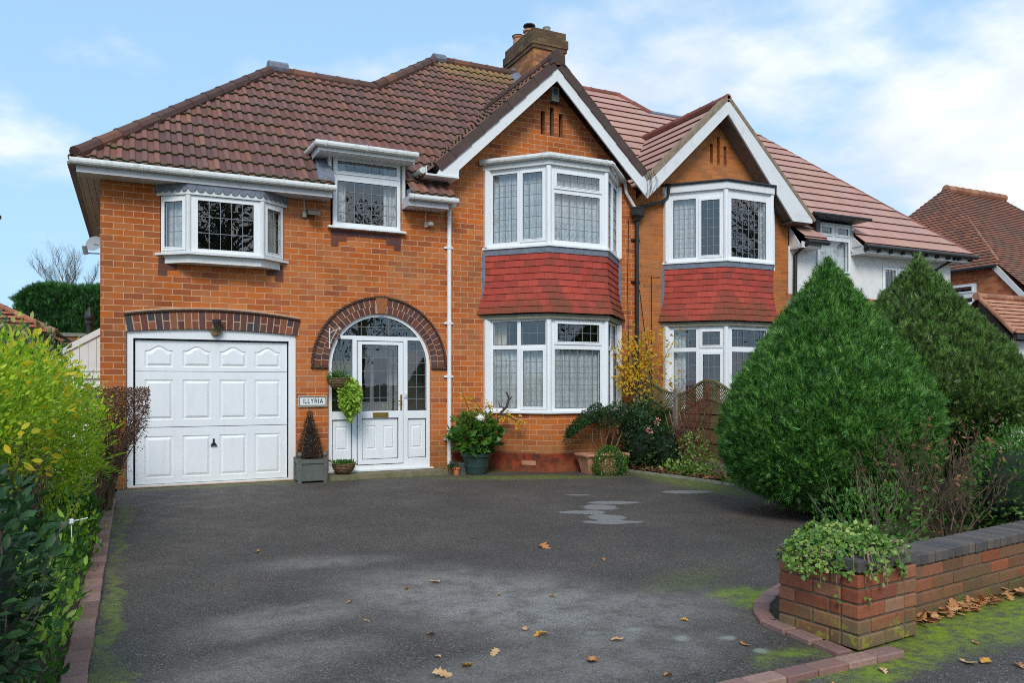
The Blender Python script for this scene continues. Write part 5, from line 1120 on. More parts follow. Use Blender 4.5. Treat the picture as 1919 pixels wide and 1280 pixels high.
for x, z, r in ((1.02, 2.165, .016), (1.07, 2.165, .016), (1.045, 2.14, .02), (1.045, 2.105, .025), (.99, 2.18, .018), (1.10, 2.18, .018)): mb.lathe(FRONT.p(x, z, .035), [(.001, -r), (r * .8, -r * .5), (r, 0), (r * .8, r * .5), (.001, r)], 8)
mb.build('ornament', noisy('bronze_ornament', (.10, .07, .03), (.28, .20, .10), 60, .5, .4), gl)
ab = empty('alarm_box', (6.43, 0, 6.3), 'cream burglar alarm box with blue emblem under the gable apex', 'alarm box')
mb = MB(); mb.slab(fx(FRONT), [(6.36, 6.19), (6.50, 6.19), (6.505, 6.43), (6.355, 6.43)], [], 0, .085); mb.build('case', M_drape, ab)
mb = MB()
for a, b, c, d_ in ((6.395, 6.41, 6.30, 6.39), (6.45, 6.465, 6.30, 6.39), (6.42, 6.44, 6.28, 6.405), (6.385, 6.475, 6.34, 6.352), (6.395, 6.465, 6.372, 6.382), (6.395, 6.465, 6.31, 6.32)): mb.pbox(FRONT, a, b, c, d_, .085, .088 + a * .0001)
mb.build('emblem', mat('emblem_blue', (.05, .25, .55), .4), ab)
mb = MB(); mb.slab(fx(FRONT), [(6.37, 6.188), (6.49, 6.188), (6.475, 6.165), (6.385, 6.165)], [], .0, .07); mb.build('lamp_lens', M_black, ab)
def sensor(x, z, floodlight, lab):
    r = empty('security_light' if floodlight else 'motion_sensor', (x, 0, z), lab, 'light' if floodlight else 'sensor')
    mb = MB(); mb.tube([(x - .05, -.015, 4.12), (x - .05, -.015, z - .02)], .010, 8); mb.box(x - .075, x - .025, -.05, -.0, z - .06, z + .02); mb.build('conduit', M_drape, r)
    mb = MB()
    if floodlight: mb.hexa([(x - .02, -.20, z - .05), (x + .14, -.20, z - .05), (x + .14, -.02, z - .02), (x - .02, -.02, z - .02), (x - .03, -.21, z), (x + .15, -.21, z), (x + .14, -.04, z + .06), (x - .02, -.04, z + .06)])
    else: mb.lathe((x + .01, -.08, z - .05), [(.03, 0), (.05, .02), (.05, .05), (.03, .07)], 12); mb.box(x - .03, x + .06, -.06, -.01, z - .04, z)
    mb.build('head', noisy('bronze_plastic', (.10, .085, .07), (.14, .12, .1), 10) if floodlight else M_drape, r)
sensor(2.31, 3.92, True, 'bronze security floodlight under the eaves beside the bow window'); sensor(4.19, 3.93, False, 'cream motion sensor under the short eaves beside the white downpipe')
ds = empty('satellite_dish', (-.45, -.03, 3.3), 'grey satellite dish on the left corner of the brick house', 'satellite dish')
mb = MB(); c_0 = Vector((-.47, .06, 3.27)); ax = Vector((-.45, -.85, .35)).normalized(); u_ = ax.orthogonal().normalized(); v_ = ax.cross(u_)
rg = [[mb.vert(c_0 + (u_ * math.cos(t) + v_ * math.sin(t)) * r + ax * (r * r * 1.1)) for t in np.linspace(0, 2 * PI, 25)[:-1]] for r in (.02, .05, .08, .11)]
for A_, B_ in zip(rg[:-1], rg[1:]):
    for i in range(24): mb.face([A_[i], A_[(i + 1) % 24], B_[(i + 1) % 24], B_[i]])
mb.face(rg[0]); mb.build('dish', noisy('grey_dish', (.32, .33, .35), (.26, .27, .29), 20), ds)
mb = MB(); mb.tube([(-.41, .02, 3.25), c_0], .014, 8); mb.tube([(-.41, .02, 3.14), (-.52, -.10, 3.12), (-.56, -.20, 3.12)], .009, 6); mb.tube([(-.555, -.19, 3.09), (-.575, -.23, 3.19)], .03, 8); mb.build('arm', noisy('grey_bracket', (.2, .2, .21), (.25, .25, .26), 20), ds)
# ================================================================ PLANTS AND POTS BY THE HOUSE
M_slate = noisy('grey_painted_wood', (.10, .105, .095), (.14, .145, .13), 12, .6, .2)
pl1 = empty('square_planter', (2.27, -.32, 0), 'grey square wooden planter between garage door and porch', 'planter')
mb = MB(); q = PL((2.10, -.50), u=(1, 0)); x0, x1, y0, y1, h = 2.09, 2.50, -.47, -.10, .35
mb.box(x0 + .02, x1 - .02, y0 + .02, y1 - .02, .02, h - .03)
for x in (x0, x1 - .05):
    for y in (y0, y1 - .05): mb.box(x, x + .05, y, y + .05, 0, h)
for z in (.03, h - .075): mb.box(x0 + .05, x1 - .05, y0 + .004, y0 + .03, z, z + .06); mb.box(x0 + .004, x0 + .03, y0 + .05, y1 - .05, z, z + .06); mb.box(x1 - .03, x1 - .004, y0 + .05, y1 - .05, z, z + .06)
mb.build('box', M_slate, pl1)
for x in (x0 + .025, x1 - .025): mb = MB(); mb.lathe((x, y0 + .025, h), [(.012, 0), (.012, .015), (.03, .03), (.036, .055), (.025, .08), (.002, .09)], 12); mb.build('finial', M_slate, pl1)
mb = MB(); mb.box(x0 + .03, x1 - .03, y0 + .03, y1 - .03, h - .029, h - .015); mb.build('soil', M_soil, pl1)
cc = empty('dead_conifer', (2.29, -.28, .33), 'browned dwarf conifer cone growing in the grey square planter', 'plant')
mb = MB(); mb.tube([(2.29, -.28, .33), (2.29, -.28, .95)], [.012, .004], 6); mb.lathe((2.29, -.28, .36), [(.11, 0), (.09, .2), (.05, .42), (.01, .58)], 12); mb.build('stem', mat('dark_twig_core', (.015, .010, .007), .9), cc)
P_, N_ = on_profile(3200, (2.29, -.28, .35), [(0, .17), (.1, .155), (.3, .11), (.5, .055), (.66, .012)], .012, .01)
leaves('foliage', P_, blend_dir(N_, .7, .6), rand_dir(3200), RNG.uniform(.014, .03, 3200), T_SMALL, leafmat('dead_conifer_leaf', [(0, (.03, .015, .008)), (.6, (.10, .055, .03)), (.85, (.22, .13, .07)), (1, (.45, .33, .22))], .8, .1, 30), cc)
def basket(c, r, name, label, m):
    b_ = empty(name, c, label, 'basket'); mb = MB()
    for k in range(9):
        rr = r * math.sin(math.radians(20 + k * 9)); z = c[2] + r * .9 * (1 - math.cos(math.radians(20 + k * 9)))
        mb.tube([(c[0] + rr * math.cos(a), c[1] + rr * math.sin(a), z + .004 * math.sin(a * 9 + k)) for a in np.linspace(0, 2 * PI, 33)], .011, 5)
    mb.lathe(c, [(r * .3, .01), (r * .7, r * .3), (r * .93, r * .72)], 20); mb.build('weave', m, b_, smooth=True); return b_
M_wick = noisy('brown_wicker', (.10, .055, .025), (.24, .15, .08), 50, .8, .5, .004)
lb_ = basket((2.80, -.20, .075), .165, 'wicker_basket', 'low brown wicker basket planted with small greens on the porch step', M_wick)
wg = empty('basket_plants', (2.80, -.20, .2), 'sparse small green plants in the low wicker basket', 'plant')
P_ = np.stack([2.80 + RNG.normal(0, .07, 420), -.20 + RNG.normal(0, .07, 420), .20 + RNG.random(420) * .05], 1)
leaves('foliage', P_, blend_dir(np.tile((0, 0, 1.), (420, 1)), .6, .6), rand_dir(420), RNG.uniform(.03, .06, 420), T_SMALL, ML_green, wg)
# hanging basket on bracket
hb_ = basket((2.72, -.24, 1.33), .17, 'hanging_basket', 'dark wicker hanging basket on a white scroll bracket beside the porch arch', M_wick)
mb = MB(); mb.tube([(2.63, -.03, 1.93), (2.63, -.03, 2.24)], .010, 6); mb.tube([(2.63, -.02, 1.98), (2.66, -.12, 2.10), (2.70, -.20, 2.20), (2.72, -.25, 2.24), (2.73, -.27, 2.21), (2.72, -.25, 2.19)], .008, 6); mb.tube([(2.63, -.03, 2.16), (2.69, -.2, 2.21)], .007, 6); mb.build('bracket', M_white2, hb_)
mb = MB()
for a in (.5, 2.6, 4.7): mb.tube([(2.72, -.25, 2.12), (2.72 + .15 * math.cos(a), -.24 + .15 * math.sin(a), 1.46)], .003, 4)
mb.tube([(2.72, -.25, 2.2), (2.72, -.25, 2.08)], .006, 5); mb.lathe((2.72, -.25, 2.0), [(.002, 0), (.02, .03), (.025, .07), (.015, .11), (.002, .13)], 8); mb.build('chain', M_black, hb_)
hp = empty('trailing_plant', (2.80, -.28, 1.45), 'bright lime green plant spilling from the hanging basket', 'plant')
P_, N_ = on_ellipsoid(2300, (2.87, -.30, 1.20), (.16, .15, .31), .55); P_[:, 0] -= np.clip(P_[:, 2] - 1.3, 0, 1) * .35
k = P_[:, 2] < 1.1; P_[k, 0] = 2.87 + (P_[k, 0] - 2.87) * (1 - (1.1 - P_[k, 2]) * 1.6)
leaves('foliage', P_, blend_dir(N_, -.1, .6), blend_dir(N_, .5, .5), RNG.uniform(.03, .055, 2300), T_IVY, ML_lime, hp)
P_, N_ = on_ellipsoid(260, (2.70, -.26, 1.50), (.16, .14, .09), .8)
leaves('upper_foliage', P_, blend_dir(N_, .6, .6), rand_dir(260), RNG.uniform(.03, .06, 260), T_LEAF, ML_green, hp)
# green pot with hydrangea
def pot(name, c, prof, m, label, cat='pot', ribs=0):
    r = empty(name, c, label, cat); mb = MB(); mb.lathe(c, prof, 28); mb.build('body', m, r, smooth=False)
    mb = MB(); rt, zt = prof[-1]; mb.lathe((c[0], c[1], c[2] + zt - .045), [(rt * .9, 0), (rt * .9, .008)], 20); mb.build('soil', M_soil, r); return r
M_gpot = noisy('dark_green_glazed_pot', (.025, .05, .045), (.04, .07, .06), 12, .35, .1)
pot('plant_pot', (4.83, -.42, 0), [(.15, 0), (.16, .01), (.19, .12), (.197, .125), (.197, .14), (.19, .145), (.215, .27), (.24, .28), (.245, .33), (.225, .335), (.215, .30)], M_gpot, 'large dark green ribbed pot beside the white downpipe')
hy = empty('hydrangea', (4.83, -.42, .3), 'broad-leaved hydrangea with one cream flower head in the dark green pot', 'plant')
P_, N_ = on_ellipsoid(520, (4.80, -.45, .58), (.40, .33, .26), .55)
leaves('foliage', P_, blend_dir(N_, .2, .5), blend_dir(N_, 1.0, .4), RNG.uniform(.08, .15, 520), T_IVY, ML_green, hy)
P_, N_ = on_ellipsoid(520, (4.78, -.42, .80), (.30, .25, .16), .8)
leaves('upper_foliage', P_, blend_dir(N_, .9, .5), rand_dir(520), RNG.uniform(.05, .10, 520), T_LEAF, leafmat('yellowing_leaf', [(0, (.05, .10, .02)), (.5, (.14, .20, .03)), (.8, (.28, .20, .05)), (1, (.40, .14, .05))], .5, .3, 12), hy)
mb = MB(); mb.lathe((4.80, -.66, .83), [(.01, 0), (.045, .02), (.06, .05), (.045, .085), (.01, .10)], 12); mb.build('flower_core', ML_white, hy)
P_, N_ = on_ellipsoid(160, (4.80, -.66, .88), (.065, .065, .055), .05); leaves('flower_head', P_, rand_dir(160), N_, RNG.uniform(.02, .03, 160), T_SMALL, ML_white, hy)
gb = empty('gnarled_shrub', (5.0, -.38, .3), 'gnarled dark branch with sprays of yellow and red autumn leaves by the bay', 'shrub')
mb = MB(); mb.tube([(4.95, -.38, .3), (5.10, -.45, .65), (5.22, -.5, .95), (5.30, -.55, 1.05), (5.33, -.56, 1.18), (5.29, -.56, 1.28)], [.03, .026, .022, .022, .018, .014], 8); mb.tube([(5.33, -.56, 1.15), (5.38, -.56, 1.2)], [.014, .008], 6); mb.tube([(5.28, -.55, 1.02), (5.2, -.5, 1.05), (5.18, -.5, 1.12)], [.014, .01, .006], 6)
st_ = [((5.02, -.4, .5), (4.92, -.42, 1.0), (4.75, -.4, 1.22)), ((5.2, -.5, .95), (5.35, -.55, .90), (5.62, -.62, .66)), ((5.1, -.45, .7), (5.05, -.45, 1.05), (5.0, -.45, 1.12)), ((5.2, -.5, .95), (5.4, -.6, .85), (5.55, -.7, .78)), ((4.9, -.4, .6), (4.7, -.35, 1.1), (4.62, -.3, 1.32))]
for a in st_: mb.tube(a, [.008, .006, .003], 5)
mb.build('branch', noisy('dark_bark', (.05, .035, .03), (.10, .07, .05), 30, .9, .6), gb)
PP = []
for a in st_:
    for _ in range(34):
        t = random.random(); A_, B_, C_ = map(Vector, a); p = A_.lerp(B_, t * 2) if t < .5 else B_.lerp(C_, t * 2 - 1); PP.append(p + Vector((random.gauss(0, .035), random.gauss(0, .04), random.gauss(0, .035))))
PP = np.array(PP); leaves('foliage', PP, rand_dir(len(PP)) + np.array([0, -.3, -.3]), blend_dir(np.tile((0, -1., .6), (len(PP), 1)), .2, .5), RNG.uniform(.04, .075, len(PP)), T_LEAF, ML_gold, gb)
mb = MB(); tp_ = empty('small_pot', (4.50, -.42, 0), 'small orange terracotta pot at the end of the porch step', 'pot')
mb.lathe((4.50, -.42, 0), [(.04, 0), (.055, .09), (.065, .092), (.065, .12), (.055, .12), (.05, .10)], 18); mb.build('body', noisy('orange_terracotta', (.50, .14, .05), (.55, .20, .09), 14), tp_)
P_ = np.array([(4.46, -.42, .15)]) + RNG.normal(0, 1, (160, 3)) * (.07, .04, .03); leaves('seedling_foliage', P_, rand_dir(160), rand_dir(160), RNG.uniform(.02, .045, 160), T_SMALL, ML_dark, tp_)
tr0 = empty('trough', (4.66, -.25, 0), 'low dark slate trough between small terracotta pot and green pot', 'trough')
mb = MB(); mb.hexa([(4.54, -.38, 0), (4.80, -.38, 0), (4.80, -.16, 0), (4.54, -.16, 0), (4.52, -.41, .15), (4.82, -.41, .15), (4.82, -.13, .15), (4.52, -.13, .15)]); mb.box(4.51, 4.83, -.42, -.12, .15, .175); mb.build('body', M_slate, tr0)
# terracotta trough with the arching shrub
tt = empty('terracotta_trough', (6.72, -1.12, 0), 'terracotta trough with rolled rim in front of the bay window', 'trough')
mb = MB(); x0, x1, y0, y1 = 6.32, 7.05, -1.30, -.98
mb.hexa([(x0 + .06, y0 + .04, 0), (x1 - .06, y0 + .04, 0), (x1 - .06, y1 - .04, 0), (x0 + .06, y1 - .04, 0), (x0, y0, .27), (x1, y0, .27), (x1, y1, .27), (x0, y1, .27)])
mb.build('body', M_terra, tt); mb = MB()
mb.tube([(x0 - .01, y0 - .01, .29), (x1 + .01, y0 - .01, .29)], .026, 8); mb.tube([(x0 - .01, y1 + .01, .29), (x1 + .01, y1 + .01, .29)], .026, 8); mb.tube([(x0 - .01, y0 - .03, .29), (x0 - .01, y1 + .03, .29)], .026, 8); mb.tube([(x1 + .01, y0 - .03, .29), (x1 + .01, y1 + .03, .29)], .026, 8)
mb.build('rim', M_terra, tt); mb = MB(); mb.box(x0 + .01, x1 - .01, y0 + .01, y1 - .01, .272, .285); mb.build('soil', M_soil, tt)
ar = empty('arching_shrub', (6.75, -1.12, .28), 'small-leaved dark evergreen trained in an arch over the terracotta trough', 'shrub')
mb = MB(); random.seed(3)
for dx, tx in ((-.1, -.25), (-.02, -.1), (.08, .2), (.14, .35), (.02, .1)):
    mb.tube([(6.75 + dx, -1.12, .28), (6.75 + dx * 2 - .03, -1.14, .50), (6.75 + tx, -1.14, .72), (6.75 + tx * 1.5, -1.14, .88)], [.012, .010, .009, .005], 6)
mb.build('stems', M_bark, ar)
t = RNG.random(8500); ang = PI * (1.02 - t * .98); n = len(t)
cxp = 6.74 + .56 * np.cos(ang); czp = .62 + .30 * np.sin(ang) ** .8; th_ = RNG.uniform(0, 2 * PI, n); rad = .175 * np.sqrt(RNG.random(n)) * (1 + .3 * np.sin(ang * 6))
P_ = np.stack([cxp + rad * np.cos(th_) * 1.1, -1.14 + rad * np.sin(th_) * 1.2, czp + rad * np.cos(th_) * 1.0 + .02 * np.sin(ang * 9)], 1); N_ = nrm(np.stack([np.cos(th_), -np.abs(np.sin(th_)), np.cos(th_) * .6 + .4], 1))
leaves('foliage', P_, blend_dir(N_, .2, .7), N_ + RNG.normal(0, .5, (n, 3)), RNG.uniform(.025, .045, n), T_SMALL, ML_dark, ar)
wf = empty('white_flower_plant', (6.72, -1.36, 0), 'bushy bright green plant with tiny white flowers in front of terracotta trough', 'plant')
P_, N_ = on_profile(2600, (6.66, -1.40, 0), [(0, .20), (.1, .235), (.25, .215), (.38, .12), (.44, .02)], .03, .03)
leaves('foliage', P_, blend_dir(N_, .6, .6), rand_dir(2600), RNG.uniform(.025, .045, 2600), T_SMALL, ML_green, wf); P_, N_ = on_profile(230, (6.66, -1.40, 0), [(0, .22), (.1, .25), (.25, .23), (.38, .13), (.45, .02)], .02, .03)
leaves('flowers', P_, rand_dir(230), N_, RNG.uniform(.012, .02, 230), T_SMALL, ML_white, wf)
# ================================================================ FENCE
M_fence = noisy('mossy_fence_board', (.11, .10, .035), (.24, .19, .08), 7, .9, .4, .004, detail=8)
FP = PL((8.2, 0), u=(0, -1))
def fence_panel(a0, a1, f, lab):
    r = empty('lattice_fence', (8.2, -(a0 + a1) / 2, 0), lab, 'fence', 'fence lengths with lattice tops'); n = 7; zb = .22
    mb = MB(); mb.pbox(FP, a0, a1, .0, .20, -.02, .02); mb.build('gravel_board', M_conc, r)
    zl = lambda a: f(a) - .30
    mb = MB(); step = .115; z = zb
    while z < 1.25:
        us_ = np.linspace(a0 + .03, a1 - .03, 9); top = [(u, min(z + step + .02, zl(u))) for u in us_]
        if max(t[1] for t in top) > z + .02:
            top = [(u, max(t, z + .005)) for u, t in top]
            mb.slab(fx(FP), [(us_[0], z), (us_[-1], z)] + top[::-1], [], -.012 + .006 * (int(z * 100) % 2), .012 + .005 * (int(z * 100) % 2))
        z += step
    mb.build('boards', M_fence, r)
    mb = MB(); us_ = np.linspace(a0, a1, 17)
    for (o1, o2) in ((0, -.035), (-.285, -.32)): mb.slab(fx(FP), [(u, f(u) + o1) for u in us_] + [(u, f(u) + o2) for u in us_[::-1]], [], -.02, .025)
    for a in (a0, a1 - .035): mb.slab(fx(FP), [(a, .2), (a + .035, .2), (a + .035, f(a + .035) - .036), (a, f(a) - .036)], [], -.018, .022)
    mb.build('frame', M_fence, r)
    mb = MB(); x = a0 - .3
    while x < a1:
        for s_ in (1, -1):
            pts = []
            for k in range(13):
                t = k / 12; a = x + t * .3 if s_ > 0 else x + .3 - t * .3
                if a0 + .03 <= a <= a1 - .03: pts.append((a, f(a) - .31 + t * .29))
            if len(pts) > 1:
                q = [(a - .011, z) for a, z in pts] + [(a + .011, z) for a, z in pts[::-1]]; mb.slab(fx(FP), q, [], .0 if s_ > 0 else .008, .008 if s_ > 0 else .015)
        x += .062
    mb.build('lattice', M_fence, r)
f1 = lambda a: 1.30 + .20 * max(0, math.cos(min(max((a + .25) / 1.35, 0), 1) * PI)) * .9 - .0 if a < .45 else 1.30 - .0 + .02 * 0
f1 = lambda a: 1.27 + .24 * (.5 + .5 * math.cos(PI * min(max((a - .1) / .85, 0), 1)))
f2 = lambda a: 1.25 + .23 * (.5 - .5 * math.cos(2 * PI * min(max((a - 1.12) / 1.55, 0), 1)))
f3 = lambda a: 1.25 + .23 * (.5 - .5 * math.cos(2 * PI * min(max((a - 2.80) / 1.6, 0), 1)))
fence_panel(.02, 1.02, f1, 'mossy board fence panel with falling lattice top next to the house wall')
fence_panel(1.12, 2.68, f2, 'mossy board fence panel with arched lattice top behind the red twigs')
fence_panel(2.78, 4.40, f3, 'mossy board fence panel with arched lattice top farthest from the house')
for a, lab in ((1.07, 'concrete fence post between the falling and the arched lattice panels'), (2.73, 'concrete fence post behind the clipped conifer farther from the house')):
    mb = MB(); mb.pbox(FP, a - .05, a + .05, 0, 1.30, -.05, .05); mb.pbox(FP, a - .035, a + .035, 1.30, 1.33, -.035, .035); tag(mb.build('fence_post', M_conc), lab, 'fence post', 'concrete fence posts')
# ================================================================ RIGHT BED PLANTS
cl = empty('climbing_shrub', (8.0, -.35, 0), 'climber with golden yellow autumn leaves on the black downpipe', 'climber')
mb = MB(); random.seed(9); CP = []
for i in range(20):
    tx = random.uniform(-.85, .75); tz = random.uniform(1.55, 2.5) - abs(tx) * .3
    pts = [(8.0 + random.uniform(-.06, .06), -.3, .0), (7.98, -.32, .7), (8.0 + tx * .25, -.34, 1.2), (8.02 + tx * .7, -.36, (1.2 + tz) / 2 + .2), (8.02 + tx, -.38, tz)]
    mb.tube(pts, [.014, .012, .009, .006, .003], 5)
    for _ in range(42):
        t = random.random() ** .8; A_, B_ = (pts[2], pts[3]) if t < .4 else (pts[3], pts[4]); p = Vector(A_).lerp(Vector(B_), random.random()); CP.append(p + Vector((random.gauss(0, .09), random.gauss(0, .07), random.gauss(0, .09))))
mb.build('stems', M_bark, cl); CP = np.array(CP); n = len(CP)
leaves('foliage', CP, rand_dir(n) + np.array([0, -.2, -.5]), blend_dir(np.tile((-.3, -1., .5), (n, 1)), .1, .6), RNG.uniform(.05, .09, n), T_LEAF, ML_gold, cl)
rt = empty('dogwood', (8.0, -2.0, 0), 'bare dark red twiggy dogwood in front of the fence', 'shrub'); mb = MB(); random.seed(14)
twigs(mb, (7.92, -1.75, 0), 9, 1.45, .5, .008, 2, 1.6); twigs(mb, (7.9, -2.3, 0), 7, 1.5, .5, .007, 2, 1.6); mb.build('twigs', M_redtwig, rt)
for i in range(150):
    pass
def bush(name, lab, cat, blobs, tm, m, size, n, core=True, up=.5, rnd=.6, stems=None, sm=None, group=None, base=None, extra=None):
    c = blobs[0][0]; r = empty(name, (c[0], c[1], 0), lab, cat, group); tot = sum(b[1][0] * b[1][2] for b in blobs); PA, NA = [], []
    for bc, br in blobs:
        k = int(n * br[0] * br[2] / tot); p, nn = on_ellipsoid(k, bc, br, .35); PA.append(p); NA.append(nn)
    P_, N_ = np.concatenate(PA), np.concatenate(NA); k = P_[:, 2] > .0; P_, N_ = P_[k], N_[k]; n = len(P_); P_ = P_ + RNG.normal(0, .028, P_.shape) + N_ * (RNG.random((n, 1)) ** 8 * .16)
    leaves('foliage', P_, blend_dir(N_, up, rnd), blend_dir(N_, .8, .6), RNG.uniform(*size, n), tm, m, r)
    if core:
        mb = MB()
        for bc, br in blobs: mb.lathe((bc[0], bc[1], bc[2]), [(.02 * br[0], -.72 * br[2]), (.5 * br[0], -.55 * br[2]), (.7 * br[0], -.2 * br[2]), (.68 * br[0], .25 * br[2]), (.45 * br[0], .55 * br[2]), (.02, .7 * br[2])], 10, sy=br[1] / br[0])
        mb.build('shade_core', ML_core, r)  # added dark solids in place of the shaded bush interior
    if stems: mb = MB(); twigs(mb, *stems); mb.build('stems', sm or M_bark, r)
    return r
rs = bush('rose_shrub', 'dark leafy shrub with two pink blooms beside the terracotta trough', 'shrub', [((7.42, -1.15, .45), (.30, .30, .42)), ((7.68, -.85, .62), (.30, .3, .5)), ((7.75, -1.35, .35), (.3, .3, .35))], T_LEAF, ML_dark, (.05, .085), 3000)
P_ = np.array([(7.60, -1.35, .80), (7.40, -1.42, .66)])
for p in P_:
    Q, N_ = on_ellipsoid(26, p, (.035, .035, .03), .4); leaves('bloom', Q, N_, rand_dir(26), np.full(26, .04), T_SMALL, ML_pink, rs)
P_ = RNG.normal(0, 1, (46, 3)) * (.22, .12, .08) + (7.85, -.75, .75)
fr_ = empty('fern_clump', (7.8, -.8, 0), 'arching green fern fronds behind the rose shrub by the fence', 'fern')
leaves('fronds', P_, blend_dir(np.tile((0, -.4, .5), (46, 1)), .5, .8), np.tile((0, 0, 1.), (46, 1)), RNG.uniform(.25, .45, 46), T_FERN, ML_fern, fr_)
yg = bush('spurge', 'pale yellow-green leafy plant in front of the fence post', 'plant', [((7.75, -2.1, .42), (.22, .2, .25)), ((7.7, -2.25, .2), (.2, .2, .2))], T_LEAF, ML_ivy, (.04, .08), 420, core=False, stems=((7.75, -2.15, 0), 12, .55, .18, .005, 0), sm=M_bark2)
gc_ = empty('ground_cover', (7.6, -2.6, 0), 'low green ground cover along the right bed edge', 'ground cover'); gc_['kind'] = 'stuff'
n = 3000; P_ = np.stack([7.42 + np.abs(RNG.normal(0, .25, n)), RNG.uniform(-3.8, -1.2, n), RNG.random(n) ** 2 * .20 + .02], 1); kp = np.sin(P_[:, 1] * 5.1) + np.sin(P_[:, 0] * 11 + P_[:, 1] * 3) + RNG.normal(0, .5, n) > .1; P_ = P_[kp]; n = len(P_); leaves('foliage', P_, blend_dir(np.tile((-.2, 0, 1.), (n, 1)), .1, .7), rand_dir(n), RNG.uniform(.03, .055, n), T_IVY, ML_ivy, gc_)
tls = empty('trellis', (7.75, -1.55, 0), 'small weathered diamond trellis leaning by the fence post', 'trellis'); mb = MB()
for i in range(5):
    mb.tube([(7.95, -1.15 - i * .13, .12), (7.95, -1.15 - i * .13 - .42, .95)], .008, 5); mb.tube([(7.94, -1.75 - i * .0 + i * .13 - .2, .12), (7.94, -1.6 + i * .13 + .0, .95)], .008, 5)
mb.build('lattice', M_bark2, tls)
def litter(name, lab, n, fx_, m, size, kind='stuff', z=.02):
    P_ = fx_(n); N_ = blend_dir(np.tile((0, 0, 1.), (n, 1)), .3, .35); o = leaves(name, P_, rand_dir(n) * (1, 1, .25), N_, RNG.uniform(*size, n), T_OAK, m); tag(o, lab, 'leaf litter', None, kind); return o
def fbed(n):
    t = RNG.random(n); y = -.9 - t * 3.2; x = np.interp(-y, [.8, 1.4, 2.3, 3.4, 4.3], [7.02, 7.20, 7.38, 7.50, 7.40]) + .04 + np.abs(RNG.normal(0, .28, n)); return np.stack([x, y, .02 + RNG.random(n) * .05], 1)
litter('leaf_litter', 'brown fallen leaves covering the soil of the right bed by the fence', 1500, fbed, ML_litter, (.05, .10))
# ================================================================ CLIPPED CONIFERS
def thuja(c, prof, n, lab, mt, tr=.10, size=(.06, .125), tall=1):
    r = empty('clipped_conifer', (c[0], c[1], 0), lab, 'conifer', 'clipped cone conifers'); P_, N_ = on_profile(n, c, prof, .026, .055)
    D_ = blend_dir(N_, .9, .5, .8); leaves('foliage', P_ - N_ * .03, D_, N_ + RNG.normal(0, .55, N_.shape), RNG.uniform(*size, n) * (.75 + .5 * RNG.random(n) ** 2), T_SPRAY, mt, r)
    mb = MB(); mb.lathe(c, [(max(.01, q - .10), z) for z, q in prof], 24); mb.build('crown_shade_core', ML_core, r)  # crown core is an added solid dark body, blocks light through the cone
    mb = MB(); mb.tube([(c[0], c[1], 0), (c[0] + .02, c[1], .5), (c[0], c[1], 1.2)], [tr, tr * .8, tr * .6], 8); mb.build('trunk', M_bark, r); return r
thuja((6.75, -5.6, 0), [(.10, .45), (.22, .76), (.40, .96), (.62, 1.06), (.85, 1.09), (1.08, 1.07), (1.3, .99), (1.52, .86), (1.8, .68), (2.1, .47), (2.3, .33), (2.44, .22), (2.58, .12), (2.68, .05), (2.74, .01)], 54000, 'nearer clipped dark green conifer cone bulging beside the driveway', ML_thuja)
thuja((9.35, -4.7, 0), [(.12, .30), (.30, .52), (.55, .80), (.78, 1.03), (.95, 1.22), (1.15, 1.36), (1.4, 1.33), (1.69, 1.15), (2.0, .92), (2.26, .70), (2.55, .45), (2.8, .24), (2.95, .11), (3.06, .03), (3.10, .01)], 42000, 'farther clipped olive green conifer cone against the white rendered wing', ML_thuja2, size=(.06, .12))
# ================================================================ FRONT WALL
WD = Vector((math.cos(math.radians(7.8)), math.sin(math.radians(7.8)), 0)); WN = Vector((-WD.y, WD.x, 0)); RW = Matrix.Rotation(math.radians(7.8), 4, 'Z')
M_wbrick = voussoir('weathered_wall_brick', [(.28, .075, .03), (.20, .075, .035), (.17, .08, .04), (.34, .10, .04), (.18, .095, .045), (.22, .10, .05), (.30, .11, .055)])
M_pbrick = voussoir('weathered_pier_brick', [(.32, .085, .04), (.36, .13, .07), (.26, .07, .035), (.34, .17, .10), (.33, .10, .05), (.27, .13, .07)])
def addmoss(m, z0, z1, col=(.16, .15, .02), col2=(.10, .085, .03)):
    nt = m.node_tree; p = nt.nodes['Principled BSDF']; src = p.inputs['Base Color'].links[0].from_socket; o = tex(nt); s = nt.nodes.new('ShaderNodeSeparateXYZ'); L(nt, o, s.inputs[0])
    z = mth(nt, 'ADD', s.outputs[2], mth(nt, 'MULTIPLY', mth(nt, 'SUBTRACT', noise(nt, o, 5, 6, .7), .5), .5)); c = mixc(nt, rng(nt, z, z0, z1, .75, 0, True), src, col2)
    z2 = mth(nt, 'MULTIPLY', rng(nt, z, z0, z1 + .05, 1, 0), rng(nt, noise(nt, o, 11, 5, .7), .52, .64)); c = mixc(nt, z2, c, col); L(nt, c, p.inputs['Base Color'])
addmoss(M_pbrick, .0, .20, (.30, .26, .03), (.13, .11, .05)); addmoss(M_wbrick, .0, .20, (.10, .13, .02), (.10, .08, .035))
M_blue = voussoir('blue_engineering_brick', [(.095, .083, .080), (.13, .105, .092), (.085, .075, .074), (.15, .115, .095), (.11, .095, .090)])
M_wmort = noisy('grey_wall_mortar', (.16, .13, .09), (.08, .07, .05), 20, .95, .6)
pr = empty('brick_pier', (3.69, -8.56, 0), 'low square brick pier with blue brick cap at the driveway entrance', 'pier')
PM = Matrix.Translation((3.685, -8.545, 0)) @ Matrix.Rotation(math.radians(6), 4, 'Z'); S_ = .525
mb = MB(); core = MB(); core.cbox(PM @ Matrix.Translation((0, 0, .2)), S_ - .018, S_ - .018, .40, .004); core.build('mortar_core', M_wmort, pr)
random.seed(31)
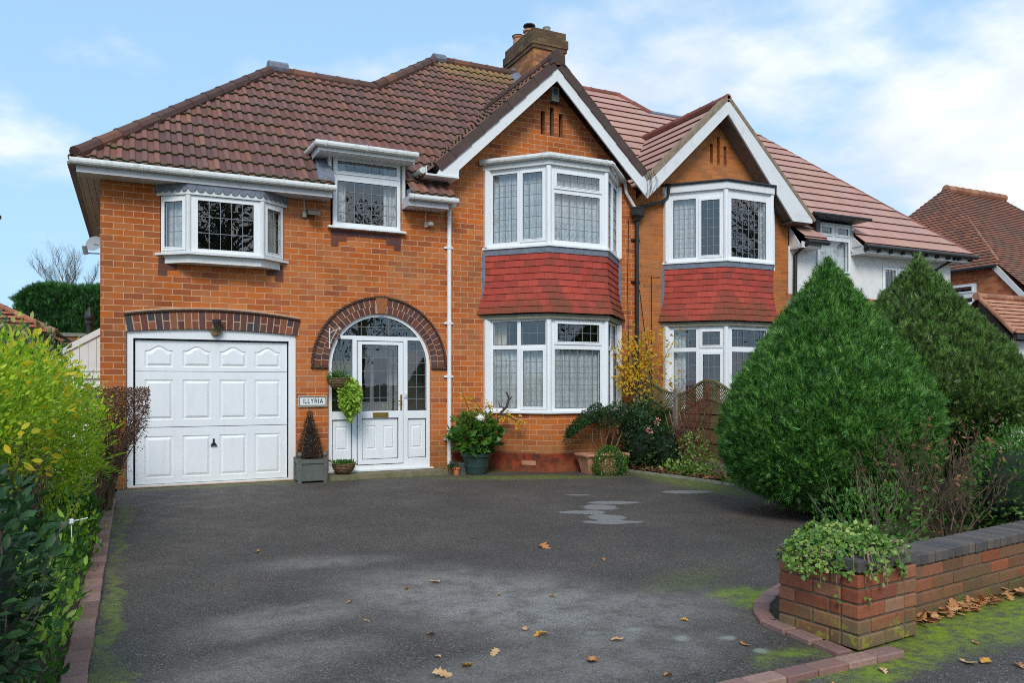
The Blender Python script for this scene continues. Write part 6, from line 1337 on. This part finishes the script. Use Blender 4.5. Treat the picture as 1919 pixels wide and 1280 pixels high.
for k in range(5):
    z = .002 + k * .0815 + .036
    for side in range(4):
        R4 = Matrix.Rotation(side * PI / 2, 4, 'Z'); x = -S_ / 2; first = (k % 2 == side % 2); ws = [.235, .145, .145] if first else [.13, .235, .16]
        off = .0 if first else .0; x = -S_ / 2 + (0 if first else .108)
        ws = [.24, .285] if first else [.115, .19, ]
        ws = [.228, .182, .107] if first else [.10, .20, .217]
        if first: seq = [(-S_ / 2, .228), (-S_ / 2 + .236, .172)]
        else: seq = [(-S_ / 2, .108), (-S_ / 2 + .116, .182), (-S_ / 2 + .306, .219 - .108 + .0)]
        # simple closed pattern: bricks fill the side up to the corner brick of the next side
        full = S_ - .108 - .008; cuts = [.0, .228, full] if first else [.0, .108, .108 + .228, full]
        for a, b in zip(cuts[:-1], cuts[1:]):
            a2 = -S_ / 2 + a + (.008 if a > 0 else 0); b2 = -S_ / 2 + b
            mb.cbox(PM @ R4 @ Matrix.Translation(((a2 + b2) / 2, -S_ / 2 + .054 + random.uniform(-.002, .002), z)) , b2 - a2, .108, .0725, .007)
mb.build('brickwork', M_pbrick, pr)
mb = MB()
for side in range(4):
    R4 = Matrix.Rotation(side * PI / 2, 4, 'Z'); full = S_ + .0 - .11 - .006
    for a, b in ((0, .21), (.217, full)): mb.cbox(PM @ R4 @ Matrix.Translation((-S_ / 2 + (a + b) / 2, -S_ / 2 + .054, .445)), b - a, .112, .068, .006)
mb.build('cap', M_blue, pr); mb = MB(); mb.cbox(PM @ Matrix.Translation((0, 0, .43)), S_ - .23, S_ - .23, .06, .004); mb.build('soil', M_soil, pr)
wl_ = empty('brick_garden_wall', (5.2, -8.4, 0), 'low front garden wall of weathered brick with blue brick coping', 'wall')
W0 = Vector((3.93, -8.52, 0)); mb = MB(); cap = MB(); LEN = 6.6
core = MB(); Mw = lambda s, z, d: Matrix.Translation(W0 + WD * s + WN * d + Vector((0, 0, z))) @ RW
core.cbox(Mw(LEN / 2, .16, .0), LEN, .19, .32, .004); core.build('mortar_core', M_wmort, wl_)
for k in range(4):
    for face in (-1, 1):
        s = -.12 * (k % 2)
        while s < LEN:
            a, b = max(s, .0), min(s + .228, LEN)
            if b - a > .03: mb.cbox(Mw((a + b) / 2, .036 + k * .0805, face * (.054 + random.uniform(-.002, .002))), b - a, .102, .0715, .006)
            s += .237
mb.build('brickwork', M_wbrick, wl_)
s = 0
while s < LEN: cap.cbox(Mw(s + .036, .358 + random.uniform(-.002, .002), random.uniform(-.003, .003)) @ Matrix.Rotation(random.uniform(-.012, .012), 4, 'Z'), .0700, .235, .068, .007); s += .0800
cap.build('coping', M_blue, wl_)
iv = empty('ivy', (3.69, -8.56, .46), 'variegated yellow-green ivy spreading over the top of the brick pier', 'ivy')
n = 3600; a = RNG.uniform(0, 2 * PI, n); q = np.sqrt(RNG.random(n)); P_ = np.stack([3.66 + .39 * q * np.cos(a), -8.52 + .32 * q * np.sin(a), 0.48 + (1 - q ** 2) * .06 + RNG.random(n) * .07 * (1 - q * .5)], 1)
P_[:, 2] -= np.clip(q - .72, 0, 1) * .35; P_[:, 2] += .035 * np.sin(P_[:, 0] * 19 + 1) * np.cos(P_[:, 1] * 15); P_[:, 0] += .04 * np.sin(a * 3); N_ = nrm(np.stack([np.cos(a) * q, np.sin(a) * q, np.full(n, .9)], 1))
mb = MB(); TP = []; random.seed(8)
for i in range(30):
    a_ = random.uniform(PI * .95, PI * 2.05); l = random.uniform(.03, .12) if i % 5 else random.uniform(.15, .3); st = Vector((3.67 + .30 * math.cos(a_), -8.54 + .30 * math.sin(a_), .50)); ou = Vector((math.cos(a_), math.sin(a_), 0))
    pts = [st - ou * .1, st + ou * .02 + Vector((0, 0, .02)), st + ou * .05 + Vector((0, 0, -l * .5)), st + ou * (.04 + random.uniform(-.02, .03)) + Vector((random.uniform(-.05, .05), 0, -l))]; mb.tube(pts, [.003, .003, .0025, .0015], 4)
    for _ in range(int(8 + l * 30)): t = random.random(); k = min(2, int(t * 3)); TP.append(pts[k].lerp(pts[k + 1], t * 3 - k) + Vector((random.gauss(0, .015), random.gauss(0, .015), random.gauss(0, .01))))
mb.build('stems', M_bark2, iv); TP = np.array([tuple(p) for p in TP]); m_ = len(TP)
P2 = np.concatenate([P_, TP]); N2 = np.concatenate([N_, np.tile((-.2, -.9, .4), (m_, 1))]); n = len(P2)
leaves('foliage', P2, rand_dir(n) + np.array([0, -.2, -.1]), N2 + RNG.normal(0, .45, (n, 3)), RNG.uniform(.017, .034, n), T_IVY, ML_ivy, iv)
# shrubs behind the wall
tw = empty('bare_shrub', (6.3, -7.45, 0), 'bare pale-stemmed twiggy shrub between the conifers behind the front wall', 'shrub'); mb = MB(); random.seed(17)
twigs(mb, (6.35, -7.3, 0), 15, 1.02, .45, .0085, 2, .9); twigs(mb, (5.8, -7.2, 0), 12, .9, .4, .006, 2, .8); mb.build('stems', M_twig3, tw)
P_ = RNG.normal(0, 1, (240, 3)) * (.4, .25, .22) + (6.3, -7.3, .75); leaves('dead_leaves', P_, rand_dir(240), rand_dir(240), RNG.uniform(.03, .06, 240), T_LEAF, ML_litter, tw)
bush('low_shrub', 'low mottled green shrub behind the wall right of the pier', 'shrub', [((5.0, -7.5, .30), (.35, .3, .28)), ((5.5, -7.3, .30), (.35, .3, .30))], T_SMALL, ML_green, (.025, .05), 1500, core=False, stems=((5.2, -7.5, 0), 12, .7, .4, .006, 1))
bush('cotoneaster', 'dense small-leaved shrub behind the wall at the right edge', 'shrub', [((7.3, -7.3, .45), (.5, .4, .5)), ((8.0, -6.9, .45), (.6, .5, .45)), ((8.8, -6.6, .5), (.6, .5, .5))], T_SMALL, ML_green, (.03, .055), 8000)
P_ = RNG.normal(0, 1, (30, 3)) * (.4, .15, .05) + (7.6, -7.4, .30); fr2 = empty('fern', (7.2, -7.5, 0), 'green fern fronds leaning over the wall at the right edge', 'fern')
leaves('fronds', P_, blend_dir(np.tile((0, -.3, .5), (30, 1)), .5, .8), np.tile((0, 0, 1.), (30, 1)), RNG.uniform(.2, .36, 30), T_FERN, ML_fern, fr2)
n = 900; P_ = np.stack([RNG.uniform(4.6, 9.5, n), RNG.uniform(-7.6, -6.0, n), RNG.random(n) ** 2 * .18 + .02], 1); P_[:, 1] += (P_[:, 0] - 4.6) * .14; P_ = P_[P_[:, 1] < np.interp(P_[:, 0], [4.5, 5, 6, 6.9, 7.3], [-7.5, -7.25, -6.45, -5.4, -4]) - .05]; n = len(P_)
gc2 = leaves('wall_ground_cover', P_, blend_dir(np.tile((0, 0, 1.), (n, 1)), .1, .7), rand_dir(n), RNG.uniform(.04, .07, n), T_IVY, ML_green); tag(gc2, 'low green ground cover under the conifers behind the front wall', 'ground cover', None, 'stuff')
# ================================================================ LEFT BORDER
yb = bush('yellow_green_bush', 'large bright lime and yellow leaved bush filling the left border', 'shrub', [((-.98, -3.9, 1.15), (.62, .8, .55)), ((-1.15, -4.8, 1.20), (.65, .8, .60)), ((-1.3, -5.6, 1.15), (.6, .6, .60)), ((-.68, -2.9, .95), (.42, .7, .50)), ((-.72, -3.6, .75), (.38, .6, .45))], T_LEAF, ML_yel, (.025, .055), 32000, core=False, up=.7)
mb = MB(); random.seed(4)
for y in (-3.1, -3.8, -4.5, -5.2): twigs(mb, (-.85, y, 0), 16, 1.15, .38, .009, 1, .5)
mb.build('stems', M_bark2, yb)
P_, N_ = on_ellipsoid(500, (-1.0, -4.4, 1.2), (.6, 1.6, .58), .1); leaves('autumn_leaves', P_, blend_dir(N_, .2, .8), blend_dir(N_, .5, .5), RNG.uniform(.06, .10, 500), T_LEAF, leafmat('butter_yellow_leaf', [(0, (.62, .50, .02)), (.6, (.72, .62, .03)), (1, (.62, .36, .02))], .5, .4), yb)
mb = MB(); mb.lathe((-1.45, -4.6, .0), [(.3, .1), (.5, .6), (.5, 1.3), (.2, 1.55)], 12, sy=3.2); mb.build('shade_core', ML_core, yb)  # added dark solid, stands in for shade deep in the bush
va = bush('variegated_climber', 'variegated cream and green climber mixed with russet leaves behind the yellow bush', 'climber', [((-1.15, -1.6, 1.55), (.42, .5, .48)), ((-1.45, -2.4, 1.65), (.4, .5, .42))], T_LEAF, ML_vari, (.06, .11), 2100, base=None)
bh = empty('brown_hedge', (-.15, -1.9, 0), 'clipped brown winter-bare hedge with flat top beside the garage door', 'hedge')
mb = MB(); random.seed(12)
for i in range(46):
    bx, by = random.uniform(-.42, -.22), random.uniform(-2.3, -1.5); tx, ty = random.uniform(-.44, .14), random.uniform(-2.35, -1.45); zt = random.uniform(.8, 1.33)
    pts = [Vector((bx, by, 0)), Vector((bx * .8 + tx * .2, by, .35)), Vector((bx * .4 + tx * .6, ty, zt * .7)), Vector((tx, ty, zt))]; mb.tube(pts, [.011, .009, .006, .002], 5)
    for _ in range(34):
        k = random.choice((1, 2, 2)); q = pts[k].lerp(pts[k + 1], random.random()); d_ = Vector((random.uniform(-1, 1), random.uniform(-1, 1), random.uniform(-.1, 1))).normalized() * random.uniform(.06, .17); e = q + d_
        e.z = min(e.z, 1.37); e.x = min(max(e.x, -.48), .19 - max(0, .9 - e.z) * .25); mb.tube([q, e], [.0028, .001], 3)
mb.build('twigs', noisy('brown_twig', (.10, .05, .03), (.20, .12, .07), 12, .9, 0), bh)
n = 5600; P_ = np.stack([RNG.uniform(-.48, .16, n), RNG.uniform(-2.4, -1.4, n), 1.37 - np.abs(RNG.normal(0, .28, n))], 1); P_[:, 0] -= np.clip(1.1 - P_[:, 2], 0, 1) * .12
leaves('dry_foliage', P_, rand_dir(n), rand_dir(n), RNG.uniform(.016, .034, n), T_SMALL, ML_brown, bh)
lr = empty('dark_leaved_shrub', (-.5, -8.1, 0), 'dark glossy broad-leaved evergreen shrub in the lower left foreground', 'shrub')
P_, N_ = on_ellipsoid(1900, (-.68, -8.15, .55), (.34, .62, .57), .45); P3, N3 = on_ellipsoid(420, (-.68, -7.4, .50), (.34, .55, .46), .45); P_ = np.concatenate([P_, P3]); N_ = np.concatenate([N_, N3]); n = len(P_)
leaves('foliage', P_, blend_dir(N_, .35, .55), blend_dir(N_, .9, .35), RNG.uniform(.045, .09, n), ([(0, 0, 0), (.3, .19, .04), (.65, .19, .05), (1, 0, -.05), (.65, -.19, .05), (.3, -.19, .04), (.5, 0, -.02)], T_LEAF[1]), ML_laurel, lr)
mb = MB(); twigs(mb, (-.62, -8.1, 0), 12, .95, .35, .010, 1, .6); twigs(mb, (-.6, -7.6, 0), 8, .85, .3, .008, 1, .6); mb.build('stems', M_bark, lr)
mb = MB(); mb.lathe((-.66, -8.0, .0), [(.15, .1), (.24, .4), (.22, .75), (.05, .9)], 10, sy=1.9); mb.build('shade_core', ML_core, lr)  # added dark filler in place of inner shade behind the leaves
P_ = RNG.normal(0, 1, (420, 3)) * (.018, .018, .010) + np.array([(-.32, -7.8, .55)])[RNG.integers(0, 1, 420)]
leaves('flower_buds', P_, rand_dir(420), rand_dir(420), RNG.uniform(.008, .014, 420), T_SMALL, ML_ivy, lr)
for i, (y, h, nn_, mm, lab) in enumerate(((-6.9, .42, 420, ML_lime, 'lush pale green leafy perennial spilling near the brick edging'), (-6.1, .34, 520, ML_fern, 'feathery blue-green perennial leaning over the brick edging'), (-5.2, .40, 520, ML_green, 'mid-green leafy perennial halfway along the left border'), (-4.2, .38, 480, ML_yel, 'bright green leafy perennial under the yellow bush'), (-3.2, .40, 520, ML_green, 'greyish green tufted plant near the brown hedge'))):
    r = empty('perennial', (-.45, y, 0), lab, 'plant', 'perennials along the left border')
    P_ = np.stack([-.50 + RNG.normal(0, .10, nn_), y + RNG.normal(0, .22, nn_), np.abs(RNG.normal(0, h * .5, nn_)) + .04], 1)
    leaves('foliage', P_, blend_dir(np.tile((.25, 0, .9), (nn_, 1)), .2, .5), rand_dir(nn_), RNG.uniform(.035, .08, nn_) if i % 2 == 0 else RNG.uniform(.03, .06, nn_), T_LEAF if i != 1 else T_SPRAY, mm, r)
n = 2600; P_ = np.stack([RNG.uniform(-.95, -.30, n), RNG.uniform(-8.9, -1.2, n), RNG.random(n) ** 2 * .22 + .02], 1)
g3 = leaves('border_ground_cover', P_, blend_dir(np.tile((.1, 0, 1.), (n, 1)), .1, .6), rand_dir(n), RNG.uniform(.035, .07, n), T_LEAF, ML_green); tag(g3, 'low mixed green ground cover along the left border', 'ground cover', None, 'stuff')
ff = empty('fern_clump', (-.35, -2.6, 0), 'yellowing fern fronds between the yellow bush and brown hedge', 'fern')
P_ = RNG.normal(0, 1, (22, 3)) * (.08, .2, .08) + (-.42, -2.7, .62); leaves('fronds', P_, blend_dir(np.tile((.5, -.2, .1), (22, 1)), .3, .5), np.tile((0, 0, 1.), (22, 1)), RNG.uniform(.25, .4, 22), T_FERN, ML_yel, ff)
mb = MB(); mb.tube([(-.50, -5.35, .42), (-.40, -5.35, .43), (-.30, -5.3, .44)], .004, 6); mb.tube([(-.40, -5.35, .30), (-.40, -5.35, .43)], .004, 6); mb.lathe((-.40, -5.36, .41), [(.01, 0), (.018, .01), (.018, .03), (.01, .04)], 8)
tag(mb.build('plant_support', M_white), 'white plastic plant support among the left border perennials', 'plant support')
# lantern just inside the left edge of the frame
lp = empty('lamp_post', (-.88, -5.55, 0), 'black lantern on a post at the left edge above the bushes', 'street lamp')
mb = MB(); lx, ly = -.945, -5.5
mb.tube([(lx, ly, 0), (lx, ly, 2.22)], .03, 10); mb.build('post', M_black, lp)
mb = MB(); mb.lathe((lx, ly, 2.2), [(.03, 0), (.05, .03), (.04, .05), (.085, .10), (.085, .12)], 8); mb.lathe((lx, ly, 2.52), [(.125, 0), (.14, .01), (.14, .03), (.09, .07), (.05, .10), (.05, .13), (.02, .15), (.025, .17), (.002, .19)], 8)
for k in range(6): a = k * PI / 3; mb.tube([(lx + .085 * math.cos(a), ly + .085 * math.sin(a), 2.31), (lx + .115 * math.cos(a), ly + .115 * math.sin(a), 2.52)], .008, 5)
mb.build('lantern_frame', M_black, lp)
mb = MB(); mb.lathe((lx, ly, 2.32), [(.078, 0), (.105, .20)], 6); mb.build('lantern_glass', mat('smoky_glass', (.25, .24, .22), .15), lp)
# ================================================================ FALLEN LEAVES
def oak_leaf(x, y, s, rot, lab, z=.006, tilt=.25, k=0, grp='fallen oak leaves on the tarmac', m=None):
    tv, tf = T_OAK; rr = random.Random(k); V = []
    for a, b, c in tv: V.append((s * (a - .5), s * b * (.9 + .2 * rr.random()), s * (.10 * math.sin(a * 5 + k) + abs(b) * .5 * (rr.random() * .6 + .2) + .03)))
    me = bpy.data.meshes.new('fallen_leaf'); me.from_pydata(V, [], tf); me.materials.append(m or LM[k % 3]); o = bpy.data.objects.new('fallen_leaf', me); COL.objects.link(o)
    o.location = (x, y, z); o.rotation_euler = (rr.uniform(-tilt, tilt), rr.uniform(-tilt, tilt), rot); return tag(o, lab, 'leaf', grp)
LM = [noisy('orange_oak_leaf', (.52, .22, .07), (.40, .15, .05), 30, .7, .2), noisy('tan_oak_leaf', (.58, .36, .18), (.50, .28, .12), 30, .7, .2), noisy('golden_oak_leaf', (.62, .33, .04), (.50, .22, .04), 30, .7, .2)]
DL = [(3.187, -5.786, .13), (1.932, -6.494, .09), (1.691, -6.589, .06), (1.511, -7.587, .07), (2.03, -7.74, .055), (2.064, -7.873, .10), (1.253, -6.758, .05), (1.707, -8.03, .08), (1.502, -8.139, .10), (2.108, -8.345, .10), (2.405, -8.128, .08), (2.961, -7.993, .055), (2.333, -8.681, .06), (1.348, -8.209, .11), (.938, -4.898, .06), (2.978, -8.49, .06), (1.25, -7.2, .04), (2.5, -7.2, .05), (3.4, -6.4, .05), (1.42, -7.95, .04), (2.2, -7.0, .04)]
random.seed(77)
for i, (x, y, s) in enumerate(DL): oak_leaf(x, y, s, random.uniform(0, 6.28), 'curled orange-brown oak leaf lying on the dark driveway', k=i, grp='fallen oak leaves on the driveway')
for i, (x, y, s) in enumerate([(3.822, -9.184, .09), (3.916, -9.212, .09), (4.009, -9.324, .07), (3.336, -9.075, .06), (2.98, -9.1, .05), (4.15, -9.0, .05), (4.5, -9.15, .07)]): oak_leaf(x, y, s, random.uniform(0, 6.28), 'golden oak leaf lying on the mossy pavement outside the wall', z=.0, k=i + 40, grp='fallen oak leaves on the pavement')
def fwall(n):
    s_ = RNG.uniform(.05, 3.2, n) ; d_ = -.135 - np.abs(RNG.normal(0, .05, n)) * np.clip(s_ - .4, .3, 1.6); return np.stack([W0.x + WD.x * s_ + WN.x * d_, W0.y + WD.y * s_ + WN.y * d_, .0 + RNG.random(n) * .045 * np.clip(1 - np.abs(d_ + .13) * 8, .1, 1)], 1)
litter('leaf_drift', 'drift of brown oak leaves piled along the foot of the front wall', 260, fwall, ML_oak, (.05, .095))
n = 260; litter('bed_leaf_litter', 'dead brown leaves scattered on the soil under the conifers', n, lambda n: (lambda x: np.stack([x, np.minimum(RNG.uniform(-7.9, -6.4, n), np.interp(x, [4.5, 5, 6, 6.9], [-7.55, -7.3, -6.5, -5.4])), np.full(n, .02)], 1))(RNG.uniform(4.5, 9, n)), ML_litter, (.05, .09))
# ================================================================ TREES ACROSS THE ROAD (they show in the window reflections)
random.seed(51)
for i, (x, y, h) in enumerate(((-12, -36, 13), (4.5, -33, 15), (12.5, -36, 13), (25, -38, 13), (42, -34, 18))):
    labs = ['broad tree across the road, reflected in the bow window', 'tall tree across the road behind the camera, left of centre', 'tall tree across the road behind the camera, in the middle', 'smaller round tree across the road, right of centre', 'tall tree across the road at the far right']
    r = empty('street_tree', (x, y, 0), labs[i], 'tree', 'trees across the road'); mb = MB(); mb.tube([(x, y, 0), (x + .2, y, h * .35), (x, y, h * .7)], [.35, .25, .1], 8)
    for _ in range(26): a = random.uniform(0, 6.28); z = random.uniform(.3, .75) * h; e = Vector((x + math.cos(a) * h * .3, y + math.sin(a) * h * .3, z + h * .2)); mb.tube([(x, y, z), Vector((x, y, z)).lerp(e, .5) + Vector((0, 0, .3)), e], [.10, .06, .02], 5)
    mb.build('trunk', M_bark, r); P_, N_ = on_ellipsoid(12000, (x, y, h * .62), (h * .33, h * .33, h * .38), .9)
    keep = np.sin(P_[:, 0] * 2.1) + np.sin(P_[:, 2] * 2.7 + P_[:, 0]) + RNG.normal(0, .8, 12000) > -.3; P_, N_ = P_[keep], N_[keep]; leaves('crown', P_, rand_dir(len(P_)), rand_dir(len(P_)), RNG.uniform(.12, .26, len(P_)), T_SMALL, ML_dark, r)

n = 420; P_ = np.stack([RNG.uniform(-.1, 4.2, n), RNG.uniform(-8.8, -2.5, n), np.full(n, .006)], 1); e_ = RNG.random(n) < .45; P_[e_, 0] = -.16 + np.abs(RNG.normal(0, .10, e_.sum()))
gr = leaves('leaf_fragments', P_, rand_dir(n) * (1, 1, .1), np.tile((0, 0, 1.), (n, 1)), RNG.uniform(.006, .018, n), T_SMALL, ML_litter); tag(gr, 'tiny scattered leaf crumbs on the driveway tarmac', 'debris', None, 'stuff')
